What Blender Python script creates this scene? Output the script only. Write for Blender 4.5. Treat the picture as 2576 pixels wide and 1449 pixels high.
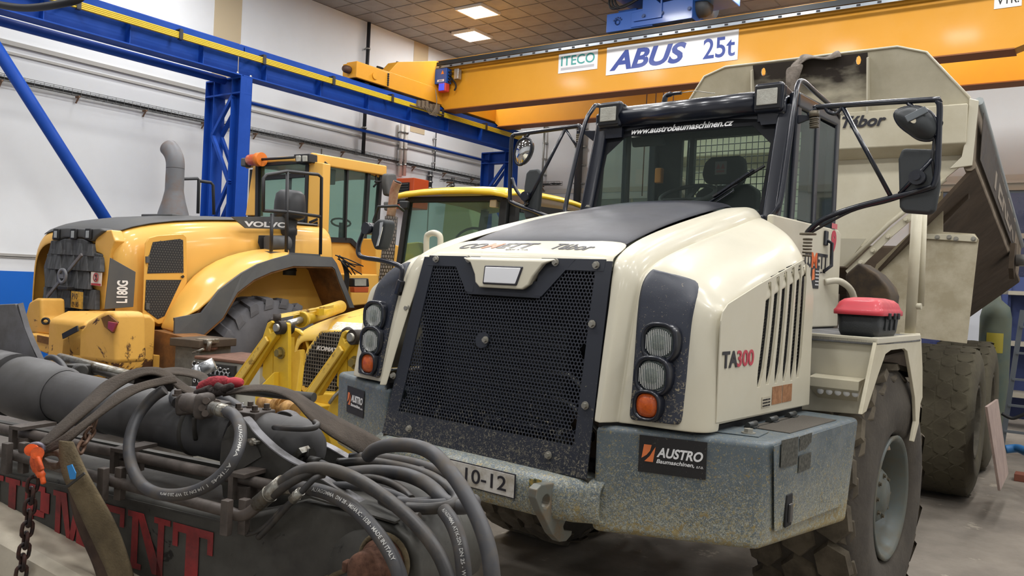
import bpy, bmesh, math, random
from mathutils import Vector, Matrix, Quaternion
random.seed(7)
for o in list(bpy.data.objects): bpy.data.objects.remove(o, do_unlink=True)
SC = bpy.context.scene
COL = SC.collection
# ------------------------------------------------------------------ camera
W, H, FPX = 2576, 1449, 2062.76
PIT, ROL = -.00682, -.04754
fw = Vector((0, math.cos(PIT), math.sin(PIT)))
rt0 = Vector((1, 0, 0)); dn0 = fw.cross(rt0)
rt = math.cos(ROL)*rt0 + math.sin(ROL)*dn0
dn = -math.sin(ROL)*rt0 + math.cos(ROL)*dn0
CAM = Vector((0, 0, 1.92))
cd = bpy.data.cameras.new('camera'); cam = bpy.data.objects.new('camera', cd); COL.objects.link(cam)
cd.sensor_width = 36; cd.lens = FPX*36/W; cd.clip_start = .05; cd.clip_end = 200
cam.matrix_world = Matrix(((rt.x, -dn.x, -fw.x, CAM.x), (rt.y, -dn.y, -fw.y, CAM.y), (rt.z, -dn.z, -fw.z, CAM.z), (0, 0, 0, 1)))
SC.camera = cam
# ------------------------------------------------------------------ world, exposure
wd = bpy.data.worlds.new('world'); SC.world = wd; wd.use_nodes = True
wd.node_tree.nodes['Background'].inputs[0].default_value = (.9, .95, 1, 1)
wd.node_tree.nodes['Background'].inputs[1].default_value = .10
vs = SC.view_settings
vs.view_transform = 'Standard'; vs.look = 'None'; vs.gamma = 1; vs.use_curve_mapping = False
vs.exposure = -.32
CEIL = 7.88
LIGHT_W = 91
LIGHT_COL = (1.0, .985, .965)

# ------------------------------------------------------------------ frames
class Frame:
    def __init__(s, x, y, yaw, z=0):
        s.o = Vector((x, y, z)); t = math.radians(yaw); s.yaw = t
        s.a = Vector((math.cos(t), -math.sin(t), 0)); s.b = Vector((math.sin(t), math.cos(t), 0)); s.h = Vector((0, 0, 1))
    def q(s, px, py, a=None, b=None, h=None):
        """local point where the sight line of a photograph point meets a plane of this frame"""
        d = ((px-W/2)*rt + (py-H/2)*dn)/FPX + fw
        ax, v = (s.a, a) if a is not None else (s.b, b) if b is not None else (s.h, h)
        t = (v-(CAM-s.o).dot(ax))/d.dot(ax)
        P = CAM+t*d-s.o
        return Vector((P.dot(s.a), P.dot(s.b), P.z))
    def loc(s, a, b, h=0): return s.o+a*s.a+b*s.b+h*s.h
    def to(s, other, p):
        P = s.loc(*p)-other.o
        return Vector((P.dot(other.a), P.dot(other.b), P.z))
T = Frame(-.065, 4.06, 39.32)                       # dump truck, front half
_p = T.loc(0, 2.7); R = Frame(_p.x, _p.y, 34.82)    # dump truck, rear half (bent at the joint)
WL = Frame(0, 0, 35.3)                              # hall
V = Frame(-4.68, 8.72, 33)                          # wheel loader
K = Frame(-1.53, 6.75, 37)                          # backhoe loader
A = Frame(-.83, 2.5, 22.9)                          # boom in the foreground

# ------------------------------------------------------------------ colour + materials
def hexc(h):
    h = h.lstrip('#'); c = [int(h[i:i+2], 16)/255 for i in (0, 2, 4)]
    return tuple((x/12.92 if x <= .04045 else ((x+.055)/1.055)**2.4) for x in c)+(1,)
MATS = {}
def mat(name, col, rough=.5, metal=0, dirt=None, amt=.5, scale=6, detail=8, coat=0, bump=0, bscale=60, sharp=.12, emis=None, estr=1, streak=None, spec=.5):
    if name in MATS: return MATS[name]
    m = bpy.data.materials.new(name); m.use_nodes = True; nt = m.node_tree; N = nt.nodes; L = nt.links
    b = N['Principled BSDF']
    b.inputs['Base Color'].default_value = hexc(col); b.inputs['Roughness'].default_value = rough
    b.inputs['Metallic'].default_value = metal; b.inputs['Coat Weight'].default_value = coat; b.inputs['Coat Roughness'].default_value = .12
    b.inputs['Specular IOR Level'].default_value = spec
    if emis:
        b.inputs['Emission Color'].default_value = hexc(emis); b.inputs['Emission Strength'].default_value = estr
    if dirt or bump:
        tc = N.new('ShaderNodeTexCoord')
    if dirt:
        mp = N.new('ShaderNodeMapping'); L.new(tc.outputs['Object'], mp.inputs[0])
        if streak: mp.inputs['Scale'].default_value = streak
        nz = N.new('ShaderNodeTexNoise'); nz.inputs['Scale'].default_value = scale; nz.inputs['Detail'].default_value = detail; nz.inputs['Roughness'].default_value = .65
        L.new(mp.outputs[0], nz.inputs['Vector'])
        r = N.new('ShaderNodeValToRGB'); c = .5+(.5-amt)*.5
        r.color_ramp.elements[0].position = max(0, c-sharp); r.color_ramp.elements[1].position = min(1, c+sharp)
        L.new(nz.outputs[0], r.inputs[0])
        mx = N.new('ShaderNodeMix'); mx.data_type = 'RGBA'
        mx.inputs[6].default_value = hexc(col); mx.inputs[7].default_value = hexc(dirt)
        L.new(r.outputs[0], mx.inputs[0]); L.new(mx.outputs[2], b.inputs['Base Color'])
        mr = N.new('ShaderNodeMix'); mr.data_type = 'FLOAT'; mr.inputs[2].default_value = rough; mr.inputs[3].default_value = min(1, rough+.3)
        L.new(r.outputs[0], mr.inputs[0]); L.new(mr.outputs[0], b.inputs['Roughness'])
    if bump:
        nb = N.new('ShaderNodeTexNoise'); nb.inputs['Scale'].default_value = bscale; nb.inputs['Detail'].default_value = 4
        L.new(tc.outputs['Object'], nb.inputs['Vector'])
        bp = N.new('ShaderNodeBump'); bp.inputs['Strength'].default_value = bump; bp.inputs['Distance'].default_value = .01
        L.new(nb.outputs[0], bp.inputs['Height']); L.new(bp.outputs[0], b.inputs['Normal'])
    MATS[name] = m
    return m
def speckle(m, cols, z0=None, z1=None, axis=2, base_amt=.3):
    """mud splashes: small blots, denser towards height z0 (object space)"""
    nt = m.node_tree; N = nt.nodes; L = nt.links; b = N['Principled BSDF']
    tc = N.new('ShaderNodeTexCoord'); prev = None
    if b.inputs['Base Color'].is_linked: prev = b.inputs['Base Color'].links[0].from_socket
    sep = N.new('ShaderNodeSeparateXYZ'); L.new(tc.outputs['Object'], sep.inputs[0])
    mr = N.new('ShaderNodeMapRange'); mr.inputs[1].default_value = z0 or 0; mr.inputs[2].default_value = z1 or 1; mr.inputs[3].default_value = .18; mr.inputs[4].default_value = 0.
    L.new(sep.outputs[axis], mr.inputs[0])
    for k, (c, sc, thr) in enumerate(cols):
        nz = N.new('ShaderNodeTexNoise'); nz.inputs['Scale'].default_value = sc; nz.inputs['Detail'].default_value = 6; nz.inputs['Roughness'].default_value = .7
        if k % 2 == 0: nz.inputs['Distortion'].default_value = 1.5
        L.new(tc.outputs['Object'], nz.inputs['Vector'])
        ad = N.new('ShaderNodeMath'); ad.operation = 'ADD'; L.new(nz.outputs[0], ad.inputs[0])
        if z0 is not None: L.new(mr.outputs[0], ad.inputs[1])
        else: ad.inputs[1].default_value = 0
        r = N.new('ShaderNodeValToRGB'); r.color_ramp.elements[0].position = thr; r.color_ramp.elements[1].position = thr+.05
        L.new(ad.outputs[0], r.inputs[0])
        mx = N.new('ShaderNodeMix'); mx.data_type = 'RGBA'
        if prev: L.new(prev, mx.inputs[6])
        else: mx.inputs[6].default_value = b.inputs['Base Color'].default_value
        mx.inputs[7].default_value = hexc(c); L.new(r.outputs[0], mx.inputs[0]); prev = mx.outputs[2]
    L.new(prev, b.inputs['Base Color'])
    return m
def glass(name, tint='#cfe0dc', alpha=.25, rough=.03):
    if name in MATS: return MATS[name]
    m = bpy.data.materials.new(name); m.use_nodes = True; nt = m.node_tree; N = nt.nodes; L = nt.links
    for n in list(N): N.remove(n)
    out = N.new('ShaderNodeOutputMaterial'); tr = N.new('ShaderNodeBsdfTransparent'); gl = N.new('ShaderNodeBsdfGlossy'); df = N.new('ShaderNodeBsdfDiffuse')
    tr.inputs[0].default_value = hexc(tint); gl.inputs['Roughness'].default_value = rough; df.inputs[0].default_value = hexc('#9fb0ac')
    lw = N.new('ShaderNodeLayerWeight'); lw.inputs[0].default_value = .5
    pw = N.new('ShaderNodeMath'); pw.operation = 'POWER'; L.new(lw.outputs['Facing'], pw.inputs[0]); pw.inputs[1].default_value = 4
    fr = N.new('ShaderNodeMath'); fr.operation = 'MULTIPLY_ADD'; L.new(pw.outputs[0], fr.inputs[0]); fr.inputs[1].default_value = .5; fr.inputs[2].default_value = .03
    m1 = N.new('ShaderNodeMixShader'); m2 = N.new('ShaderNodeMixShader')
    m1.inputs[0].default_value = alpha; L.new(tr.outputs[0], m1.inputs[1]); L.new(df.outputs[0], m1.inputs[2])
    L.new(fr.outputs[0], m2.inputs[0]); L.new(m1.outputs[0], m2.inputs[1]); L.new(gl.outputs[0], m2.inputs[2]); L.new(m2.outputs[0], out.inputs[0])
    MATS[name] = m
    return m

# ------------------------------------------------------------------ mesh builder
def V3(p): return Vector(p)
def cr(pts, n=6, closed=False):
    """Catmull-Rom through the points"""
    P = [V3(p) for p in pts]; out = []; m = len(P)
    seg = m if closed else m-1
    for i in range(seg):
        if closed: p0, p1, p2, p3 = P[(i-1) % m], P[i], P[(i+1) % m], P[(i+2) % m]
        else: p0, p1, p2, p3 = P[max(i-1, 0)], P[i], P[i+1], P[min(i+2, m-1)]
        for k in range(n):
            t = k/n
            out.append(.5*((2*p1)+(p2-p0)*t+(2*p0-5*p1+4*p2-p3)*t*t+(-p0+3*p1-3*p2+p3)*t**3))
    if not closed: out.append(P[-1])
    return out
class MB:
    def __init__(s): s.v = []; s.f = []; s.s = []
    def add(s, vs, fs, sm=False):
        n = len(s.v); s.v += [tuple(v) for v in vs]; s.f += [tuple(i+n for i in f) for f in fs]; s.s += [sm]*len(fs); return s
    def box(s, x0, x1, y0, y1, z0, z1):
        vs = [(x, y, z) for x in (x0, x1) for y in (y0, y1) for z in (z0, z1)]
        return s.add(vs, [(0, 1, 3, 2), (4, 6, 7, 5), (0, 4, 5, 1), (2, 3, 7, 6), (0, 2, 6, 4), (1, 5, 7, 3)])
    def beam(s, p0, p1, w, h, up=(0, 0, 1), off=(0, 0)):
        p0, p1 = V3(p0), V3(p1); d = (p1-p0).normalized(); u = V3(up); x = d.cross(u)
        if x.length < 1e-4: x = d.cross(Vector((0, 1, 0)))
        x.normalize(); y = x.cross(d).normalized(); vs = []
        for p in (p0, p1):
            for i, j in ((-1, -1), (1, -1), (1, 1), (-1, 1)): vs.append(p+x*(i*w/2+off[0])+y*(j*h/2+off[1]))
        return s.add(vs, [(0, 1, 2, 3), (7, 6, 5, 4), (0, 4, 5, 1), (1, 5, 6, 2), (2, 6, 7, 3), (3, 7, 4, 0)])
    def prism(s, poly, vec, sm=False):
        P = [V3(p) for p in poly]; n = len(P); v = V3(vec)
        return s.add(P+[p+v for p in P], [tuple(range(n))[::-1], tuple(range(n, 2*n))]+[(i, (i+1) % n, (i+1) % n+n, i+n) for i in range(n)], sm)
    def tube(s, pts, r, n=10, closed=False, caps=True, sm=True):
        P = [V3(p) for p in pts]; m = len(P); rs = r if isinstance(r, (list, tuple)) else [r]*m
        vs = []; T0 = (P[1]-P[0]).normalized(); ref = Vector((0, 0, 1)) if abs(T0.z) < .9 else Vector((1, 0, 0))
        nx = T0.cross(ref).normalized()
        for i in range(m):
            if closed: t = (P[(i+1) % m]-P[i-1]).normalized()
            else: t = (P[min(i+1, m-1)]-P[max(i-1, 0)]).normalized()
            nx = (nx-t*nx.dot(t)); nx = nx.normalized() if nx.length > 1e-6 else t.orthogonal().normalized()
            ny = t.cross(nx)
            for k in range(n):
                a = 2*math.pi*k/n; vs.append(P[i]+rs[i]*(math.cos(a)*nx+math.sin(a)*ny))
        fs = []
        for i in range(m if closed else m-1):
            j = (i+1) % m
            for k in range(n): fs.append((i*n+k, i*n+(k+1) % n, j*n+(k+1) % n, j*n+k))
        s.add(vs, fs, sm)
        if caps and not closed:
            s.add(vs[:n], [tuple(range(n))[::-1]]); s.add(vs[-n:], [tuple(range(n))])
        return s
    def cyl(s, p0, p1, r, n=20, r2=None, sm=True): return s.tube([p0, p1], [r, r if r2 is None else r2], n, sm=sm)
    def lathe(s, prof, o, ax, n=32, sm=True, a0=0, a1=360, ref=None):
        """prof: (radius, distance along ax)"""
        ax = V3(ax).normalized(); o = V3(o); x = V3(ref) if ref else ax.orthogonal(); x = (x-ax*x.dot(ax)).normalized(); y = ax.cross(x)
        full = abs(a1-a0) >= 360; cnt = n if full else n+1; vs = []
        for k in range(cnt):
            a = math.radians(a0+(a1-a0)*k/n)
            for r, t in prof: vs.append(o+ax*t+r*(math.cos(a)*x+math.sin(a)*y))
        m = len(prof); fs = []
        for k in range(n):
            j = (k+1) % cnt
            for i in range(m-1): fs.append((k*m+i, j*m+i, j*m+i+1, k*m+i+1))
        return s.add(vs, fs, sm)
    def grid(s, rows, sm=True, closed=False):
        m = len(rows[0]); vs = [p for r in rows for p in r]; fs = []
        for i in range(len(rows)-1):
            for k in range(m if closed else m-1): fs.append((i*m+k, i*m+(k+1) % m, (i+1)*m+(k+1) % m, (i+1)*m+k))
        return s.add(vs, fs, sm)
    def sphere(s, c, r, n=12, sq=(1, 1, 1)):
        c = V3(c); vs = []; fs = []; m = n//2
        for i in range(m+1):
            for k in range(n):
                t = math.pi*i/m; a = 2*math.pi*k/n
                vs.append(c+Vector((r*sq[0]*math.sin(t)*math.cos(a), r*sq[1]*math.sin(t)*math.sin(a), r*sq[2]*math.cos(t))))
        for i in range(m):
            for k in range(n): fs.append((i*n+k, (i+1)*n+k, (i+1)*n+(k+1) % n, i*n+(k+1) % n))
        return s.add(vs, fs, True)
    def hexbolt(s, p, ax, r=.014, t=.012):
        p = V3(p); ax = V3(ax).normalized()
        s.lathe([(0, t*.35), (r*1.5, t*.35), (r*1.5, 0)], p, ax, 12, False)
        s.lathe([(0, t*1.3), (r, t*1.3), (r, t*.35)], p, ax, 6, False); return s

def link(o, parent=None):
    COL.objects.link(o)
    if parent is not None: o.parent = parent
    return o
def thing(name, frame, label, cat, group=None, at=(0, 0, 0)):
    o = bpy.data.objects.new(name, None); o.empty_display_size = .2; COL.objects.link(o)
    o.location = frame.loc(*at); o.rotation_euler = (0, 0, -frame.yaw)
    o['label'] = label; o['category'] = cat
    if group: o['group'] = group
    return o
def obj(name, mb, m, parent=None, bev=0, solid=0, sub=0, frame=None, label=None, wn=True, seg=2, off=-1, shade=False, ang=35, kind=None):
    me = bpy.data.meshes.new(name); me.from_pydata(mb.v, [], mb.f); me.validate()
    if len(me.polygons) == len(mb.s): me.polygons.foreach_set('use_smooth', mb.s)
    bm = bmesh.new(); bm.from_mesh(me); bmesh.ops.remove_doubles(bm, verts=bm.verts, dist=1e-5); bmesh.ops.recalc_face_normals(bm, faces=bm.faces); bm.to_mesh(me); bm.free()
    me.materials.append(m); o = bpy.data.objects.new(name, me); link(o, parent)
    if frame is not None: o.location = frame.o; o.rotation_euler = (0, 0, -frame.yaw)
    if solid:
        md = o.modifiers.new('s', 'SOLIDIFY'); md.thickness = solid; md.offset = off
    if sub:
        md = o.modifiers.new('d', 'SUBSURF'); md.levels = md.render_levels = sub
    if bev:
        md = o.modifiers.new('b', 'BEVEL'); md.width = bev; md.segments = seg; md.limit_method = 'ANGLE'; md.angle_limit = math.radians(ang)
        me.polygons.foreach_set('use_smooth', [True]*len(me.polygons))
        md = o.modifiers.new('w', 'WEIGHTED_NORMAL'); md.keep_sharp = True
    if label: o['label'] = label
    if kind: o['kind'] = kind
    return o
def tag(o, label, cat, group=None, kind=None):
    o['label'] = label; o['category'] = cat
    if group: o['group'] = group
    if kind: o['kind'] = kind
    return o
def struct(name, mb, m, frame=None, **k):
    o = obj(name, mb, m, None, frame=frame, **k); o['kind'] = 'structure'; return o
def text(name, s, p, xd, yd, width, height, m, parent, shear=0, bold=0, ext=.0015, space=1):
    """flat lettering: lower-left corner p, reading along xd, up along yd"""
    cu = bpy.data.curves.new('txt', 'FONT'); cu.body = s; cu.shear = shear; cu.offset = bold; cu.extrude = .01; cu.resolution_u = 4; cu.space_character = space
    o = bpy.data.objects.new('txt', cu); COL.objects.link(o)
    dg = bpy.context.evaluated_depsgraph_get(); dg.update()
    me = bpy.data.meshes.new_from_object(o.evaluated_get(dg)); bpy.data.objects.remove(o)
    xs = [v.co.x for v in me.vertices]; ys = [v.co.y for v in me.vertices]
    x0, x1, y0, y1 = min(xs), max(xs), min(ys), max(ys)
    p = V3(p); xd = V3(xd).normalized(); yd = V3(yd).normalized(); nn = xd.cross(yd)
    for v in me.vertices:
        c = v.co.copy(); v.co = p+xd*((c.x-x0)/(x1-x0)*width)+yd*((c.y-y0)/(y1-y0)*height)+nn*(ext*(1 if c.z > 0 else 0))
    me.name = name; me.materials.clear(); me.materials.append(m)
    return link(bpy.data.objects.new(name, me), parent)
X, Y, Z = Vector((1, 0, 0)), Vector((0, 1, 0)), Vector((0, 0, 1))
# ------------------------------------------------------------------ hall
m_wall = mat('wall_paint', '#e9ecee', .85, dirt='#e0e1e1', amt=.5, scale=.8, sharp=.3)
m_tan = mat('wall_patch_paint', '#c9b898', .85)
m_blue_band = mat('wall_band_blue', '#0565c8', .5)
m_ceil = mat('ceiling_tile_board', '#9a9793', .9, dirt='#918d89', amt=.5, scale=2)
m_grid = mat('ceiling_grid_metal', '#807a74', .6)
m_floor = mat('floor_concrete', '#8b8378', .55, dirt='#5f5850', amt=.45, scale=1.1, sharp=.2, bump=.1, bscale=30)
speckle(m_floor, [('#4a443d', 9, .66), ('#a39a8b', 3.0, .62)])
AL, AR, BN, BF = -14.2, 7.5, -7.0, 18.8
struct('floor', MB().box(AL, AR, BN, BF, -.1, 0), m_floor, WL)
wl = struct('wall_left', MB().box(AL-.2, AL, BN, BF, 0, CEIL), m_wall, WL)
wb = struct('wall_back', MB().box(AL-.2, AR, BF, BF+.2, 4.35, CEIL).box(AL-.2, -3.2, BF, BF+.2, 0, 4.35).box(4.2, AR, BF, BF+.2, 0, 4.35).box(-3.2, 4.2, BF, BF+.2, 0, .5), m_wall, WL)
struct('wall_right', MB().box(AR, AR+.2, BN, BF, 0, CEIL), m_wall, WL)
struct('wall_front', MB().box(AL-.2, AR+.2, BN-.2, BN, 0, CEIL), m_wall, WL)
# ceiling: deck with tiles in a metal grid
ce = struct('ceiling', MB().box(AL-.2, AR+.2, BN, BF, CEIL+.06, CEIL+.2), m_ceil, WL)
tile_me = None; TS = .62; cnt = 0
LIGHTS = []
for ia in range(-2, 6):
    for ib in range(-3, 9):
        LIGHTS.append((-11.35+ia*2.48, 15.75-1.45+ib*1.86))
def near_light(a, b):
    return any(abs(a-x) < .4 and abs(b-y) < .4 for x, y in LIT)
LIT = [(-11.33, 14.2), (-12.55, 15.55), (-7.6, 11.6), (-10.1, 11.6), (-7.6, 7.9), (-10.1, 7.9), (-5.1, 11.6), (-5.1, 7.9), (-7.6, 4.2), (-10.1, 4.2), (-5.1, 4.2), (-2.6, 7.9), (-2.6, 11.6), (-.2, 4.2), (-.2, 7.9), (-.2, 11.6), (2.3, 4.2), (2.3, 7.9), (2.3, 11.6), (-7.6, 1.7), (-5.1, 1.7), (-2.6, 1.7), (-.2, 1.7), (2.3, 1.7), (-2.6, 15.3), (-5.1, 15.4), (-.2, 15.3), (5, 14), (2.3, 15.3), (-2.6, -3.2), (2.3, -3.2), (-7.6, -3.2), (-12.6, 7.9), (-12.6, 2.5), (5, 4.2), (5, 9.7)]  # some of these, out of view, are added to brighten the far wall
m_lamp = mat('lamp_diffuser', '#ffffff', .4, emis='#f4f8ff', estr=12)
m_lframe = mat('lamp_frame_white', '#e8e6e0', .5)
tb = MB().box(-TS/2+.008, TS/2-.008, -TS/2+.008, TS/2-.008, .012, .03)
tiles = []
na = int((AR-AL)/TS); nb = int((BF-BN)/TS)
rest = MB()
for i in range(na+1):
    for j in range(nb+1):
        a = AL+TS*(i+.5); b = BF-TS*(j+.5)
        if b < BN or a > AR: continue
        P = WL.loc(a, b, CEIL)-CAM; zz = P.dot(fw)
        px, py = (W/2+FPX*P.dot(rt)/zz, H/2+FPX*P.dot(dn)/zz) if zz > 1 else (-9, -9)
        if near_light(a, b): continue
        if 700 < px < 2300 and -40 < py < 200 and cnt < 290:
            if tile_me is None:
                t = obj('ceiling_tile', tb, m_ceil, ce); tile_me = t.data
            else:
                t = bpy.data.objects.new('ceiling_tile', tile_me); link(t, ce)
            t.location = (a, b, CEIL+random.uniform(-.003, .003)); cnt += 1
        else: rest.box(a-TS/2+.008, a+TS/2-.008, b-TS/2+.008, b+TS/2-.008, CEIL+.012, CEIL+.03)
o = obj('ceiling_tile', rest, m_ceil, ce); o['kind'] = 'stuff'
gm = MB()
for i in range(na+2): gm.box(AL+TS*i-.012, AL+TS*i+.012, BN, BF, CEIL+.002, CEIL+.02)
for j in range(nb+1): gm.box(AL, AR, BF-TS*j-.012, BF-TS*j+.012, CEIL+.001, CEIL+.019)
obj('grid_rail', gm, m_grid, ce)
for n, (a, b) in enumerate(LIT):
    vis = n < 2
    lab = ('square white ceiling light, the upper of the two shining above the crane' if n == 0 else 'square white ceiling light just below the other one, nearer the left wall') if vis else 'square white ceiling light, unseen, out over the hall'
    t = thing('ceiling_light', WL, lab, 'ceiling light', 'square ceiling lights' if not vis else None, at=(a, b, CEIL))
    obj('frame', MB().box(-.36, .36, -.36, -.32, -.05, .02).box(-.36, .36, .32, .36, -.05, .02).box(-.36, -.32, -.32, .32, -.05, .02).box(.32, .36, -.32, .32, -.05, .02).box(-.32, .32, -.32, .32, 0, .02), m_lframe, t)
    obj('diffuser', MB().box(-.32, .32, -.32, .32, -.045, -.01), m_lamp, t)
    ld = bpy.data.lights.new('lamp', 'AREA'); ld.shape = 'SQUARE'; ld.size = .62; ld.energy = LIGHT_W; ld.color = LIGHT_COL
    lo = bpy.data.objects.new('lamp', ld); link(lo, t); lo.location = (0, 0, -.06)
# blue band and skirting ledge, wall joints
struct('trim_1', MB().box(AL, AL+.01, BN, BF, 0, 1.72), m_blue_band, WL)
m_ledge = mat('ledge_grey', '#a9a6a0', .6)
struct('trim_2', MB().box(AL, AL+.035, BN, BF, 1.96, 2.0).box(AL, AL+.02, BN, BF, 1.93, 1.945), m_ledge, WL)
struct('trim_3', MB().box(AL, AL+.05, BN, BF, 5.30, 5.37).box(AL, AL+.03, BN, BF, 5.16, 5.20), m_ledge, WL)
struct('trim_4', MB().box(AL, AL+.008, 9.58, 10.2, 5.6, CEIL).box(AL, AL+.008, 15.29, 15.83, 5.6, CEIL), m_tan, WL)
m_seam = mat('seam_dark', '#8d887f', .8)
struct('trim_5', MB().box(AL, AL+.012, 12.42, 12.45, 2, 4.7).box(AL, AL+.012, 16.1, 16.13, 2, 4.7), m_seam, WL)
# wire cable tray on the wall
def tray(name, p0, p1, label, cat='cable tray', parent_f=WL, w=.12, hh=.09, out=X, cable=True):
    t = thing(name, parent_f, label, cat); m = mat('galv_wire', '#6f6f6c', .45, .7)
    p0, p1 = V3(p0), V3(p1); d = (p1-p0); L = d.length; d.normalize(); up = out.cross(d).normalized()
    mb = MB()
    for o_, u_ in ((0, 0), (w*.5, 0), (w, 0), (w, hh), (0, hh)): mb.tube([p0+out*o_+up*u_, p1+out*o_+up*u_], .005, 5)
    k = int(L/.15)
    for i in range(k+1):
        c = p0+d*(L*i/k); mb.tube([c+up*hh, c, c+out*w, c+out*w+up*hh], .004, 4, sm=False)
    obj('wire_mesh', mb, m, t, kind='stuff')
    if cable:
        mb = MB(); rnd = random.Random(3)
        for j in range(4):
            mb.tube([p0+d*(L*i/14)+out*(w*(.2+.2*j)+rnd.uniform(-.01, .01))+up*(.02+rnd.uniform(0, .03)) for i in range(15)], .011, 6)
        obj('cable', mb, mat('cable_black', '#2b2b2b', .6), t, kind='stuff')
    mb = MB()
    for i in range(int(L/1.2)+1):
        c = p0+d*min(L, i*1.2+.3); mb.beam(c-up*.02, c-up*.02+out*w, .03, .03, d)
        mb.beam(c-up*.12, c-up*.02+out*w*.8, .02, .02, d)
    obj('bracket', mb, mat('bracket_rust', '#7a5f4b', .7), t, kind='stuff')
    return t
g = WL.q(0, 210, a=AL+.02); g2 = WL.q(1215, 455, a=AL+.02)
tray('cable_tray', (AL+.02, BN+.5, 4.70), (AL+.02, 18.6, 4.74), 'long wire cable tray running the length of the left wall at mid height', out=X)
tray('cable_tray', WL.q(1105, 455, a=AL+.3), WL.q(1228, 472, a=AL+.3), 'short wire cable tray below the long one near the far blue column', out=X, w=.2)
tray('cable_tray', WL.q(1345, 468, b=BF-.2), WL.q(1415, 466, b=BF-.2), 'short wire cable tray on the far wall left of the truck cab', out=-Y, w=.15)
m_blk = mat('pipe_black', '#26272a', .5); m_wpipe = mat('pipe_white', '#cfcac1', .5)
def wallpipe(name, px, y0, y1, m, r, label, cat='pipe'):
    p0 = WL.q(px[0], y0, a=AL+.11); p1 = WL.q(px[1], y1, a=AL+.11); p1.y = p0.y = (p0.y+p1.y)/2
    t = thing(name, WL, label, cat); obj('pipe', MB().cyl(p0, p1, r, 12), m, t)
    mb = MB()
    for k in (.2, .5, .8):
        c = p0.lerp(p1, k); mb.cyl(c-Z*.02, c+Z*.02, r*1.35, 12); mb.box(AL+.001, AL+.11, c.y-.015, c.y+.015, c.z-.015, c.z+.015)
    obj('clamp', mb, mat('galv', '#9a9a96', .4, .8), t, kind='stuff')
wallpipe('black_conduit', (927, 915), 56, 388, m_blk, .045, 'black vertical conduit coming down the left wall from the ceiling')
wallpipe('white_pipe', (1012, 1005), 305, 444, m_wpipe, .05, 'white vertical pipe on the left wall, nearer of the pair above the orange heater')
wallpipe('white_pipe', (1023, 1016), 308, 442, m_wpipe, .05, 'white vertical pipe on the left wall, farther of the pair above the orange heater')
wallpipe('black_conduit', (1098, 1092), 330, 430, m_blk, .015, 'thin dark vertical conduit below the runway beam right of the white pipes')
wallpipe('black_conduit', (1083, 1080), 432, 484, m_blk, .06, 'short thick black conduit dropping from the cable tray right of the orange heater')
wallpipe('black_conduit', (1140, 1137), 447, 486, m_blk, .05, 'short thick black conduit farther along the wall left of the far blue column')
# pipes on the far wall
def backpipe(px, y0, y1, r, m, label):
    p0 = WL.q(px[0], y0, b=BF-.15); p1 = WL.q(px[1], y1, b=BF-.15); p1.x = p0.x = (p0.x+p1.x)/2
    t = thing('drop_pipe', WL, label, 'pipe'); obj('pipe', MB().cyl(p0, p1, r, 10), m, t)
    mb = MB()
    for k in range(5):
        c = p0.lerp(p1, .1+.2*k); mb.box(c.x-r*1.5, c.x+r*1.5, BF-.15, BF-.001, c.z-.02, c.z+.02)
    obj('clamp', mb, mat('galv', '#9a9a96', .4, .8), t, kind='stuff')
backpipe((1369, 1364), 300, 500, .03, mat('galv', '#9a9a96', .4, .8), 'thin grey pipe on the far wall between mirror and cab')
backpipe((1459, 1452), 300, 530, .10, mat('pipe_dark', '#39393c', .5), 'thick dark pipe on the far wall just left of the truck cab')
# back wall: sectional glazed door / windows below the 4.3 m line
m_frame = mat('window_frame_beige', '#b9b0a0', .6)
def night():
    m = mat('window_glass_dusk', '#23305c', .12, dirt='#39406b', amt=.5, scale=1.2, spec=.8); return m
wi = struct('window_1', MB().box(-3.2, 4.2, BF-.02, BF+.2, 4.2, 4.35).box(-3.2, 4.2, BF-.02, BF+.2, .5, .6).box(-3.2, -3.1, BF-.02, BF+.2, .6, 4.2).box(4.1, 4.2, BF-.02, BF+.2, .6, 4.2), m_frame, WL)
rows_h = [.6, 1.5, 2.4, 3.3, 4.2]; cols_a = [-3.1+7.2*i/5 for i in range(6)]
for i in range(1, 5):
    obj('mullion', MB().box(cols_a[i]-.03, cols_a[i]+.03, BF-.02, BF+.1, .6, 4.2), m_frame, wi)
for k in range(1, 4):
    obj('transom', MB().box(-3.1, 4.1, BF-.03, BF+.08, rows_h[k]-.05, rows_h[k]+.05), m_frame, wi)
pm = None
for i in range(5):
    for k in range(4):
        if pm is None:
            pn = obj('pane', MB().box(0, 1.38, 0, .01, 0, .8), night(), wi); pm = pn.data
        else: pn = bpy.data.objects.new('pane', pm); link(pn, wi)
        pn.location = (cols_a[i]+.03, BF+.05, rows_h[k]+.05)
struct('trim_6', MB().box(AL, AR, BF-.06, BF, 4.38, 4.5).box(-3.4, 4.4, BF-.12, BF, 4.33, 4.38), mat('ledge_white', '#cfcbc2', .6), WL)

dr = struct('door_1', MB().box(-11.0, -4.6, BF-.05, BF, 0, 4.2), mat('door_grey', '#8d9290', .6, dirt='#7c7f7c', amt=.4, scale=1), WL)
for k in range(7): obj('door_section', MB().box(-10.95, -4.65, BF-.08, BF-.05, .02+.6*k, .6*k+.58), mat('door_grey', '#8d9290', .6), dr, bev=.008)
for k in range(6): obj('door_stile', MB().box(-10.9+1.25*k-.03, -10.9+1.25*k+.03, BF-.1, BF-.08, 0, 4.18), mat('door_stile_beige', '#b3ab95', .6), dr)
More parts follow.
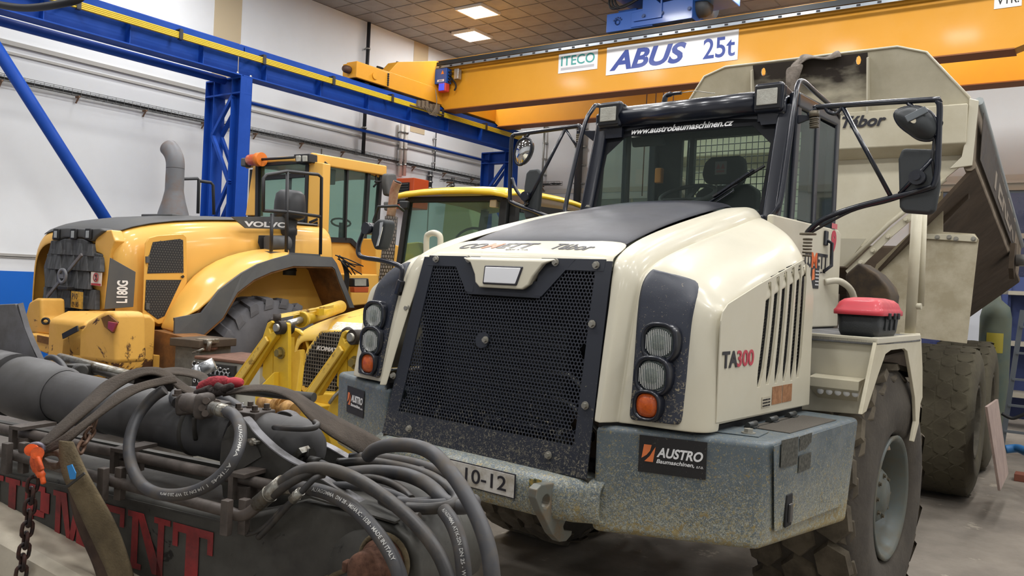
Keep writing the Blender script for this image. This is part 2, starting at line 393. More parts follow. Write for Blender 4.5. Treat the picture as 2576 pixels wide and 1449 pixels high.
# ------------------------------------------------------------------ crane runway
m_rblue = mat('runway_blue', '#1048a8', .5, dirt='#0e3f96', amt=.4, scale=3, sharp=.3, spec=.3)
m_rdark = mat('runway_edge_shadow_steel', '#3a3a3a', .6)
m_busy = mat('conductor_yellow', '#e0c12e', .45)
RA = -12.2; RT = 5.80; RB = 5.28   # beam top / bottom
rw = thing('crane_runway', WL, 'blue steel crane runway beam on lattice columns along the left wall', 'crane runway')
def ibeam(mb, a, b0, b1, z0, z1, w, tf=.025, tw=.015):
    mb.box(a-w/2, a+w/2, b0, b1, z0, z0+tf).box(a-w/2, a+w/2, b0, b1, z1-tf, z1).box(a-tw/2, a+tw/2, b0, b1, z0+tf, z1-tf)
RAc = RA-.15
COLS = [8.93, 17.12, .7]
for b0, b1 in ((-6.8, .7), (.72, 8.84), (8.86, 17.35)):
    mb = MB(); ibeam(mb, RAc, b0, b1, RB, RT, .3); mb.box(RAc-.03, RAc+.03, b0, b1, RT, RT+.05).box(RAc+.14, RAc+.155, b0, b1, RT-.10, RT).box(RAc-.155, RAc-.14, b0, b1, RT-.10, RT)
    obj('runway_beam', mb, m_rblue, rw, bev=.004)
st = None
for k in range(19):
    b = -5.9+k*1.27
    if any(abs(b-c) < .25 for c in COLS): b += .3
    if st is None: s_ = obj('web_stiffener', MB().box(0, .14, -.006, .006, RB+.025, RT-.025), m_rblue, rw); st = s_.data
    else: s_ = bpy.data.objects.new('web_stiffener', st); link(s_, rw)
    s_.location = (RAc, b, 0)
# insulated conductor rails held in front of the beam web
mb = MB()
for k in range(4): mb.box(RA+.10, RA+.125, -6.5, 17.2, 5.57+.026*k, 5.57+.026*k+.019)
mb.box(RA+.085, RA+.10, -6.5, 17.2, 5.565, 5.675)
obj('conductor_rail', mb, m_busy, rw)
hm = None
for k in range(15):
    b = -5.4+k*1.62
    if hm is None:
        hb = obj('rail_hanger', MB().box(RA-.12, RA+.14, -.02, .02, 5.70, 5.72).box(RA+.128, RA+.145, -.03, .03, 5.55, 5.71).box(RA+.08, RA+.145, -.03, .03, 5.545, 5.555), mat('hanger_dark', '#2c2c2c', .5), rw); hm = hb.data
    else: hb = bpy.data.objects.new('rail_hanger', hm); link(hb, rw)
    hb.location = (0, b, 0)
for cb in COLS:
    ci = bpy.data.objects.new('column', None)
    mb = MB()
    for a in (RAc+.02, RAc-.74):
        mb.box(a-.13, a-.115, cb-.12, cb+.12, 0, RB-.03).box(a+.115, a+.13, cb-.12, cb+.12, 0, RB-.03).box(a-.115, a+.115, cb-.006, cb+.006, 0, RB-.03)
    mb.box(RAc-.87, RAc+.15, cb-.12, cb+.12, RB-.3, RB-.27).box(RAc-.87, RAc+.15, cb-.12, cb+.12, RB-.03, RB).box(RAc-.87, RAc+.15, cb-.008, cb+.008, RB-.27, RB-.03)
    mb.box(RAc-.95, RAc+.25, cb-.2, cb+.2, 0, .03)
    c_ = obj('column', mb, m_rblue, rw, bev=.003)
    z = .15
    zs = [.15, .95, 1.75, 2.6, 3.45, 4.3, 4.95]
    for i in range(6):
        a0, a1 = (RAc-.64, RAc-.1) if i % 2 else (RAc-.1, RAc-.64)
        for dy in (-.09, .09):
            obj('lattice_bar', MB().beam((a0, cb+dy, zs[i]), (a1, cb+dy, zs[i+1]), .06, .06, Y), m_rblue, c_)
    mb = MB()
    for da in (-.09, .09):
        for db in (-.15, .12): mb.hexbolt((RAc+da, cb+db, RB+.025), Z, .02, .03)
    obj('bolt', mb, mat('galv_light', '#c9c9c6', .35, .8), c_)
p = WL.q(0, 70, a=RAc-.45); p2 = WL.q(560, 200, a=RAc-.45)
obj('tie_tube', MB().cyl((RAc-.3, -2, 5.24), (RAc-.3, 8.8, 5.235), .07, 16), m_rblue, rw)
obj('tie_tube', MB().cyl((RAc-.6, 9.1, RB-.25), (RAc-.6, 17.0, RB-.25), .03, 12), m_rblue, rw)
p0 = WL.q(-60, 40, a=RA+.02); p1 = WL.q(265, 550, a=RA+.02); d = (p1-p0)
obj('diagonal_brace', MB().cyl(p0-d*.1, p1+d*.55, .085, 20), m_rblue, rw)
# current collector on the conductor rails
mb = MB(); c = WL.q(1070, 275, a=RA+.13)
mb.box(c.x-.02, c.x+.04, c.y-.5, c.y+.6, c.z-.02, c.z+.0); 
for k in range(6): mb.box(c.x, c.x+.05, c.y-.3+k*.13, c.y-.22+k*.13, c.z, c.z+.14+.02*(k % 3))
for k in range(5): mb.tube(cr([(c.x+.03, c.y-.1+k*.06, c.z+.1), (c.x+.12, c.y+.05+k*.05, c.z-.12), (c.x+.1, c.y+.25, c.z+.2), (c.x, c.y+.3, c.z+.5)], 6), .008, 6)
obj('current_collector', mb, mat('collector_brown', '#6b5d4c', .6), rw)
# ------------------------------------------------------------------ bridge crane
m_cy = mat('crane_yellow', '#dd9b20', .42, dirt='#d6941a', amt=.5, scale=1.5, sharp=.3, coat=.2)
m_cyd = mat('crane_flange_brown', '#8a4f1c', .6)
m_white = mat('sign_white', '#e9e9ea', .35, coat=.3)
m_navy = mat('sign_navy', '#1f3c93', .35, coat=.3); m_teal = mat('sign_teal', '#2b9a93', .4); m_lgrey = mat('sign_grey', '#b8b8bd', .4)
m_dkrub = mat('rubber_dark', '#1b1b1d', .6); m_chrome = mat('chrome', '#c0c2c4', .34, .9); m_alu = mat('aluminium', '#a9adb1', .35, .8)
m_eblue = mat('electric_box_blue', '#1f55a8', .4, coat=.3)
G1, G2 = 14.1, 16.15
cr_ = thing('overhead_crane', WL, 'yellow double girder overhead crane spanning the hall with signs on its near girder', 'overhead crane')
GB, GT = 5.74, 6.86
def girder(b, name='girder'):
    d = .42
    g = MB()
    # side profile: full depth, thinner towards both ends
    prof = [(-12.1, GB), (-1.1, GB), (-.9, GB+.07), (3, GB+.07), (3, GT-.03), (-12.95, GT-.03), (-12.95, GT-.5), (-12.45, GB+.3)]
    g.prism([(a, b+.04, h) for a, h in prof], (0, d-.08, 0))
    o = obj(name, g, m_cy, cr_, bev=.004)
    obj('top_flange', MB().box(-13.0, 3, b, b+d, GT-.03, GT), m_cy, o)
    obj('bottom_flange', MB().box(-12.12, -1.1, b, b+d, GB-.02, GB).box(-.9, 3, b, b+d, GB+.05, GB+.07), m_cyd, o)
    obj('crane_rail', MB().box(-12.6, 3, b+d/2-.03, b+d/2+.03, GT, GT+.045), mat('steel_worn', '#7a756c', .4, .6), o)
    return o
ga = girder(G1); gb = girder(G2)
# end carriage on the runway
ec = MB().box(RAc-.15, RAc+.15, 11.5, 17.3, RT+.06, RT+.40)
ec.box(RAc-.2, RAc+.2, 11.45, 12.4, RT+.06, RT+.36)
e_ = obj('end_carriage', ec, m_cy, cr_, bev=.01)
obj('carriage_cover', MB().prism([(RAc-.18, 12.4, RT+.36), (RAc-.18, 12.7, RT+.68), (RAc-.18, 13.9, RT+1.0), (RAc-.18, 14.2, RT+1.0), (RAc-.18, 14.2, RT+.1), (RAc-.18, 12.4, RT+.1)], (.30, 0, 0)), m_cy, e_, bev=.01)
obj('buffer', MB().lathe([(0, 0), (.07, 0), (.08, .03), (.075, .12), (.055, .16), (0, .17)], (RAc, 11.45, RT+.22), -Y, 18), mat('buffer_brown', '#4a3020', .6), e_)
mb = MB()
for b in (11.9, 16.9): mb.cyl((RAc-.06, b, RT+.13), (RAc+.06, b, RT+.13), .1, 20)
obj('travel_wheel', mb, mat('steel_worn', '#7a756c', .4, .6), e_)
obj('axle_cap', MB().cyl((RAc+.2, 11.95, RT+.2), (RAc+.225, 11.95, RT+.2), .07, 20), m_cy, e_)
mb = MB()
for k in range(6): mb.hexbolt((RAc+.2, 12.34, RT+.1+.045*k), X, .016, .02)
obj('bolt', mb, mat('hanger_dark', '#2c2c2c', .5), e_, kind='stuff')
# festoon rail and its slotted track along the near girder
fr = MB().box(-12.3, 3, G1-.16, G1-.02, GT-.16, GT-.14).box(-12.3, 3, G1-.165, G1-.155, GT-.16, GT-.09).box(-12.3, 3, G1-.03, G1+.04, GT-.16, GT-.02)
obj('cable_track', fr, mat('track_dark', '#3b3e40', .45, .5), cr_)
obj('track_rail', MB().box(-12.3, 3, G1-.19, G1-.165, GT-.235, GT-.185), mat('track_light', '#9aa2aa', .35, .6), cr_)
cl = None
for k in range(48):
    if cl is None: c_ = obj('track_clip', MB().box(-.03, .03, G1-.2, G1-.19, GT-.225, GT-.195), m_dkrub, cr_); cl = c_.data
    else: c_ = bpy.data.objects.new('track_clip', cl); link(c_, cr_)
    c_.location = (-12.1+k*.315, 0, 0)
# signs painted on the near girder
yb = G1+.028
def sign(px0, py0, px1, py1, nm):
    p0 = WL.q(px0, py0, b=yb); p1 = WL.q(px1, py1, b=yb)
    return p0, p1, obj(nm, MB().box(p0.x, p1.x, yb, yb+.014, p1.z, p0.z), m_white, cr_, bev=.002)
p0, p1, s1 = sign(1527, 120, 1855, 150, 'load_sign')
w = p1.x-p0.x; h = p0.z-p1.z
text('lettering', 'ABUS', (p0.x+w*.03, yb-.001, p1.z+h*.13), X, Z, w*.60, h*.70, m_navy, s1, shear=.28, bold=.035)
text('lettering', '25t', (p0.x+w*.755, yb-.001, p1.z+h*.14), X, Z, w*.225, h*.68, m_navy, s1, bold=.012)
p0, p1, s2 = sign(1406, 137, 1502, 173, 'maker_sign')
w = p1.x-p0.x; h = p0.z-p1.z
text('lettering', 'ITECO', (p0.x+w*.07, yb-.001, p1.z+h*.36), X, Z, w*.86, h*.5, m_teal, s2, bold=.012)
obj('underline', MB().box(p0.x+w*.07, p0.x+w*.92, yb-.002, yb, p1.z+h*.14, p1.z+h*.27), m_lgrey, s2)
p0, p1, s3 = sign(2502, -14, 2570, 14, 'number_sign')
w = p1.x-p0.x; h = p0.z-p1.z
text('lettering', 'VYR.', (p0.x+w*.1, yb-.001, p1.z+h*.25), X, Z, w*.8, h*.6, m_dkrub, s3, bold=.01)
# control box with warning stickers, cable run and lamp
cb0 = WL.q(1050, 183, b=G1-.2); cb1 = WL.q(1122, 208, b=G1-.2)
bx = obj('control_box', MB().box(cb0.x, cb1.x, G1-.2, G1-.02, cb1.z, cb0.z+.02), m_eblue, cr_, bev=.01)
w = cb1.x-cb0.x; h = cb0.z-cb1.z; yy = G1-.201
obj('label_plate', MB().box(cb0.x+w*.03, cb0.x+w*.25, yy, yy+.002, cb1.z+h*.55, cb1.z+h*.8), m_white, bx)
text('lettering', '\u25b2\u25cf\u25cf' if False else 'A00', (cb0.x+w*.05, yy-.001, cb1.z+h*.6), X, Z, w*.18, h*.14, m_dkrub, bx)
obj('round_sticker', MB().lathe([(0, 0), (.09, 0)], (cb0.x+w*.36, yy, cb1.z+h*.42), -Y, 24), m_teal, bx)
obj('round_sticker', MB().lathe([(0, .001), (.055, .001)], (cb0.x+w*.36, yy-.001, cb1.z+h*.42), -Y, 24), m_white, bx)
obj('warning_sticker', MB().prism([(cb0.x+w*.82, yy, cb1.z+h*.65), (cb0.x+w*.92, yy, cb1.z+h*.65), (cb0.x+w*.87, yy, cb1.z+h*.92)], (0, -.002, 0)), mat('sticker_orange', '#e8892a', .5), bx)
obj('label_plate', MB().box(cb0.x+w*.7, cb0.x+w*.93, yy, yy+.002, cb1.z+h*.12, cb1.z+h*.28), m_white, bx)
text('lettering', 'ABUS', (cb0.x+w*.74, yy-.001, cb1.z+h*.15), X, Z, w*.14, h*.09, m_navy, bx, shear=.3, bold=.02)
mb = MB()
for k in range(4): mb.cyl((cb1.x, G1-.12, cb1.z+.04+.07*k), (cb1.x+.06, G1-.12, cb1.z+.04+.07*k), .022, 10)
obj('cable_gland', mb, m_dkrub, bx, kind='stuff')
sb0 = WL.q(1150, 187, b=G1-.1); obj('switch_box', MB().box(sb0.x-.06, sb0.x+.06, G1-.14, G1-.02, sb0.z-.11, sb0.z+.12), m_alu, cr_, bev=.01)
q = lambda x, y: WL.q(x, y, b=G1-.05)
obj('ribbed_conduit', MB().tube([q(982, 212), q(1035, 234), q(1112, 226)], .032, 10), mat('conduit_grey', '#77786f', .6), cr_)
obj('cable', MB().tube(cr([q(945, 168), q(965, 175), q(975, 190), q(982, 212)], 8), .035, 10), m_dkrub, cr_)
obj('cable', MB().tube(cr([q(1120, 175), q(1135, 195), q(1147, 215), q(1143, 228)], 8), .02, 8).tube(cr([q(1040, 188), q(1030, 200), q(1040, 228)], 8), .014, 8).tube(cr([q(1000, 180), q(988, 195), q(985, 212)], 8), .018, 8), m_dkrub, cr_, kind='stuff')
lp = q(1122, 223)
lm = obj('floodlight', MB().box(lp.x-.11, lp.x+.11, G1-.2, G1-.05, lp.z-.10, lp.z+.11), mat('lamp_red', '#d2453a', .5), cr_, bev=.03)
obj('lens', MB().box(lp.x-.08, lp.x+.08, G1-.215, G1-.2, lp.z-.075, lp.z+.08), mat('lens_blue', '#3b55d8', .2, emis='#3350ff', estr=.6), lm, bev=.02)
obj('work_tube', MB().beam(WL.q(998, 158, b=G1-.25), WL.q(1040, 172, b=G1-.15), .09, .07), m_alu, cr_, bev=.01)
# ------------------------------------------------------------------ trolley and hoist on the girders
tr = thing('hoist_trolley', WL, 'blue hoist trolley with motor boxes riding on top of the yellow crane girders', 'hoist')
ta0 = WL.q(1536, 76, b=G1+.2).x; ta1 = WL.q(1752, 45, b=G1+.2).x; tz = GT+.05
mb = MB().box(ta0, ta0+1.0, G1+.02, G1+.4, tz, tz+.36); o = obj('end_carriage', mb, m_eblue, tr, bev=.01)
mb = MB().prism([(ta0+.55, G1+.0, tz+.02), (ta1, G1, tz+.02), (ta1, G1, tz+.44), (ta0+1.15, G1, tz+.40), (ta0+.9, G1, tz+.62), (ta0+.78, G1, tz+.62), (ta0+.78, G1, tz+.32), (ta0+.55, G1, tz+.30)], (0, .42, 0))
obj('side_frame', mb, m_eblue, tr, bev=.008)
mb = MB()
mb.lathe([(.03, 0), (.055, 0), (.055, .02)], (ta0+.25, G1+.02, tz+.17), -Y, 14, False)
for k in range(5):
    an = math.radians(30+k*30); mb.hexbolt((ta0+.25+.09*math.cos(an), G1+.02, tz+.17+.09*math.sin(an)), -Y, .014, .014)
for dx in (.82, 1.2, 1.75): mb.hexbolt((ta0+dx, G1, tz+.2), -Y, .03, .02)
obj('bolt', mb, mat('bolt_navy', '#163a73', .4), tr, kind='stuff')
obj('side_rib', MB().box(ta0+.62, ta0+1.2, G1-.03, G1, tz+.12, tz+.16).box(ta0+1.17, ta0+1.2, G1-.03, G1, tz+.16, tz+.6), m_eblue, tr)
obj('wheel', MB().cyl((ta0+.1, G1+.12, tz+.05), (ta0+.1, G1+.3, tz+.05), .1, 20).cyl((ta1-.15, G1+.12, tz+.05), (ta1-.15, G1+.3, tz+.05), .1, 20), mat('steel_worn', '#7a756c', .4, .6), tr)
obj('hoist_beam', MB().box(ta0+.1, ta0+.5, G1+.3, G2+.3, tz+.1, tz+.5).box(ta1-.6, ta1-.2, G1+.3, G2+.3, tz+.1, tz+.5), m_eblue, tr, bev=.01)
mc = obj('electric_cabinet', MB().box(ta0+.18, ta0+1.25, G1+.0, G1+.7, tz+.62, tz+1.02), mat('electric_box_blue_light', '#2a66bd', .4, coat=.3), tr, bev=.012)
obj('cover_lid', MB().box(ta0+.15, ta0+1.28, G1-.02, G1+.72, tz+.98, tz+1.03), m_eblue, mc, bev=.006)
obj('hoist_drum', MB().lathe([(0, 0), (.3, 0), (.3, 1.3), (0, 1.3)], (ta0+.5, G1+1.0, tz+.62), X, 24), mat('drum_steel', '#5d646d', .4, .5), tr)
mt = obj('motor_housing', MB().box(ta1-.3, ta1+.62, G1+.05, G1+.75, tz+.35, tz+1.05), mat('electric_box_blue_light', '#2a66bd', .4, coat=.3), tr, bev=.02)
obj('label_plate', MB().box(ta1+.05, ta1+.5, G1+.045, G1+.05, tz+.75, tz+.95), m_white, mt)
text('lettering', 'ABUS', (ta1+.08, G1+.044, tz+.8), X, Z, .3, .1, m_navy, mt, shear=.3, bold=.02)
obj('motor', MB().lathe([(0, 0), (.17, 0), (.19, .03), (.19, .4), (.15, .5), (0, .5)], (ta1-.28, G1+.3, tz+.3), X, 24), mat('motor_dark', '#3f4348', .5), tr)
mb = MB()
for k in range(3): mb.tube(cr([(ta0+.1+.06*k, G1+.1, tz+.95), (ta0+.08+.06*k, G1-.05, tz+.6), (ta0+.2+.08*k, G1-.05, tz+.42), (ta0+.7, G1+.05, tz+.58)], 8), .022, 8)
mb.tube(cr([(ta0+1.3, G1+.1, tz+1.0), (ta0+1.4, G1-.03, tz+.7), (ta0+1.7, G1-.03, tz+.7), (ta0+1.9, G1+.1, tz+.9)], 8), .022, 8)
obj('cable', mb, m_dkrub, tr, kind='stuff')
obj('junction_box', MB().box(ta0+.05, ta0+.16, G1-.05, G1+.05, tz+.78, tz+.95), m_alu, tr, bev=.01)
rp = MB()
for px_ in (1630, 1653, 1672, 1697):
    p = WL.q(px_, 240, b=G2-.2); rp.cyl((p.x, G2-.25, GT+.3), (p.x, G2-.25, 3.9), .012, 6)
obj('hoist_rope', rp, mat('rope_dark', '#54321c', .6), tr, kind='stuff')
# ------------------------------------------------------------------ orange heater on the wall
h0 = WL.q(990, 445, a=AL+.9); h1 = WL.q(1055, 500, a=AL+.9)
ht = thing('wall_heater', WL, 'orange warm air heater with a black louvred outlet on the left wall', 'heater')
mo = mat('heater_orange', '#dd5a26', .45)
bx = obj('housing', MB().box(AL+.1, -13.45, 14.7, 15.25, 3.6, 4.33), mo, ht, bev=.02)
bf = obj('outlet_frame', MB().box(AL+.18, -13.58, 14.68, 14.7, 3.7, 4.22), m_dkrub, ht, bev=.01)
for k in range(8): obj('louvre', MB().beam((AL+.2, 14.66, 3.74+k*.063), (-13.6, 14.66, 3.74+k*.063), .012, .04, (0, 1, 1)), mat('louvre_grey', '#4a4a4a', .5), bf)
obj('wall_bracket', MB().box(AL, AL+.1, 14.8, 14.86, 3.6, 4.33), m_dkrub, ht)
# hanging black cable in the upper left corner
p = [WL.q(-60, -8, b=4.5), WL.q(0, 12, b=4.5), WL.q(70, 20, b=4.55), WL.q(150, 10, b=4.6), WL.q(205, -8, b=4.7), WL.q(215, -60, b=4.8)]
tg = obj('hanging_cable', MB().tube(cr(p, 8), .045, 12), m_dkrub, frame=WL); tag(tg, 'thick black cable sagging across the top left corner in front of the blue beam', 'cable')
# ------------------------------------------------------------------ articulated dump truck
def cut(o, mbs):
    """carve real openings"""
    tmp = []
    for mb in mbs:
        me = bpy.data.meshes.new('c'); me.from_pydata(mb.v, [], mb.f); bm = bmesh.new(); bm.from_mesh(me); bmesh.ops.recalc_face_normals(bm, faces=bm.faces); bm.to_mesh(me); bm.free()
        c = bpy.data.objects.new('c', me); COL.objects.link(c); c.matrix_world = o.matrix_world if o.parent is None else o.parent.matrix_world @ o.matrix_local
        tmp.append(c)
    bpy.context.view_layer.update()
    for c in tmp:
        c.matrix_world = o.matrix_world
        md = o.modifiers.new('x', 'BOOLEAN'); md.object = c; md.operation = 'DIFFERENCE'; md.solver = 'EXACT'
    bpy.context.view_layer.update()
    dg = bpy.context.evaluated_depsgraph_get()
    me = bpy.data.meshes.new_from_object(o.evaluated_get(dg)); old = o.data
    o.modifiers.clear(); o.data = me
    for c in tmp: bpy.data.objects.remove(c)
    return o
CRM = '#cbc6b4'
m_cream = mat('truck_cream_paint', CRM, .26, dirt='#c6bfa9', amt=.42, scale=2, sharp=.25, coat=.15, spec=.4); speckle(m_cream, [('#8a6f4c', 16, .745), ('#a08f6e', 45, .73)])
m_cream_d = mat('truck_cream_body', '#cfc9b4', .5, dirt='#b3aa90', amt=.45, scale=1.6, sharp=.25, coat=.1); speckle(m_cream_d, [('#6b5a3e', 22, .70), ('#8f8468', 55, .68)])
m_soot = mat('body_soot_paint', '#bfb7a0', .6, dirt='#2b241c', amt=.62, scale=1.3, sharp=.2); 
m_bonnet = mat('bonnet_black', '#262a38', .34, dirt='#3a3838', amt=.35, scale=1.5, sharp=.3, bump=.15, bscale=500)
m_black = mat('truck_black_paint', '#151924', .28, coat=.3)
m_pod = mat('pod_black', '#262b38', .42, bump=.1, bscale=400); speckle(m_pod, [('#8d836c', 60, .70)], 1.3, 2.3)
m_grille = mat('grille_black', '#20242e', .45); speckle(m_grille, [('#7d7766', 75, .68), ('#5d594e', 28, .73)], 1.0, 1.6)
m_bump = mat('bumper_grey', '#616c72', .36, dirt='#545f66', amt=.5, scale=5); speckle(m_bump, [('#8d8665', 75, .625), ('#9a8752', 16, .725), ('#a9aca2', 130, .645)], .8, 1.45)
speckle(m_bump, [('#8a7a50', 20, .62), ('#94865c', 60, .61)], .80, .98)
m_tyre = mat('tyre_dusty', '#504a41', .9, dirt='#3a3530', amt=.5, scale=6, sharp=.25, bump=.3, bscale=40)
m_tyre_mud = mat('tyre_mud', '#55503f', .95, dirt='#423c30', amt=.5, scale=5, sharp=.25, bump=.6, bscale=14)
m_rim = mat('rim_grey', '#525b59', .42, dirt='#5e5a4c', amt=.45, scale=5)
m_glass = glass('cab_glass', '#e6efea', .04)
m_glassd = glass('cab_glass_tinted', '#dde8e3', .04)
m_int = mat('cab_interior_black', '#17181a', .7)
m_amber = mat('amber_lens', '#d2601a', .25, dirt='#b84a10', amt=.5, scale=90, coat=.6)
m_lens = mat('lamp_glass', '#b9b8ae', .12, dirt='#8d8b80', amt=.45, scale=18, sharp=.3, coat=1, bump=.25, bscale=90)
m_refl = mat('reflector', '#f2f2f0', .32, .8)
m_screw = mat('screw_zinc', '#a5a298', .4, .6)
m_underb = mat('underbody_brown', '#57493a', .8, dirt='#3c3228', amt=.5, scale=3, sharp=.25)
m_black_txt = mat('text_dark', '#23222a', .4); m_orange_txt = mat('text_orange', '#d9662b', .4); m_red_txt = mat('text_red', '#b8384a', .4); m_white_txt = mat('text_white', '#e8e8e8', .4)
tk = thing('dump_truck', T, 'big cream articulated dump truck with black bonnet and grey bumper, dump body raised slightly', 'dump truck')
def part(name, mb, m, par=None, **k): return obj(name, mb, m, par or tk, **k)
# R-frame helper: convert rear-frame local points into truck local
def rq(px, py, **k): return R.to(T, R.q(px, py, **k))
def rl(a, b, h): return R.to(T, (a, b, h))

# ---- hood shell (grid over the front face, shoulders and top), right half mirrored
F = []   # rows of 8 points
def frow(h, t):
    g = .667-(.057)*t
    bb = lambda b0, b1: b0+(b1-b0)*t
    return [(g, bb(-.105, .085), h), (g+.045, bb(-.11, .07), h), (.745, bb(-.06, .085), h), (.80, bb(-.015, .10), h), (.95, bb(-.01, .115), h), (1.085, bb(.01, .14), h), (1.128, bb(.06, .18), h), (1.13, bb(.14, .26), h)]
for h, t in ((1.335, 0), (1.34, .005), (1.5, .22), (1.7, .5), (1.85, .76), (1.93, .9)): F.append(frow(h, t))
F[-1] = [(.612, .06, 1.93), (.66, .05, 1.93), (.742, .075, 1.93), (.80, .095, 1.93), (.95, .115, 1.915), (1.08, .15, 1.87), (1.128, .19, 1.82), (1.13, .27, 1.78)]
TOPS = [
    [(.605, .085, 2.015), (.65, .08, 2.01), (.738, .11, 1.985), (.80, .125, 1.99), (.95, .15, 1.955), (1.07, .19, 1.905), (1.127, .22, 1.845), (1.13, .30, 1.80)],
    [(.585, .13, 2.06), (.64, .14, 2.06), (.735, .17, 2.02), (.80, .18, 2.03), (.95, .2, 1.985), (1.065, .24, 1.925), (1.126, .27, 1.865), (1.13, .34, 1.80)],
    [(.55, .335, 2.145), (.64, .335, 2.135), (.735, .335, 2.085), (.80, .335, 2.085), (.95, .335, 2.035), (1.055, .35, 1.975), (1.125, .37, 1.90), (1.13, .40, 1.82)],
    [(.54, .65, 2.235), (.635, .65, 2.225), (.735, .65, 2.17), (.80, .65, 2.17), (.94, .65, 2.13), (1.045, .65, 2.07), (1.12, .65, 1.985), (1.13, .65, 1.92)],
    [(.53, 1.0, 2.32), (.625, 1.0, 2.31), (.73, 1.0, 2.26), (.79, 1.0, 2.255), (.93, 1.0, 2.215), (1.035, 1.0, 2.155), (1.115, 1.0, 2.07), (1.13, 1.0, 2.0)],
    [(.52, 1.25, 2.375), (.61, 1.25, 2.37), (.72, 1.25, 2.32), (.78, 1.25, 2.31), (.90, 1.22, 2.275), (1.0, 1.18, 2.215), (1.09, 1.14, 2.12), (1.125, 1.10, 2.04)],
    [(.49, 1.6, 2.455), (.58, 1.58, 2.44), (.69, 1.55, 2.395), (.74, 1.5, 2.36), (.86, 1.42, 2.30), (.965, 1.32, 2.235), (1.05, 1.22, 2.13), (1.11, 1.14, 2.05)],
    [(.49, 1.64, 2.35), (.58, 1.62, 2.34), (.69, 1.59, 2.30), (.74, 1.54, 2.25), (.86, 1.45, 2.2), (.95, 1.34, 2.14), (1.03, 1.24, 2.03), (1.10, 1.15, 1.98)]]
F += TOPS
hood = None; SHELL = {}
FF = []
for i_, r in enumerate(F):
    r = [Vector(p) for p in r]; top = i_ >= 6
    up_v = Vector((0, 0, 1)) if top else Vector((0, -1, 0))
    k_, r_, g_, si = r[0], r[1], r[2], r[3]
    r2 = r_.copy(); r2.x = g_.x-.05; r2 += up_v*.012
    g1 = r_.lerp(g_, .7); g1.x = g_.x-.012; g1 -= up_v*.006
    g2 = g_-up_v*.030; g3 = g_.lerp(si, .35); g3.x = g_.x+.014
    FF.append([k_, r_+up_v*.010, r2, g1, g2, g3+up_v*.004, si+up_v*.008]+r[4:])
F = FF
for sgn in (1, -1):
    mb = MB().grid([[(x*sgn, y, z) for x, y, z in r] for r in F])
    h_ = part('hood_shoulder', mb, m_cream, solid=.012, sub=2, off=0); SHELL[sgn] = h_
    if sgn == 1: hood = h_
# nose lip between the shoulders, over the grille, running up to the bonnet
rows = []
for y, z, w in ((.085, 1.995, .615), (.088, 2.02, .612), (.10, 2.05, .60), (.15, 2.075, .60), (.335, 2.145, .57)):
    rows.append([(-w, y, z), (-w*.6, y-.01, z+.006), (0, y-.015, z+.01), (w*.6, y-.01, z+.006), (w, y, z)])
nose = part('nose_panel', MB().grid(rows), m_cream, solid=.012, sub=2, off=0)
# tongue hanging over the grille with the blank badge plate
mb = MB(); P = []
for x, z in ((-.30, 2.035), (-.235, 2.01), (-.19, 1.95), (-.175, 1.91), (-.14, 1.885), (.14, 1.885), (.175, 1.91), (.19, 1.95), (.235, 2.01), (.30, 2.035)):
    P.append((x, .075-(2.037-z)*.22-.035, z))
tn = part('nose_tongue', MB().prism(P, (0, .06, .014)), m_cream, bev=.018, seg=4)
bp = [(-.125, 2.0), (.125, 2.0), (.105, 1.905), (-.115, 1.905)]
obj('badge_plate', MB().prism([(x, .032-(2.037-z)*.22, z) for x, z in bp], (0, .012, 0)), m_black_txt, tn, bev=.006)
bp = [(-.118, 1.994), (.118, 1.994), (.099, 1.911), (-.109, 1.911)]
obj('badge_plate', MB().prism([(x, .0305-(2.037-z)*.22, z) for x, z in bp], (0, .012, 0)), mat('badge_white', '#dcdde0', .35, coat=.5), tn, bev=.006)
up = Vector((0, .24, .085)); c0 = Vector((-.44, .15, 2.102))
text('lettering', 'CO', c0, X, up, .175, .085, m_black_txt, nose, shear=.3, bold=.03)
text('lettering', 'M', c0+X*.17, X, up, .12, .085, m_orange_txt, nose, shear=.3, bold=.03)
text('lettering', 'ETT', c0+X*.275, X, up, .24, .085, m_black_txt, nose, shear=.3, bold=.03)
text('lettering', 'spol. s r.o.', c0+X*.36-up*.13, X, up, .15, .022, m_black_txt, nose, shear=.3, bold=.01)
text('lettering', 'T\u00e1bor', c0+X*.63, X, up, .235, .085, m_black_txt, nose, shear=.3, bold=.02)
bpy.context.view_layer.update()
def conform(objs, target, dv, lift):
    dg = bpy.context.evaluated_depsgraph_get(); ev = target.evaluated_get(dg); dv = V3(dv).normalized()
    for o in objs:
        for v in o.data.vertices:
            hit, loc, nrm, _ = ev.ray_cast(v.co-dv*.3, dv)
            if hit: v.co = loc-dv*(lift+(.0005 if v.index % 2 else 0))
conform([o for o in nose.children], nose, (0, .25, -1), .002)
# black bonnet panel
rows = []
for y, z, w in ((.305, 2.118, .50), (.34, 2.146, .515), (.65, 2.247, .505), (1.0, 2.335, .49), (1.35, 2.41, .475), (1.62, 2.468, .46), (1.66, 2.43, .455)):
    k_ = .15 if y < .33 else 1; f_ = .03 if y < .345 else 0; rows.append([(-w, y+.01, z-.012), (-w*.94, y, z+.012*k_), (-w*.5, y-f_, z+.032*k_), (0, y-f_*1.2, z+.036*k_), (w*.5, y-f_, z+.032*k_), (w*.94, y, z+.012*k_), (w, y+.01, z-.012)])
part('bonnet', MB().grid(rows), m_bonnet, solid=.01, sub=2, off=0)
part('bonnet_bolt', MB().hexbolt((-.38, 1.3, 2.43), Z, .012, .01), m_screw)
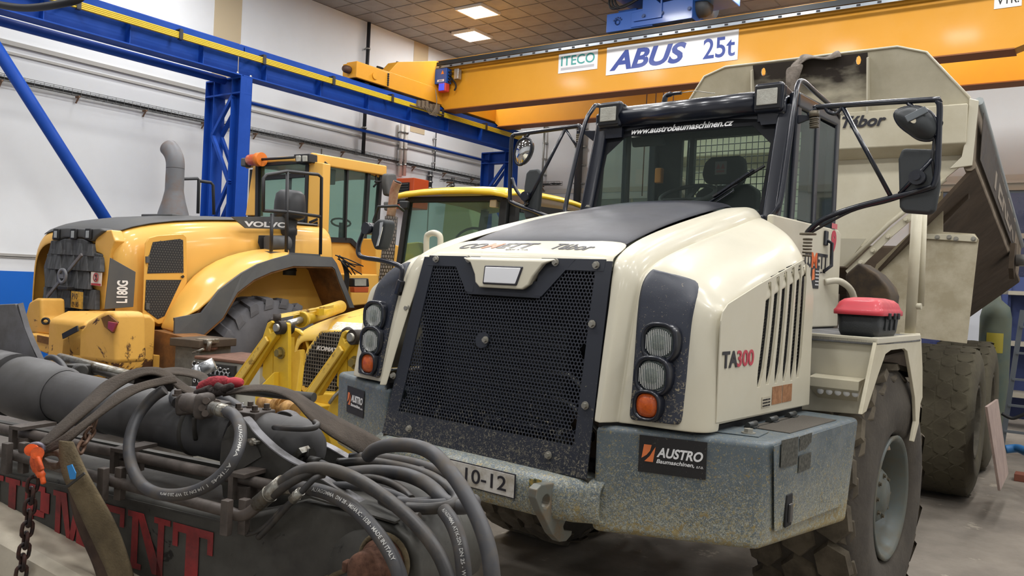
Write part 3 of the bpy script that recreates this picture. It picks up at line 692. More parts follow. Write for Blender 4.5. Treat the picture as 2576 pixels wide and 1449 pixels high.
# side skins with louvre slots
def sidepoly(pts, sgn): return [(x*sgn, y, z) for x, y, z in pts]
q = lambda x, y, a=1.132: T.q(x, y, a=a)
slots_t = [(1934, 709), (1955, 695), (1974, 683), (1993, 672), (2010, 665), (2023, 660)]
slots_b = [(1905, 974), (1927, 967), (1949, 964), (1969, 960), (1988, 957), (2003, 950)]
SL = []
for (tx, ty), (bx_, by) in zip(slots_t, slots_b):
    t_, b_ = q(tx, ty), q(bx_, by); L = []
    for k in range(13):
        u = k/12; y = b_.y+(t_.y-b_.y)*(1-(1-u)**1.6); z = b_.z+(t_.z-b_.z)*u; w = .027
        if k in (0, 12): w = .009
        if k in (1, 11): w = .021
        L.append((y, z, w))
    SL.append(L)
for sgn in (1, -1):
    base = [(1.10, .14, 1.365), (1.10, 1.21, 1.355), (1.10, 1.19, 1.9), (1.10, 1.12, 2.03), (1.10, .66, 1.955), (1.10, .42, 1.85), (1.10, .24, 1.79), (1.10, .14, 1.75)]
    if sgn == 1:
        pl = part('hood_side', MB().prism([(1.127, y, z) for _, y, z in base], (.004, 0, 0)), m_cream)
        dr_ = [(1.12, .10, 1.375), (1.12, 1.20, 1.36), (1.12, 1.185, 1.93), (1.12, 1.10, 2.075), (1.12, 1.0, 2.10), (1.12, .47, 1.962), (1.12, .16, 1.872), (1.12, .115, 1.84), (1.12, .10, 1.80)]
        pl2 = obj('side_door', MB().prism([(1.131, y, z) for _, y, z in dr_], (.006, 0, 0)), m_cream, pl)
        cuts = [MB().prism([(1.05, y-w, z) for y, z, w in L]+[(1.05, y+w, z) for y, z, w in reversed(L)], (.2, 0, 0)) for L in SL]
        cut(pl, cuts)
        pl2.modifiers.clear(); cut(pl2, [MB().prism([(1.05, y-w-.004, z) for y, z, w in L]+[(1.05, y+w+.008, z) for y, z, w in reversed(L)], (.2, 0, 0)) for L in SL])
        md = pl2.modifiers.new('b', 'BEVEL'); md.width = .003; md.segments = 2; md.limit_method = 'ANGLE'
        mb = MB(); mm = mat('louvre_mesh', '#131313', .7, dirt='#4b463d', amt=.4, scale=60)
        for L in SL:
            for k in range(34):
                u = k/33; i = min(11, int(u*12)); f = u*12-i; y = L[i][0]*(1-f)+L[i+1][0]*f; z = L[i][1]*(1-f)+L[i+1][1]*f
                mb.beam((1.118, y-.035, z-.004), (1.118, y+.035, z+.010), .006, .004)
        obj('louvre_mesh', mb, mm, pl, kind='stuff')
        part('side_backing', MB().box(1.09, 1.10, .35, 1.18, 1.4, 1.86).prism([(1.09, .45, 1.86), (1.09, 1.17, 1.86), (1.09, 1.16, 2.02), (1.09, .9, 2.0), (1.09, .6, 1.93)], (.01, 0, 0)), m_int)
        text('lettering', 'TA', (1.139, q(1813, 905).y, 1.60), Y, Z, .155, .072, m_black_txt, pl2, bold=.03)
        text('lettering', '300', (1.139, q(1850, 905).y, 1.60), Y, Z, .18, .072, m_red_txt, pl2, bold=.02)
        s0 = q(1943, 988, 1.139)
        for k in range(2): obj('sticker', MB().box(1.138, 1.1395, s0.y+.13*k, s0.y+.12+.13*k, 1.40, 1.485), mat('sticker_brown', '#a5754e', .5, dirt='#8a5f3f', amt=.5, scale=30), pl2)
        obj('sticker', MB().box(1.138, 1.1395, s0.y-.12, s0.y-.02, 1.395, 1.445), mat('sticker_faded', '#b8b09c', .5), pl2)
        for k in range(3): text('lettering', 'ROTATING FAN', (1.14, s0.y-.112, 1.40+.014*k), Y, Z, .085, .007, m_black_txt, pl2)
    else:
        part('hood_side', MB().prism([(-1.10, y, z) for _, y, z in base], (-.03, 0, 0)), m_cream, bev=.006)
    part('hood_skirt', MB().prism(sidepoly([(.68, -.09, 1.345), (.80, .02, 1.345), (1.06, .04, 1.345), (1.10, .12, 1.345), (1.10, 1.2, 1.345), (1.02, 1.2, 1.345), (.68, .4, 1.345)], sgn), (0, 0, -.035)), m_int)
    # white tab beside the grille
# ---- lamp pods
bpy.context.view_layer.update(); _dg = bpy.context.evaluated_depsgraph_get()
EVS = {k: v.evaluated_get(_dg) for k, v in SHELL.items()}
HIT = {}
for k_, ev in EVS.items():
    for ia in range(0, 80):
        for ih in range(0, 80):
            a_, h_v = .74+ia*.0055, 1.33+ih*.0095
            hit, loc, nrm, _ = ev.ray_cast(Vector((a_*k_, -1, h_v)), Vector((0, 1, 0)), distance=1.6)
            HIT[(k_, ia, ih)] = loc.y if hit else None
def surf(k_, a_, h_):
    ia = min(79, max(0, round((a_-.74)/.0055))); ih = min(79, max(0, round((h_-1.33)/.0095))); v = HIT[(k_, ia, ih)]
    if v is None:
        for d_ in range(1, 12):
            for i2, j2 in ((ia, ih-d_), (ia-d_, ih), (ia-d_, ih-d_)):
                if HIT.get((k_, i2, j2)) is not None: return HIT[(k_, i2, j2)]+.004*d_
        return .1
    return v
def fb(a, h):
    t = (h-1.34)/.67
    for (a0, b00, b01), (a1, b10, b11) in (((.80, -.015, .10), (.95, -.01, .115)), ((.95, -.01, .115), (1.085, .01, .14)), ((1.085, .01, .14), (1.128, .06, .18))):
        if a <= a1: 
            u = max(0, (a-a0)/(a1-a0)); return (b00+(b01-b00)*t)*(1-u)+(b10+(b11-b10)*t)*u
    return .1
for sgn in (1, -1):
    rows = []
    def onf(x, y):
        b = .05
        for _ in range(8): p = T.q(x, y, b=b); b = surf(1, p.x, p.z)-.012
        return p
    PL = [(1640, 676), (1618, 700), (1605, 745), (1599, 800), (1594, 870), (1589, 940), (1584, 1000), (1580, 1045), (1590, 1057)]
    PR = [(1712, 694), (1761, 713), (1749, 760), (1739, 810), (1732, 880), (1726, 950), (1720, 1010), (1714, 1058), (1704, 1069)]
    L3, R3 = cr([onf(*p) for p in PL], 4), cr([onf(*p) for p in PR], 4)
    def pp(p): return Vector((p.x*sgn, surf(sgn, p.x, p.z)-.016, p.z))
    rows = []
    for l_, r2 in zip(L3, R3):
        row = [pp(l_.lerp(r2, u/12)) for u in range(13)]; row[0].y += .03; row[-1].y += .03
        rows.append([row[0]]+[row[0]+Vector((.004*sgn, -.028, 0))]+row[1:-1]+[row[-1]+Vector((-.004*sgn, -.028, 0))]+[row[-1]])
    rows = [[p+Vector((0, .03, 0)) for p in rows[0]]]+rows+[[p+Vector((0, .03, 0)) for p in rows[-1]]]
    pod = part('lamp_pod', MB().grid(rows), m_pod)
    _m = pod.modifiers.new('sm', 'SMOOTH'); _m.iterations = 3
    for z, a, r, kind in ((1.694, .908, .088, 0), (1.553, .897, .086, 0), (1.428, .89, .066, 1)):
        c = Vector((a*sgn, surf(sgn, a, z)-.026, z)); 
        def sq(rr, t, n=32, e=2.7):
            P = []
            for k in range(n):
                an = 2*math.pi*k/n; cx, sx = math.cos(an), math.sin(an)
                P.append(c+Vector((rr*math.copysign(abs(cx)**(2/e), cx), -t, rr*math.copysign(abs(sx)**(2/e), sx))))
            return P
        hs = obj('headlamp' if kind == 0 else 'turn_signal', MB().grid([sq(r*1.0, -.02), sq(r, .022), sq(r*.94, .032), sq(r*.80, .026), sq(r*.74, .01)], closed=True), m_black, pod)
        if kind == 0:
            mb = MB(); mb.grid([sq(r*.76, .008), sq(r*.6, -.02), sq(r*.3, -.04), sq(.001, -.045)], closed=True)
            obj('headlamp_reflector', mb, m_refl, pod)
            mb = MB(); mb.grid([sq(r*.77, .010), sq(r*.72, .018), sq(r*.5, .026), sq(r*.25, .030), sq(.001, .031)], closed=True)
            g = glass('headlamp_glass', '#f2f2ee', .22, .08); obj('headlamp_lens', mb, g, pod)
            mb = MB()
            for k in range(-7, 8):
                x = k*r*.095; hgt = r*.66*math.sqrt(max(0, 1-(x/(r*.78))**2)); mb.beam(c+Vector((x, -.027, -hgt)), c+Vector((x, -.027, hgt)), .0022, .002)
            obj('lens_flute', mb, mat('flute', '#e4e4df', .15, coat=1), pod, kind='stuff')
            obj('lamp_bulb', MB().sphere(c+Vector((0, .01, 0)), .012, 10), mat('bulb', '#8c8c88', .2), pod)
        else:
            mb = MB(); mb.grid([sq(r*.77, .008), sq(r*.72, .022), sq(r*.4, .028), sq(.001, .03)], closed=True); obj('signal_lens', mb, m_amber, pod)
# ---- grille: frame + perforated plate
def gp(u, h, off=0):
    """u: lateral position, h height -> point on the leaning grille surface"""
    t = (h-1.083)/(2.037-1.083); return Vector((u, -.115+.20*t+.03*max(0, t-.8)*5*max(0, t-.8)-.012+off, h))
def gw(h): return .657-.05*(h-1.083)/.954
def inhole(u, h):
    if h < 1.20 or h > 1.998: return False
    if abs(u) > gw(h)-.075: return False
    if abs(u) < .235+(h-1.88)*.9 and h > 1.845: return False
    if abs(u+.078) < .045 and abs(h-1.625) < .035: return False
    for s_ in (-1, 1):
        if abs(u-s_*(gw(h)-.05)) < .06 and (abs(h-1.62) < .03 or abs(h-1.3) < .03): return False
    return True
PX, PZ, HR = .0192, .0166, .0079
cells = MB(); j = 0; z = 1.09; 
zz = 1.2; jj = 0
vsn = MB()
hexes = set()
while zz < 2.0:
    i = -40
    while i <= 40:
        u = i*PX+(PX/2 if jj % 2 else 0)
        if inhole(u, zz): hexes.add((u, zz))
        i += 1
    zz += PZ; jj += 1
vs = []; fs = []
for u, h in hexes:
    n = len(vs)
    for k in range(6):
        an = math.radians(30+60*k); vs.append(gp(u+PX/math.sqrt(3)*math.cos(an), h+PX/math.sqrt(3)*math.sin(an)*1.0, 0))
    for k in range(6):
        an = math.radians(30+60*k); vs.append(gp(u+HR*math.cos(an), h+HR*math.sin(an), 0))
    for k in range(6):
        an = math.radians(30+60*k); vs.append(gp(u+HR*math.cos(an), h+HR*math.sin(an), .005))
    for k in range(6):
        k2 = (k+1) % 6
        fs.append((n+k, n+k2, n+6+k2, n+6+k)); fs.append((n+6+k, n+6+k2, n+12+k2, n+12+k))
gm_ = bpy.data.meshes.new('perforated_plate'); gm_.from_pydata([tuple(v) for v in vs], [], fs); gm_.materials.append(m_grille)
gp_o = link(bpy.data.objects.new('perforated_plate', gm_), tk); gp_o['kind'] = 'stuff'
# frame around the holes: outline ring split in strips
fr = MB()
hs = [1.083+k*.0477*1 for k in range(21)]
def strip(pts): fr.prism(pts, (0, .006, 0))
L_out = [gp(-gw(h)+.0, h, -.002) for h in hs]; L_in = [gp(-gw(h)+.085, h, -.002) for h in hs]
for sgn in (1, -1):
    rows = [[Vector((p.x*sgn, p.y, p.z)), Vector((q_.x*sgn, q_.y, q_.z))] for p, q_ in zip(L_out, L_in)]
    fr.grid(rows, sm=False)
fr.grid([[gp(-.60+1.2*k/12, 1.083, -.003) for k in range(13)], [gp(-.60+1.2*k/12, 1.21, -.003) for k in range(13)]], sm=False)
for s_ in (1, -1): fr.grid([[gp(s_*(.2+.37*k/6), 1.99, -.003) for k in range(7)], [gp(s_*(.2+.37*k/6), 2.045, -.003) for k in range(7)]], sm=False)
fr.grid([[gp(-.235+.47*k/8-(.0), 1.85, -.003) for k in range(9)], [gp(-.265+.53*k/8, 1.93, -.003) for k in range(9)]], sm=False)
for s_ in (1, -1): fr.grid([[gp(s_*.20, 1.86, -.004), gp(s_*.245, 1.86, -.004)], [gp(s_*.2, 2.04, -.004), gp(s_*.40, 2.04, -.004)]], sm=False)
fr.prism([gp(-.078+.045*math.cos(k*math.pi/4), 1.625+.04*math.sin(k*math.pi/4), -.003) for k in range(8)], (0, .004, 0))
gf = part('grille_frame', fr, m_grille, solid=.006, off=0)
for x, y in ((1098, 652), (1180, 652), (1398, 660), (1500, 667), (1025, 775), (1222, 855), (1490, 815), (990, 945), (1473, 1020), (1030, 1078), (1380, 1145)):
    b = -.1
    for _ in range(6):
        p = T.q(x, y, b=b); b = gp(p.x, p.z).y-.008
    obj('bolt', MB().hexbolt(p, -Y, .0125, .014), m_screw, gf)
# radiator and pipes behind
part('radiator', MB().box(-.45, .35, .12, .16, 1.2, 1.72), mat('radiator_grey', '#3a3d3c', .7, dirt='#2a2b2a', amt=.5, scale=8), bev=.004)
mb = MB()
for k in range(40): mb.box(-.45, .35, .108, .12, 1.21+k*.0128, 1.215+k*.0128)
part('radiator_fin', mb, mat('fin_grey', '#4d504e', .6), kind='stuff')
part('engine_bay', MB().box(-.64, .64, .3, .35, 1.1, 2.0).box(-.64, -.61, .12, .3, 1.1, 2.0).box(.61, .64, .12, .3, 1.1, 2.0).box(-.64, .64, .0, .3, 1.08, 1.1), m_int)
part('hydraulic_pipe', MB().cyl((-.5, .0, 1.22), (.58, .02, 1.24), .024, 12), m_black)
part('hydraulic_pipe', MB().tube([(.3, .05, 1.5), (.42, .05, 1.5), (.6, .05, 1.38)], .012, 8), mat('galv', '#9a9a96', .4, .8))
part('hydraulic_pipe', MB().tube([(.32, .05, 1.38), (.42, .05, 1.37), (.6, .05, 1.26)], .012, 8), mat('galv', '#9a9a96', .4, .8))
for x in (-.36, -.02, .42): part('pipe_clamp', MB().cyl((x-.012, .0, 1.22), (x+.012, .0, 1.22), .034, 12), m_screw)

# ---- bumper
def bbox(sgn):
    top = [(.667, -.10, 1.32), (1.34, .115, 1.325), (1.365, .15, 1.325), (1.38, 1.24, 1.32), (.75, 1.24, 1.32), (.667, .3, 1.32)]
    bot = [(.667, -.10, .855), (1.31, .10, .885), (1.34, .135, .885), (1.36, 1.17, .80), (.75, 1.17, .80), (.667, .3, .84)]
    n = 6; mb = MB(); vs = [(x*sgn, y, z) for x, y, z in top+bot]
    mb.add(vs, [tuple(range(n)), tuple(range(n, 2*n))[::-1]]+[(i, i+n, (i+1) % n+n, (i+1) % n) for i in range(n)])
    return part('bumper_corner', mb, m_bump, bev=.028, seg=4)
br_, bl_ = bbox(1), bbox(-1)
# V side panel line, door, handle
def sq_(x, y, a=1.372): return T.q(x, y, a=a)
dp = [T.q(1944, 1122, a=1.37), T.q(2150, 1058, a=1.385), T.q(2118, 1270, a=1.375), T.q(1945, 1338, a=1.352)]
dpanel = obj('locker_door', MB().prism([p+X*.002 for p in dp], (.004, 0, 0)), m_bump, br_, bev=.002)
for k, (x0, y0, x1, y1) in enumerate(((1966, 1104, 2008, 1178), (2012, 1094, 2042, 1136), (2010, 1143, 2040, 1190))):
    p = [T.q(x0, y0+4, a=1.382), T.q(x1, y0-6, a=1.382), T.q(x1-3, y1-12, a=1.378), T.q(x0-3, y1, a=1.378)]
    obj('sticker', MB().prism(p, (.002, 0, 0)), mat('sticker_dirty', '#55544c', .6, dirt='#3b3b36', amt=.5, scale=70), dpanel)
p = T.q(1984, 1283, a=1.37)
obj('latch_recess', MB().box(1.362, 1.374, p.y-.035, p.y+.035, p.z-.07, p.z+.07), m_int, dpanel, bev=.01)
obj('latch_handle', MB().box(1.37, 1.384, p.y-.02, p.y+.02, p.z-.05, p.z+.03), mat('latch_black', '#2a2b2c', .35, coat=.5), dpanel, bev=.008)
# top deck details
mg = mat('grip_tape', '#5a554d', .95, bump=.6, bscale=250)
for sgn, bo in ((1, br_), (-1, bl_)):
    obj('grip_pad', MB().prism([(x*sgn, y, z) for x, y, z in ((1.17, .42, 1.324), (1.33, .42, 1.324), (1.335, 1.02, 1.322), (1.17, 1.02, 1.322))], (0, 0, .003)), mg, bo)
    obj('grip_pad', MB().prism([(x*sgn, y, z) for x, y, z in ((1.14, .2, 1.324), (1.16, .2, 1.324), (1.16, 1.0, 1.322), (1.14, 1.0, 1.322))], (0, 0, .003)), mg, bo)
    for y in (.38, .62, .86): obj('hinge', MB().cyl((1.155*sgn, y, 1.338), (1.155*sgn, y+.09, 1.338), .013, 12).box(1.13*sgn if sgn > 0 else -1.18, 1.18 if sgn > 0 else -1.13, y+.02, y+.07, 1.322, 1.33), mat('hinge_steel', '#4b4d4c', .4, .5), bo)
    obj('bolt', MB().hexbolt((1.22*sgn, .24, 1.328), Z, .02, .016), m_screw, bo)
    obj('deck_plate', MB().prism([(x*sgn, y, z) for x, y, z in ((1.0, .13, 1.325), (1.28, .2, 1.325), (1.26, .36, 1.325), (1.02, .36, 1.325))], (0, 0, .004)), m_bump, bo, bev=.001)
# centre bar with rolled top, number plate
rows = []
prof = [(.02, 1.075), (-.10, 1.075), (-.165, 1.068), (-.195, 1.05), (-.205, 1.02), (-.205, .93), (-.195, .905), (-.16, .895), (.02, .90)]
for i in range(9):
    u = (-.72, -.66, -.6, -.45, 0, .45, .6, .66, .72)[i]; bow = (-.09, -.07, -.03, .005, .02, .005, -.03, -.07, -.09)[i]
    rows.append([(u, y-bow if y < 0 else y, z) for y, z in prof])
bar = part('bumper_bar', MB().grid(rows), m_bump, solid=.02, off=0)
part('bumper_shelf', MB().box(-.66, .66, -.12, .12, 1.045, 1.08), mat('shelf_dark', '#2b2b28', .8, dirt='#5a5344', amt=.5, scale=20))
p1 = T.q(1298, 1187, b=-.235); 
pl0 = Vector((p1.x-.52, -.234, .955)); plx = Vector((1, 0, 0))
np_ = obj('number_plate', MB().box(pl0.x, pl0.x+.52, -.236, -.232, pl0.z-.003, pl0.z+.109), m_black_txt, bar, bev=.001)
npw = mat('plate_white', '#d2cfc8', .45, dirt='#a89f8e', amt=.4, scale=12); speckle(npw, [('#5c5346', 50, .68)])
obj('plate_face', MB().box(pl0.x+.005, pl0.x+.515, -.238, -.236, pl0.z+.002, pl0.z+.104), npw, bar, bev=.001)
text('plate_lettering', '10-12', (pl0.x+.22, -.2385, pl0.z+.022), X, Z, .25, .066, m_black_txt, bar, bold=.008)
text('plate_lettering', '1U', (pl0.x+.06, -.2385, pl0.z+.022), X, Z, .085, .066, m_black_txt, bar, bold=.008)
for xx, yy in ((1340, 1222), (1352, 1222)):
    p = T.q(xx, yy, b=-.23); obj('sticker', MB().box(p.x-.02, p.x+.02, -.231, -.227, p.z-.028, p.z+.028), mat('sticker_green', '#3b5548', .5, dirt='#b79a4a', amt=.45, scale=60), bar)
# tow hooks
hk = [(1395, 1215), (1410, 1216), (1400, 1232), (1412, 1262), (1420, 1280), (1440, 1297), (1424, 1310), (1418, 1325), (1420, 1333), (1440, 1335), (1438, 1347), (1425, 1362), (1408, 1364), (1390, 1345), (1360, 1285), (1348, 1255), (1350, 1232), (1362, 1220)]
hp = [T.q(x, y, a=.53) for x, y in hk]
for sgn in (1, -1):
    mb = MB().prism([(p.x*sgn if sgn > 0 else -p.x, p.y, p.z) for p in hp], (-.045*sgn, 0, 0))
    c = T.q(1374, 1262, a=.53)
    h_ = part('tow_hook', mb, mat('hook_rust', '#767871', .45, .3, dirt='#866f50', amt=.3, scale=9))
    cut(h_, [MB().cyl((c.x*sgn-.2, c.y, c.z), (c.x*sgn+.2, c.y, c.z), .03, 20)])
    md = h_.modifiers.new('b', 'BEVEL'); md.width = .005; md.segments = 2; md.limit_method = 'ANGLE'
# AUSTRO stickers
def austro(bo, p, xd, w, h, full=True):
    p = V3(p); xd = V3(xd).normalized(); yd = Z; nrm = xd.cross(yd)
    ms = mat('sticker_black', '#1d1c1d', .5); speckle(ms, [('#8b8478', 70, .64)]) if 'sp1' not in MATS else 0; MATS['sp1'] = 1
    s_ = obj('sticker', MB().prism([p, p+xd*w, p+xd*w+yd*h, p+yd*h], nrm*.002), ms, bo)
    o2 = p+nrm*.003
    lf = [(.04, .35), (.10, .78), (.19, .86), (.24, .80), (.20, .55), (.10, .30)]
    obj('logo', MB().prism([o2+xd*w*x+yd*h*(y) for x, y in ((.045, .38), (.075, .76), (.19, .76), (.17, .60), (.12, .48))], nrm*.001), mat('logo_orange', '#e07b45', .45), s_)
    obj('logo', MB().prism([o2+xd*w*x+yd*h*(y) for x, y in ((.25, .72), (.22, .30), (.09, .30), (.17, .46), (.21, .60))], nrm*.001), mat('logo_orange', '#e07b45', .45), s_)
    text('lettering', 'AUSTRO', o2+xd*w*.27+yd*h*.45, xd, yd, w*.68, h*.27, m_white_txt, s_, shear=.25, bold=.03)
    text('lettering', 'Baumaschinen,' if full else 'Baumaschinen', o2+xd*w*.27+yd*h*.27, xd, yd, w*.56, h*.13, m_white_txt, s_, shear=.25, bold=.02)
    text('lettering', 's.r.o.', o2+xd*w*.86+yd*h*.28, xd, yd, w*.1, h*.06, m_white_txt, s_, shear=.25, bold=.01)
xd = Vector((1.34-.667, .115+.10, 0)).normalized()
def onface(px_, py_, sgn=1):
    b = .0
    for _ in range(8):
        p = T.q(px_, py_, b=b); b = -.10+(abs(p.x)-.667)*.215/.673-.005
    return p
pa, pb = onface(1605, 1185), onface(1775, 1205)
austro(br_, pa, xd, (pb-pa).length, .155)
xdl = Vector((1.34-.667, -.215, 0)).normalized()
pa, pb = onface(872, 1035), onface(914, 1050)
austro(bl_, (pa.x, pa.y, pa.z+.0), xdl, (Vector((pb.x, pb.y, 0))-Vector((pa.x, pa.y, 0))).length, .155)

# ---- cab
cabm = m_black
mb = MB()
def mir(mb_, f):
    for s_ in (1, -1): f(mb_, s_)
cabp = lambda n, mb_, m=None, **k: part(n, mb_, m or cabm, **k)
for s_ in (1, -1):
    # A post: twin tubes from scuttle to roof
    p0, p1 = Vector((.675*s_, 1.70, 2.33)), Vector((.675*s_, 1.89, 3.10))
    cabp('windscreen_post', MB().beam(p0, p1, .10, .07, Y), bev=.02, seg=3)
    cabp('cab_post', MB().beam((.715*s_, 1.86, 1.75), (.715*s_, 1.93, 3.12), .05, .07, Y), bev=.01)
    cabp('cab_post', MB().beam((.715*s_, 2.30, 1.75), (.715*s_, 2.28, 3.12), .04, .07, Y), bev=.01)
    cabp('cab_post', MB().beam((.70*s_, 2.68, 1.75), (.70*s_, 2.68, 3.14), .07, .08, Y), bev=.015)
    cabp('roof_rail', MB().beam((.715*s_, 1.88, 3.13), (.70*s_, 2.72, 3.15), .07, .10), bev=.02)
    cabp('side_window', MB().prism([(.722*s_, 1.90, 2.40), (.722*s_, 2.28, 2.40), (.722*s_, 2.27, 3.08), (.722*s_, 1.94, 3.08)], (.004, 0, 0)), m_glassd)
    cabp('side_window', MB().prism([(.722*s_, 2.32, 2.38), (.722*s_, 2.65, 2.38), (.722*s_, 2.65, 3.08), (.722*s_, 2.31, 3.08)], (.004, 0, 0)), m_glassd)
    cabp('corner_window', MB().prism([(.70*s_, 1.74, 2.38), (.72*s_, 1.86, 2.38), (.72*s_, 1.93, 3.08), (.70*s_, 1.91, 3.08)], (.004, 0, 0)), m_glassd)
    # cream door / lower cab side
    dd = [(.735*s_, 1.50, 1.72), (.735*s_, 2.74, 1.72), (.735*s_, 2.72, 2.36), (.735*s_, 2.66, 2.385), (.735*s_, 1.50, 2.385)]
    door = cabp('cab_door', MB().prism(dd, (.04*s_, 0, 0)), m_cream, bev=.012)
    obj('door_handle', MB().box(.775 if s_ > 0 else -.79, .79 if s_ > 0 else -.775, 2.36, 2.42, 2.26, 2.36), m_black, door, bev=.008)
    obj('door_handle', MB().tube([(.78*s_, 2.40, 2.30), (.805*s_, 2.44, 2.28), (.805*s_, 2.45, 2.13), (.78*s_, 2.38, 2.09)], .012, 8), m_black, door)
    cabp('cab_skirt', MB().box(min(.70*s_, .76*s_), max(.70*s_, .76*s_), 1.3, 2.7, 1.70, 1.75), m_int)
    cabp('grab_rail', MB().tube(cr([(.77*s_, 2.42, 2.02), (.84*s_, 2.55, 2.03), (.86*s_, 2.78, 1.93), (.86*s_, 2.82, 1.65)], 6), .022, 10), m_cream)
    # window guard pane beside the seat
    # handrail loops in front of the posts
    pts = [(.70*s_, 1.60, 2.37), (.76*s_, 1.585, 2.42), (.775*s_, 1.62, 2.55), (.765*s_, 1.76, 3.05), (.75*s_, 1.84, 3.20), (.75*s_, 1.92, 3.245), (.75*s_, 2.15, 3.225), (.74*s_, 2.6, 3.19), (.72*s_, 2.68, 3.15)]
    cabp('handrail', MB().tube(cr(pts, 6), .0165, 10))
    # roof lamp box
    lx = .58*s_
    lb = cabp('roof_lamp', MB().prism([(lx-.095, 1.80, 3.05), (lx+.095, 1.80, 3.05), (lx+.095, 1.80, 3.235), (lx-.095, 1.80, 3.235)], (0, .06, 0)), bev=.025, seg=3)
    obj('lamp_hood', MB().add([(lx-.09, 1.86, 3.0), (lx+.09, 1.86, 3.0), (lx+.09, 1.86, 3.225), (lx-.09, 1.86, 3.225), (lx-.075-(0), 2.16, 3.05), (lx+.09, 2.16, 3.05), (lx+.09, 2.16, 3.17), (lx-.075, 2.16, 3.17)],
        [(0, 1, 2, 3), (7, 6, 5, 4), (0, 4, 5, 1), (1, 5, 6, 2), (2, 6, 7, 3), (3, 7, 4, 0)]), m_black, lb, bev=.01)
    obj('lamp_rim', MB().box(lx-.082, lx+.082, 1.792, 1.80, 3.068, 3.215), mat('rim_black', '#0d0e10', .4), lb, bev=.008)
    obj('lamp_lens', MB().box(lx-.066, lx+.066, 1.785, 1.794, 3.092, 3.192), m_lens, lb, bev=.006)
    cabp('lamp_bracket', MB().prism([(lx-.05, 1.84, 2.98), (lx+.09, 1.84, 2.98), (lx+.09, 1.84, 3.06), (lx-.08, 1.84, 3.06)], (0, .05, 0)))
# roof and front beam
rows = []
for y, z in ((1.84, 3.05), (1.825, 3.08), (1.825, 3.13), (1.85, 3.17), (1.90, 3.195), (1.98, 3.205), (2.3, 3.21), (2.6, 3.205), (2.70, 3.18), (2.74, 3.12)):
    rows.append([(x, y, z-(.035 if abs(x) > .65 else 0)) for x in (-.69, -.6, -.45, 0, .45, .6, .69)])
cabp('cab_roof', MB().grid(rows), sub=1, solid=.02)
cabp('header_beam', MB().cyl((-.55, 1.88, 3.125), (.55, 1.88, 3.125), .078, 28))
cabp('header_beam', MB().beam((-.63, 1.90, 3.04), (.63, 1.90, 3.04), .05, .05), bev=.01)
cabp('scuttle', MB().box(-.66, .66, 1.62, 1.74, 2.30, 2.40), bev=.02)
# windscreen with black printed border
ws = lambda u, h: Vector((u, 1.70+(h-2.38)*.285, h))
wsc = cabp('windscreen', MB().grid([[ws(-.64+1.28*k/8, 2.38+.68*j/4)+Vector((0, -.015*(1-(((-.64+1.28*k/8))/.64)**2), 0)) for k in range(9)] for j in range(5)]), m_glass)
wo = lambda u, h: ws(u, h)+Vector((0, -.015*(1-(u/.64)**2)-.003, 0))
bd = mat('glass_border_black', '#101216', .7, spec=.2)
mb = MB()
mb.grid([[wo(-.63+1.26*k/8, 2.985) for k in range(9)], [wo(-.63+1.26*k/8, 3.06) for k in range(9)]])
for s_ in (1, -1):
    mb.add([wo(.60*s_, 2.38), wo(.64*s_, 2.38), wo(.64*s_, 3.06), wo(.60*s_, 3.06)], [(0, 1, 2, 3)])
    mb.add([wo(.60*s_, 2.86), wo(.60*s_, 2.99), wo(.46*s_, 2.99)], [(0, 1, 2)])
    mb.add([wo(.61*s_, 2.38), wo(.61*s_, 2.44), wo(.55*s_, 2.38)], [(0, 1, 2)])
obj('printed_border', mb, bd, wsc)
for nm, pts in (('wiped_arc', 1),):
    pass
ta = T.q(1598, 325, b=1.87)
text('lettering', 'www.austrobaumaschinen.cz', (-.425, wo(-.42, 2.995).y-.006, 2.995), X, (0, .285, 1), .76, .048, m_white_txt, wsc, shear=.25, bold=.025)
# wiper: arm, linkage and blade
w0, w1 = ws(.22, 2.44)-Y*.04, ws(.60, 2.71)-Y*.03
wp = cabp('wiper', MB().tube([w0, w0.lerp(w1, .5)-Y*.01, w0.lerp(w1, .62)], .009, 8).tube([w0+Vector((.03, 0, -.01)), w0.lerp(w1, .5)+Vector((.02, -.01, -.015))], .006, 6))
obj('wiper_blade', MB().beam(w0.lerp(w1, .22)-Y*.012+Z*.02, w1-Y*.004, .012, .022, Y), m_dkrub, wp)
mb = MB()
for k in range(8):
    c = w0.lerp(w1, .3+.07*k)-Y*.02+Z*.015; mb.beam(c, c+(w1-w0).normalized()*.03, .012, .018, Y)
obj('blade_yoke', mb, m_black, wp, kind='stuff')
cabp('wiper_motor_cover', MB().prism([(-.40, 1.66, 2.40), (.45, 1.66, 2.40), (.45, 1.66, 2.43), (-.30, 1.66, 2.43)], (0, .05, 0)), m_int, bev=.01)
# cab rear wall with window and guard mesh
mb = MB().box(-.70, -.47, 2.69, 2.73, 1.75, 3.15).box(.47, .70, 2.69, 2.73, 1.75, 3.15).box(-.47, .47, 2.69, 2.73, 1.75, 2.45).box(-.47, .47, 2.69, 2.73, 3.10, 3.15).box(-.40, -.36, 2.69, 2.73, 2.45, 3.1)
cabp('rear_wall', mb, m_int)
cabp('rear_window', MB().box(-.47, .47, 2.70, 2.705, 2.45, 3.1), m_glass)
mb = MB()
for k in range(20): x = -.45+.9*k/19; mb.tube([(x, 2.78, 2.42), (x, 2.78, 3.12)], .0035, 4)
for k in range(14): z = 2.43+.68*k/13; mb.tube([(-.46, 2.785, z), (.46, 2.785, z)], .0035, 4)
mb.tube([(-.46, 2.78, 2.42), (.46, 2.78, 2.42), (.46, 2.78, 3.12), (-.46, 2.78, 3.12), (-.46, 2.78, 2.42)], .009, 6)
cabp('guard_mesh', mb, m_black, kind='stuff')
mb = MB()
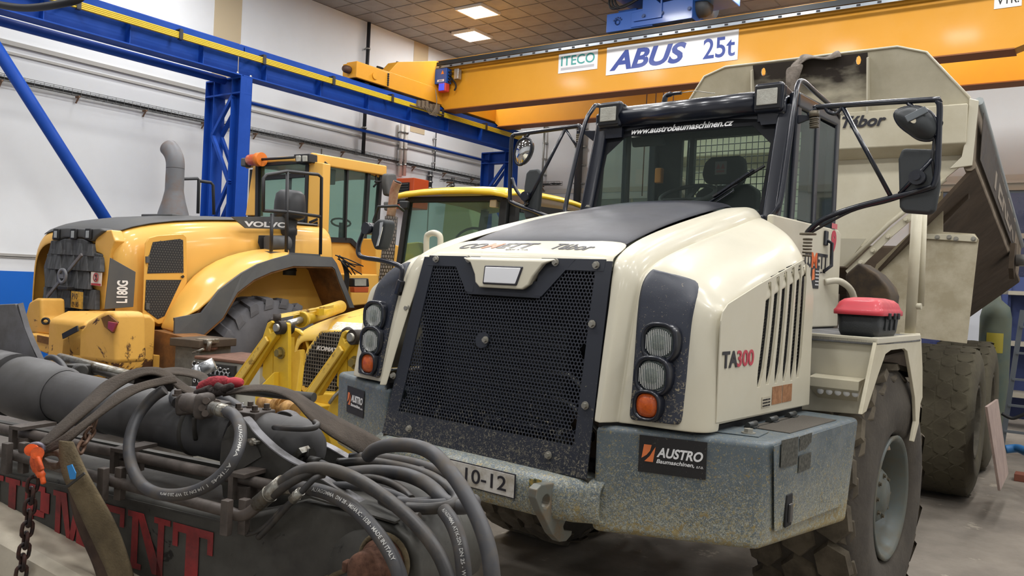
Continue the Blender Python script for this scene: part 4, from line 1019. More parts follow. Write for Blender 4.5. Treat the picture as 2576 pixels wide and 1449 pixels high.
for k in range(13): y = 1.97+.65*k/12; mb.tube([(-.70, y, 2.42), (-.70, y, 3.08)], .003, 4)
# seat, headrest, steering wheel, dash
cabp('cab_floor', MB().box(-.68, .68, 1.75, 2.7, 1.72, 1.78), m_int)
ms = mat('seat_cloth', '#1e1f21', .9)
st_ = cabp('seat', MB().box(-.26, .26, 2.15, 2.6, 2.10, 2.24), ms, bev=.04, seg=3)
obj('seat_back', MB().prism([(-.25, 2.42, 2.24), (.25, 2.42, 2.24), (.24, 2.50, 2.66), (.16, 2.51, 2.71), (-.16, 2.51, 2.71), (-.24, 2.50, 2.66)], (0, .12, 0)), ms, st_, bev=.03, seg=3)
obj('headrest', MB().prism([(-.13, 2.42, 2.71), (.15, 2.42, 2.70), (.17, 2.42, 2.78), (.16, 2.42, 2.88), (.12, 2.42, 2.905), (-.09, 2.42, 2.905), (-.14, 2.42, 2.87), (-.16, 2.42, 2.78)], (0, .10, 0)), ms, st_, bev=.03, seg=3)
obj('headrest_stay', MB().cyl((-.06, 2.48, 2.64), (-.06, 2.48, 2.73), .008, 8).cyl((.07, 2.48, 2.64), (.07, 2.48, 2.73), .008, 8), m_screw, st_, kind='stuff')
lg = obj('headrest_badge', MB().box(-.045, .045, 2.413, 2.418, 2.77, 2.865), mat('badge_cloth_grey', '#6f6a69', .8), st_)
obj('badge_mark', MB().prism([(-.03, 2.411, 2.785), (.03, 2.411, 2.785), (.03, 2.411, 2.80), (-.03, 2.411, 2.80)], (0, -.001, 0)).prism([(-.035, 2.411, 2.81), (0, 2.411, 2.81), (-.018, 2.411, 2.85)], (0, -.001, 0)).prism([(.035, 2.411, 2.81), (0, 2.411, 2.81), (.018, 2.411, 2.85)], (0, -.001, 0)), mat('badge_red', '#7c4a4a', .8), st_, kind='stuff')
sw = MB(); cS = Vector((-.07, 2.06, 2.585)); ax = Vector((0, -.45, .9)).normalized(); e1 = X; e2 = ax.cross(e1)
sw.tube([cS+.19*(math.cos(a_)*e1+math.sin(a_)*e2) for a_ in [2*math.pi*k/28 for k in range(28)]], .015, 8, closed=True)
s_w = cabp('steering_wheel', sw, m_int)
for an in (90, 210, 330):
    a_ = math.radians(an); obj('spoke', MB().beam(cS-ax*.03, cS+.185*(math.cos(a_)*e1+math.sin(a_)*e2), .035, .012, ax), m_int, s_w)
obj('steering_column', MB().cyl(cS-ax*.03, cS-ax*.4, .035, 12), m_int, s_w)
cabp('dashboard', MB().prism([(-.6, 1.76, 2.30), (.6, 1.76, 2.30), (.6, 1.76, 2.44), (.3, 1.76, 2.46), (-.45, 1.76, 2.46), (-.6, 1.76, 2.44)], (0, .22, 0)), mat('dash_grey', '#2b2d30', .6), bev=.03, seg=3)
cabp('instrument_hood', MB().box(-.32, .12, 1.85, 1.98, 2.44, 2.50), mat('dash_grey', '#2b2d30', .6), bev=.03, seg=3)
cabp('sun_visor', MB().prism([(-.5, 1.97, 3.0), (-.25, 1.97, 3.0), (-.22, 1.97, 2.93), (-.48, 1.97, 2.93)], (0, .03, 0)), m_int, bev=.01)
cabp('first_aid_box', MB().box(-.66, -.60, 2.62, 2.67, 2.76, 2.88), mat('box_orange', '#d8893a', .5), bev=.01)
# beacon stub and antenna on the roof
cabp('beacon_stub', MB().cyl((-.28, 2.05, 3.19), (-.28, 2.05, 3.25), .022, 12).tube(cr([(-.28, 2.05, 3.25), (-.27, 2.05, 3.29), (-.22, 2.05, 3.30), (-.15, 2.05, 3.30)], 5), [.02]*5+[.018]*5+[.012]*6, 10), m_black)
cabp('antenna_wire', MB().tube([(-.15, 2.05, 3.30), (-.05, 2.05, 3.302), (.1, 2.06, 3.27)], .003, 5), m_screw)
# ---- mirrors
def mirror_frame(s_):
    bm_ = 1.90
    if s_ > 0:
        q = lambda x, y: T.q(x, y, b=bm_)
        top = [q(2035, 292), q(2052, 274), q(2075, 268), q(2340, 251), q(2358, 255), q(2364, 270), q(2362, 330), q(2360, 400), q(2358, 430), q(2350, 462), q(2335, 474), q(2245, 497), q(2140, 525), q(2070, 552), q(2035, 580), q(2030, 590)]
    else:
        q = lambda x, y: T.q(x, y, b=bm_)
        top = [q(1462, 332), q(1458, 318), q(1440, 319), q(1310, 337), q(1293, 340), q(1287, 352), q(1284, 420), q(1283, 495), q(1290, 510), q(1340, 530), q(1392, 550)]
    mf = part('mirror_arm', MB().tube(cr(top, 4), .0165, 10), m_black)
    if s_ > 0:
        obj('brace', MB().tube([q(2118, 266), q(2240, 492)], .013, 8), m_black, mf)
        obj('brace', MB().tube(cr([q(2075, 268), q(2085, 282), q(2105, 285), q(2120, 266)], 5), .012, 8), m_black, mf)
        obj('brace', MB().tube([q(2282, 256), q(2310, 285)], .013, 8), m_black, mf)
        obj('brace', MB().tube([q(2262, 488), q(2345, 400)], .012, 8), m_black, mf)
        obj('cable', MB().tube(cr([q(2345, 470)+Y*-.02, q(2240, 505), q(2140, 532), q(2035, 588)], 6), .008, 6).tube([q(2352, 330), q(2345, 400), q(2352, 460)], .008, 6), m_dkrub, mf, kind='stuff')
        obj('bracket', MB().prism([q(1955, 285), q(2035, 290), q(2058, 283), q(2055, 298), q(2030, 302), q(1990, 318), q(1972, 318)], (0, .02, 0)), m_black, mf, bev=.004)
        mb = MB()
        for k in range(5): mb.cyl(q(2048, 298+5*k), q(2048, 301+5*k), .028-.002*(k % 2), 14)
        mb.cyl(q(2048, 280), q(2048, 294), .03, 14)
        obj('spring_mount', mb, mat('spring_brown', '#6a6253', .5, .4), mf, kind='stuff')
        # main mirror, seen from behind
        def mpl(pts, dy): return [q(x, y)+Y*dy for x, y in pts]
        mm = obj('mirror_housing', MB().prism(mpl([(2268, 372), (2360, 375), (2363, 470), (2352, 528), (2340, 540), (2272, 535), (2261, 520), (2258, 400)], -.0), (0, .055, .0)), mat('mirror_plastic', '#2c3032', .6, bump=.1, bscale=300), mf, bev=.022, seg=4)
        obj('mirror_joint', MB().cyl(q(2311, 448)-Y*.05, q(2311, 448)+Y*.01, .042, 18).cyl(q(2311, 448)-Y*.07, q(2311, 448), .02, 14), m_black, mf)
        # round wide-angle mirror shell tilted down
        rim = [(2252, 285), (2275, 272), (2310, 270), (2345, 288), (2358, 325), (2345, 350), (2315, 350), (2290, 335), (2262, 312)]
        P = [q(x, y) for x, y in rim]; c = sum(P, Vector())/len(P)
        mb = MB().grid([cr(P, 3, True), [c+(p-c)*.97-Y*.03 for p in cr(P, 3, True)], [c+(p-c)*.6-Y*.09 for p in cr(P, 3, True)], [c+(p-c)*.2-Y*.10 for p in cr(P, 3, True)]], closed=True)
        obj('wide_mirror_shell', mb, mat('mirror_plastic', '#2c3032', .6), mf)
        obj('wide_mirror_rim', MB().tube(cr(P, 4, True), .011, 8, closed=True), m_black, mf)
        obj('clamp', MB().beam(q(2292, 310)-Y*.11, q(2340, 282)-Y*.08, .04, .018, Y), mat('clamp_grey', '#5a6064', .5), mf, bev=.004)
        obj('stay', MB().tube([q(2310, 285)-Y*.08, q(2352, 345)], .012, 8), m_black, mf)
        obj('cable_loop', MB().tube(cr([q(2352, 322), q(2358, 303), q(2370, 308), q(2362, 325)], 5), .007, 6), m_dkrub, mf)
        # lower spring mount on the hood corner
        mb = MB(); c = T.q(2032, 600, b=1.45)
        for k in range(6): mb.cyl(c-Z*.018*k, c-Z*(.018*k+.01), .026-.002*(k % 2), 14)
        mb.cyl(c+Z*.02, c+Z*.03, .045, 14)
        obj('spring_mount', mb, mat('spring_brown', '#6a6253', .5, .4), mf, kind='stuff')
    else:
        obj('brace', MB().tube([q(1423, 322), q(1322, 520)], .013, 8), m_black, mf)
        obj('brace', MB().tube([q(1423, 325), q(1453, 372)], .010, 8), m_black, mf)
        obj('brace', MB().tube(cr([q(1288, 448), q(1300, 480), q(1330, 515)], 5), .014, 8), m_black, mf)
        obj('brace', MB().tube([q(1330, 337), q(1320, 350)], .012, 8), m_black, mf)
        obj('bracket', MB().prism([q(1450, 328), q(1515, 328), q(1512, 345), q(1505, 354), q(1490, 354), q(1470, 338), q(1450, 338)], (0, .02, 0)), m_black, mf, bev=.004)
        mb = MB()
        for k in range(4): mb.cyl(q(1456, 338+5*k), q(1456, 341+5*k), .02, 12)
        obj('spring_mount', mb, mat('spring_brown', '#6a6253', .5, .4), mf, kind='stuff')
        mm = obj('mirror_housing', MB().prism([q(x, y) for x, y in ((1330, 427), (1352, 424), (1359, 435), (1356, 490), (1352, 535), (1345, 548), (1320, 552), (1315, 530), (1317, 470), (1322, 435))], (0, .05, 0)), mat('mirror_plastic', '#2c3032', .6), mf, bev=.018, seg=4)
        obj('mirror_joint', MB().cyl(q(1328, 495)-Y*.05, q(1328, 495), .036, 16), m_black, mf)
        P = [q(x, y) for x, y in ((1304, 358), (1320, 348), (1334, 352), (1337, 372), (1328, 398), (1312, 414), (1299, 410), (1295, 388))]; c = sum(P, Vector())/len(P)
        Pc = cr(P, 3, True)
        obj('wide_mirror_shell', MB().grid([Pc, [c+(p-c)*.95+Y*.04 for p in Pc], [c+(p-c)*.4+Y*.07 for p in Pc]], closed=True), m_black, mf)
        obj('wide_mirror_glass', MB().grid([[c+(p-c)*.93-Y*.004 for p in Pc], [c+(p-c)*.6-Y*.03 for p in Pc], [c+(p-c)*.25-Y*.04 for p in Pc], [c+(p-c)*.01-Y*.042 for p in Pc]], closed=True), mat('mirror_glass', '#d8dadc', .03, 1.0), mf)
        obj('wide_mirror_rim', MB().tube(Pc, .011, 8, closed=True), m_black, mf)
mirror_frame(1); mirror_frame(-1)
# hood corner mirror, left
q = lambda x, y, b=.02: T.q(x, y, b=b)
mf = part('front_mirror_arm', MB().tube(cr([q(1006, 735), q(1010, 700), q(1012, 678), q(1000, 667), q(960, 655), q(915, 648), q(902, 638), q(903, 615), q(912, 590), q(920, 565)], 5), .014, 10), m_black)
obj('clamp', MB().beam(q(1000, 742), q(1010, 705), .035, .035, Y), m_black, mf, bev=.006)
obj('mirror_joint', MB().cyl(q(925, 575)-Y*.02, q(925, 575)+Y*.03, .035, 16), m_black, mf)
P = [(938, 560), (950, 551), (966, 552), (967, 565), (960, 600), (950, 627), (940, 628), (930, 600)]
mh = obj('mirror_housing', MB().prism([q(x, y) for x, y in P], (0, .09, 0)), mat('mirror_plastic', '#2c3032', .6), mf, bev=.02, seg=4)
obj('mirror_glass', MB().prism([q(x, y)-Y*.004 for x, y in ((957, 560), (965, 558), (962, 580), (952, 618), (947, 620), (955, 590))], (0, .004, 0)), mat('mirror_glass', '#d8dadc', .03, 1.0), mf)
# cream lifting loop on the left hood shoulder
q = lambda x, y: T.q(x, y, b=.55)
part('lifting_loop', MB().tube(cr([q(1073, 655), q(1073, 600), q(1080, 589), q(1092, 586), q(1105, 592), q(1108, 606), q(1106, 640)], 5), .019, 12), m_cream)

# ---- fenders and decks over the front wheels
ff = [T.q(x, y, b=1.42) for x, y in ((1985, 845), (2206, 860), (2193, 930), (2168, 1043), (2005, 1030), (1985, 1030))]
of = [(2206, 860), (2310, 846), (2318, 852), (2321, 925), (2321, 1000), (2316, 1015), (2312, 1065), (2300, 1112), (2295, 1110), (2304, 1060), (2302, 1000), (2290, 925), (2283, 884), (2275, 877), (2242, 881), (2228, 891), (2209, 945), (2180, 1035), (2168, 1043)]
for s_ in (1, -1):
    P = [Vector((p.x*s_, p.y, p.z)) for p in ff]
    o = part('fender_front', MB().prism(P, (0, .03, 0)), m_cream, bev=.004)
    P = []
    for x, y in of:
        p = T.q(x, y, a=1.40); P.append(Vector((1.40*s_, p.y, p.z)))
    part('fender_side', MB().prism(P, (-.02*s_, 0, 0)), m_cream_d, bev=.003)
    z = 1.712
    mb = MB().prism([(.77*s_, 1.40, z), (1.40*s_, 1.40, z), (1.405*s_, 2.30, z), (.77*s_, 2.9, z)], (0, 0, -.03))
    dk = part('fender_deck', mb, mat('deck_grey_dusty', '#77787a', .7, dirt='#5b5a58', amt=.5, scale=6), bev=.004)
    part('wheel_arch_liner', MB().box(min(.75*s_, .77*s_), max(.75*s_, .77*s_), 1.3, 2.9, .9, 1.68), m_int)
    part('fender_edge', MB().box(min(.98*s_, 1.405*s_), max(.98*s_, 1.405*s_), 1.40, 1.435, 1.69, 1.722), m_cream, bev=.004)
    part('fender_edge', MB().box(min(1.36*s_, 1.405*s_), max(1.36*s_, 1.405*s_), 1.43, 2.3, 1.69, 1.722), m_cream, bev=.004)
    if s_ > 0:
        s0 = [T.q(x, y, b=1.37) for x, y in ((2043, 940), (2170, 953), (2168, 975), (2150, 1013), (2050, 1002), (2043, 965))]
        sb_ = obj('step', MB().add([s0[0]+Y*.05, s0[1]+Y*.05, s0[1]-Y*.06+Z*-.01, s0[0]-Y*.06+Z*-.01, s0[0]-Y*.06-Z*.06, s0[1]-Y*.06-Z*.06, s0[3]+Y*.05, s0[4]+Y*.05], [(0, 1, 2, 3), (3, 2, 5, 4), (4, 5, 6, 7), (0, 3, 4, 7), (1, 6, 5, 2), (0, 7, 6, 1)]), m_cream_d, o, bev=.003)
        for k in range(5):
            p = T.q(2063+22*k, 983+2.0*k, b=1.335); obj('step_hole', MB().lathe([(.0, .004), (.014, .004), (.018, -.004)], p, -Y, 16), m_white_txt, o)
    # hand post at the rear of the deck
    if s_ > 0:
        q = lambda x, y, b=2.62: T.q(x, y, b=b)
        gr = part('grab_post', MB().cyl(q(2309, 500), q(2289, 846), .033, 16), m_cream_d)
        obj('stay', MB().cyl(q(2298, 770), q(2318, 771), .02, 12), m_cream_d, gr)
        obj('post_foot', MB().cyl(q(2289, 838), q(2289, 850), .06, 16), m_cream_d, gr)
        part('grab_post', MB().tube([q(2325, 520, 2.75), q(2316, 770, 2.75)], .02, 10), m_cream_d)
# stickers on the cab side
dx = .7765
p = T.q(2092, 638, a=dx); text('lettering', '9', (dx, p.y-.02, p.z), Y, Z, .10, .16, m_red_txt, tk, bold=.06)
obj('sticker', MB().box(dx-.001, dx, p.y-.02, p.y+.09, p.z+.17, p.z+.205), mat('sticker_pink', '#c5686d', .5), tk)
p = T.q(2028, 672, a=dx)
text('lettering', 'CO', (dx, p.y-.03, p.z), Y, Z, .12, .10, m_black_txt, tk, bold=.03)
text('lettering', 'M', (dx, p.y+.09, p.z), Y, Z, .10, .10, m_orange_txt, tk, bold=.03)
text('lettering', 'ETT', (dx, p.y+.19, p.z), Y, Z, .20, .10, m_black_txt, tk, bold=.03)
text('lettering', 'spol. s r.o.', (dx, p.y+.26, p.z-.03), Y, Z, .10, .015, m_black_txt, tk, bold=.01)
p = T.q(2038, 725, a=dx); sk = obj('sticker', MB().box(dx-.001, dx+.001, p.y, p.y+.15, p.z, p.z+.145), mat('sticker_black2', '#27282a', .45), tk)
obj('logo', MB().prism([(dx+.002, p.y+.015, p.z+.05), (dx+.002, p.y+.02, p.z+.12), (dx+.002, p.y+.055, p.z+.13), (dx+.002, p.y+.065, p.z+.06)], (.001, 0, 0)), mat('logo_orange', '#e07b45', .45), sk)
for k in range(5): text('lettering', 'BAUMASCHINEN', (dx+.002, p.y+.08, p.z+.02+.022*k), Y, Z, .06, .009, m_white_txt, sk)

# ---- wheels
def hexlug(mb, c, tx, ty, nz, rx, ry, t):
    P = [c+tx*(rx*math.cos(math.radians(a_)))+ty*(ry*math.sin(math.radians(a_))) for a_ in range(20, 380, 60)]
    n = len(mb.v); top = [c+(p-c)*.88+nz*t for p in P]
    mb.add(P+top, [tuple(range(6, 12))]+[(i, (i+1) % 6, (i+1) % 6+6, i+6) for i in range(6)])
def wheel(o, s_, Rr=.78, w=.58, tread='blocks', mt=None, name='wheel', rimr=.345, par=None, rimm=None):
    """o = hub centre at the tyre's mid plane, s_ = side the outer face looks to (local x)"""
    mt = mt or m_tyre; o = V3(o); hw = w/2; ax = X*s_
    prof = [(rimr+.005, hw-.11), (rimr+.02, hw-.02), (rimr+.06, hw+.012), (Rr*.72, hw+.03), (Rr*.84, hw+.012), (Rr*.93, hw-.015), (Rr*.965, hw-.05), (Rr*.97, 0), (Rr*.965, -hw+.05), (Rr*.93, -hw+.015), (Rr*.72, -hw-.03), (rimr+.02, -hw+.02), (rimr+.005, -hw+.11)]
    mb = MB().lathe(prof, o, ax, 72)
    t = obj(name, mb, mt, par or tk)
    tr_ = MB(); n = 26
    if tread == 'blocks':
        n = 20
        for row, (off, n0) in enumerate(((-.195, 0), (0, .5), (.195, 0))):
            for k in range(n):
                an = 2*math.pi*(k+n0)/n; rad = Y*math.cos(an)+Z*math.sin(an); tan = -Y*math.sin(an)+Z*math.cos(an)
                hexlug(tr_, o+ax*off*w/.58+rad*(Rr*.955), ax, tan, rad, .108, .128, Rr*.045)
        for s2 in (1, -1):
            for k in range(n):
                an = 2*math.pi*(k+.25)/n; rad = Y*math.cos(an)+Z*math.sin(an); tan = -Y*math.sin(an)+Z*math.cos(an)
                c = o+ax*s2*(hw-.03)+rad*(Rr*.93); nz = (ax*s2*.75+rad*.65).normalized()
                hexlug(tr_, c, nz.cross(tan), tan, nz, .06, .085, .007)
    elif tread == 'chevron':
        n = 22
        for s2 in (1, -1):
            for k in range(n):
                P = []
                for u, sh in ((.02, 0), (.55, .35), (1.02, .6), (1.18, .75)):
                    an = 2*math.pi*(k+(.5 if s2 > 0 else 0)+sh*.9)/n; rad = Y*math.cos(an)+Z*math.sin(an)
                    rr = Rr*(.955 if u < .9 else (.945 if u < 1.1 else .86)); P.append((o+ax*s2*hw*min(u, 1.05)+rad*rr, an, u))
                for (p, an, u), (p2, an2, u2) in zip(P, P[1:]):
                    r1 = Y*math.cos(an)+Z*math.sin(an); wd = .10*Rr/.8
                    t1 = -Y*math.sin(an)+Z*math.cos(an); t2 = -Y*math.sin(an2)+Z*math.cos(an2); r2 = Y*math.cos(an2)+Z*math.sin(an2)
                    H = Rr*.05
                    tr_.add([p-t1*wd*.6, p+t1*wd*.6, p+t1*wd*.45+r1*H, p-t1*wd*.45+r1*H, p2-t2*wd*.6, p2+t2*wd*.6, p2+t2*wd*.45+r2*H, p2-t2*wd*.45+r2*H],
                            [(0, 4, 5, 1), (1, 5, 6, 2), (2, 6, 7, 3), (3, 7, 4, 0), (0, 1, 2, 3), (7, 6, 5, 4)])
    else:
        for row, off in enumerate((-.2, -.07, .07, .2)):
            for k in range(n):
                an = 2*math.pi*(k+.5*(row % 2))/n; rad = Y*math.cos(an)+Z*math.sin(an); tan = -Y*math.sin(an)+Z*math.cos(an)
                hexlug(tr_, o+ax*off*w/.58+rad*(Rr*.966), ax, tan, rad, .083, .104, Rr*.006)
    obj('tread', tr_, mat('tread_dusty', '#665d4e', .9, dirt='#4b4439', amt=.45, scale=7) if tread == 'blocks' else mt, t, kind='stuff')
    rm = rimm or m_rim; r = rimr
    rp_ = [(r+.012, hw-.02), (r+.02, hw+.004), (r+.004, hw+.008), (r-.014, hw-.005), (r-.02, hw-.05), (r-.045, hw-.08), (r-.05, hw-.24), (r-.08, hw-.29), (r-.15, hw-.30), (.162, hw-.285), (.157, hw-.075), (.135, hw-.05), (.105, hw-.048), (.09, hw-.03), (0, hw-.028)]
    rim = obj('rim', MB().lathe(rp_, o, ax, 48), rm, t)
    mb = MB()
    for k in range(12):
        an = 2*math.pi*k/12; rad = Y*math.cos(an)+Z*math.sin(an); mb.hexbolt(o+ax*(hw-.285)+rad*.20, ax, .014, .03)
    for k in range(8):
        an = 2*math.pi*k/8; rad = Y*math.cos(an)+Z*math.sin(an); mb.hexbolt(o+ax*(hw-.05)+rad*.118, ax, .01, .012)
    obj('wheel_nut', mb, mat('nut_brown', '#57503f', .7), t, kind='stuff')
    obj('valve', MB().cyl(o+ax*(hw-.1)+Vector((0, .02, r-.08)), o+ax*(hw-.03)+Vector((0, .03, r-.06)), .014, 10), mat('valve_brass', '#b7a38d', .4, .3), t)
    return t
wheel((1.07, 2.06, .765), 1, .785, .55); wheel((-1.07, 2.06, .765), -1, .785, .55)
part('axle', MB().cyl((-.8, 2.06, .765), (.8, 2.06, .765), .13, 20).sphere((0, 2.06, .765), .26, 20), m_underb)
part('chassis_frame', MB().box(-.45, -.35, .1, 2.9, .85, 1.2).box(.35, .45, .1, 2.9, .85, 1.2).box(-.35, .35, .3, .4, .85, 1.2).box(-.6, .6, 2.0, 2.7, 1.1, 1.7).box(-.5, .5, .2, 1.6, 1.0, 1.3), m_underb)
part('mudflap', MB().prism([T.q(2275, 1200, a=1.3)+Y*.1, T.q(2288, 1230, a=1.3)+Y*.1, T.q(2291, 1278, a=1.3)+Y*.1, T.q(2278, 1278, a=1.3)+Y*.1], (-.4, 0, 0)), m_dkrub)
# ---- rear half: chassis, wheels, mud guard plates
mb = MB()
def rbox(mb_, a0, a1, b0, b1, h0, h1):
    P = [rl(a_, b_, h_) for a_ in (a0, a1) for b_ in (b0, b1) for h_ in (h0, h1)]
    return mb_.add(P, [(0, 1, 3, 2), (4, 6, 7, 5), (0, 4, 5, 1), (2, 3, 7, 6), (0, 2, 6, 4), (1, 5, 7, 3)])
rbox(mb, -.5, -.38, .1, 6.2, .9, 1.3); rbox(mb, .38, .5, .1, 6.2, .9, 1.3); rbox(mb, -.4, .4, .0, .5, .8, 1.5); rbox(mb, -.4, .4, 2, 2.3, .9, 1.3); rbox(mb, -.4, .4, 5.5, 6.1, .9, 1.4)
part('rear_chassis', mb, m_underb)
# wheels are built in a child frame turned with the rear half
rear = bpy.data.objects.new('rear_axle_group', None)
dyaw = R.yaw-T.yaw
def wheel_r(a, b, s_, nm):
    t = wheel((0, 0, 0), s_, .76, .58, 'worn', m_tyre_mud, rimm=mat('rim_mud', '#514c40', .8, dirt='#3c382f', amt=.5, scale=6))
    t.location = rl(a, b, .755); t.rotation_euler = (0, 0, -dyaw); return t
for b_ in (3.35, 4.98):
    for s_ in (1, -1): wheel_r(1.06*s_, b_, s_, 'wheel')
for b_ in (3.35, 4.98):
    mb = MB().cyl(rl(-.8, b_, .755), rl(.8, b_, .755), .13, 16); part('axle', mb, m_underb)
# ---- dump body
body = part('dump_body', MB(), m_cream_d)
def rp(pts, dv, m, name='body_plate', **k):
    P = [R.to(T, p) for p in pts]; dv = R.to(T, V3(dv)+Vector((0, 0, 0)))-R.to(T, (0, 0, 0))
    return obj(name, MB().prism(P, dv), m, body, **k)
# spill guard: upper panel leaning forward
up_ = [(-.77, 1.66, 4.095), (.76, 1.66, 4.10), (.985, 1.69, 4.03), (1.315, 1.80, 3.64), (1.315, 1.84, 3.54), (-1.315, 1.84, 3.54), (-1.315, 1.80, 3.64), (-.985, 1.69, 4.03)]
def sm(b, h): return 1.66+(4.1-h)*.30
upp = [(a_, sm(0, h_), h_) for a_, _, h_ in up_]
spill = rp(upp, (0, .012, .003), mat('spill_guard_paint', '#c9c3ae', .5, dirt='#8f866e', amt=.4, scale=1.2, sharp=.3), 'spill_guard')
# soot from the exhaust on the middle of the guard: a stained plate section between the ribs
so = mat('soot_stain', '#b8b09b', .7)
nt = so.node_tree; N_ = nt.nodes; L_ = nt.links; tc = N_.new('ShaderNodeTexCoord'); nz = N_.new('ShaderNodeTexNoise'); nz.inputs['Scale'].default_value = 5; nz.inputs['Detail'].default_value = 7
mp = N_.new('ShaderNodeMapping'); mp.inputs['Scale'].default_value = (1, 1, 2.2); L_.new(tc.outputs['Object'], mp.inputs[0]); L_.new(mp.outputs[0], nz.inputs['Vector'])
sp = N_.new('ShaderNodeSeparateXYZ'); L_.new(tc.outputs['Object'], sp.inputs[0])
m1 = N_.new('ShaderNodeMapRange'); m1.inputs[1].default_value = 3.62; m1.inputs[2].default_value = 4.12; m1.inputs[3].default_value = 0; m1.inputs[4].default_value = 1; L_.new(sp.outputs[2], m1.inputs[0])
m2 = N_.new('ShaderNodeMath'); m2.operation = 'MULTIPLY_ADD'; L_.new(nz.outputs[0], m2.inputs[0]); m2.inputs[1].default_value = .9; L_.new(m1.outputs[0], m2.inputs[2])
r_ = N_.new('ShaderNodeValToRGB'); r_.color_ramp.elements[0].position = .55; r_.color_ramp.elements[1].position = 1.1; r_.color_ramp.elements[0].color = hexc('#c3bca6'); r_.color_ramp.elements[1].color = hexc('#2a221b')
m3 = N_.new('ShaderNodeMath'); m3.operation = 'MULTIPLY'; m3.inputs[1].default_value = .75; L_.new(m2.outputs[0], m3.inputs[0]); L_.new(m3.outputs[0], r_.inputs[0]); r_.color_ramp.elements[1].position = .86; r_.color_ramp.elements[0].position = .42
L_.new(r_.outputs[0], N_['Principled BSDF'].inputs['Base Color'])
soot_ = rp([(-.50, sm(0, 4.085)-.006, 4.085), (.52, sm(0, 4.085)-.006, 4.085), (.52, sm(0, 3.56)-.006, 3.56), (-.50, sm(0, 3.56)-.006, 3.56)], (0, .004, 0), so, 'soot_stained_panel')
for x, y in ((1922, 182), (2161, 153)):
    c_ = rq(x, y, b=1.70); n_ = (R.to(T, (0, 1, 0))-R.to(T, (0, 0, 0)))
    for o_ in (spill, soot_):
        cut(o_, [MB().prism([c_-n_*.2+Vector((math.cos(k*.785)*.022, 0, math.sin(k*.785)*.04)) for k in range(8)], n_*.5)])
# rim along the guard and ribs
def rtube(pts, r, n=8): return MB().tube([R.to(T, p) for p in pts], r, n)
obj('guard_rim', MB().tube([R.to(T, p) for p in [(p[0], p[1]-.004, p[2]+.006) for p in [upp[5], upp[6], upp[7], upp[0], upp[1], upp[2], upp[3], upp[4]]]], .011, 6), m_cream, body)
for a_ in (.52, -.51):
    P = [(a_, sm(0, 4.05)-.0, 4.05), (a_, sm(0, 4.05)-.05, 4.03), (a_, sm(0, 3.6)-.09, 3.56), (a_, sm(0, 3.52)-.05, 3.50), (a_, sm(0, 3.52)+.02, 3.50)]
    rp(P, (.014, 0, 0), m_cream, 'rib')
# box beam under it with lettering
bb0 = 1.72
bm_ = rp([(-1.31, bb0, 3.585), (-1.31, bb0+.02, 3.26), (-1.31, 1.9, 3.18), (-1.31, 1.9, 3.60)], (2.62, 0, 0), m_cream_d, 'cross_beam', bev=.012)
pT = rq(2120, 325, b=bb0-.002); ra = (R.to(T, (1, 0, 0))-R.to(T, (0, 0, 0)))
text('lettering', 'T\u00e1bor', rq(2117, 323, b=bb0-.002), ra, Z, .37, .105, m_black_txt, bm_, shear=.3, bold=.03)
text('lettering', 'COMETT', rq(2117, 325, b=bb0-.002)-ra*1.2, ra, Z, 1.0, .12, m_black_txt, bm_, shear=.3, bold=.03)
text('lettering', '\u00ae', rq(2113, 290, b=bb0-.002), ra, Z, .04, .04, m_black_txt, bm_)
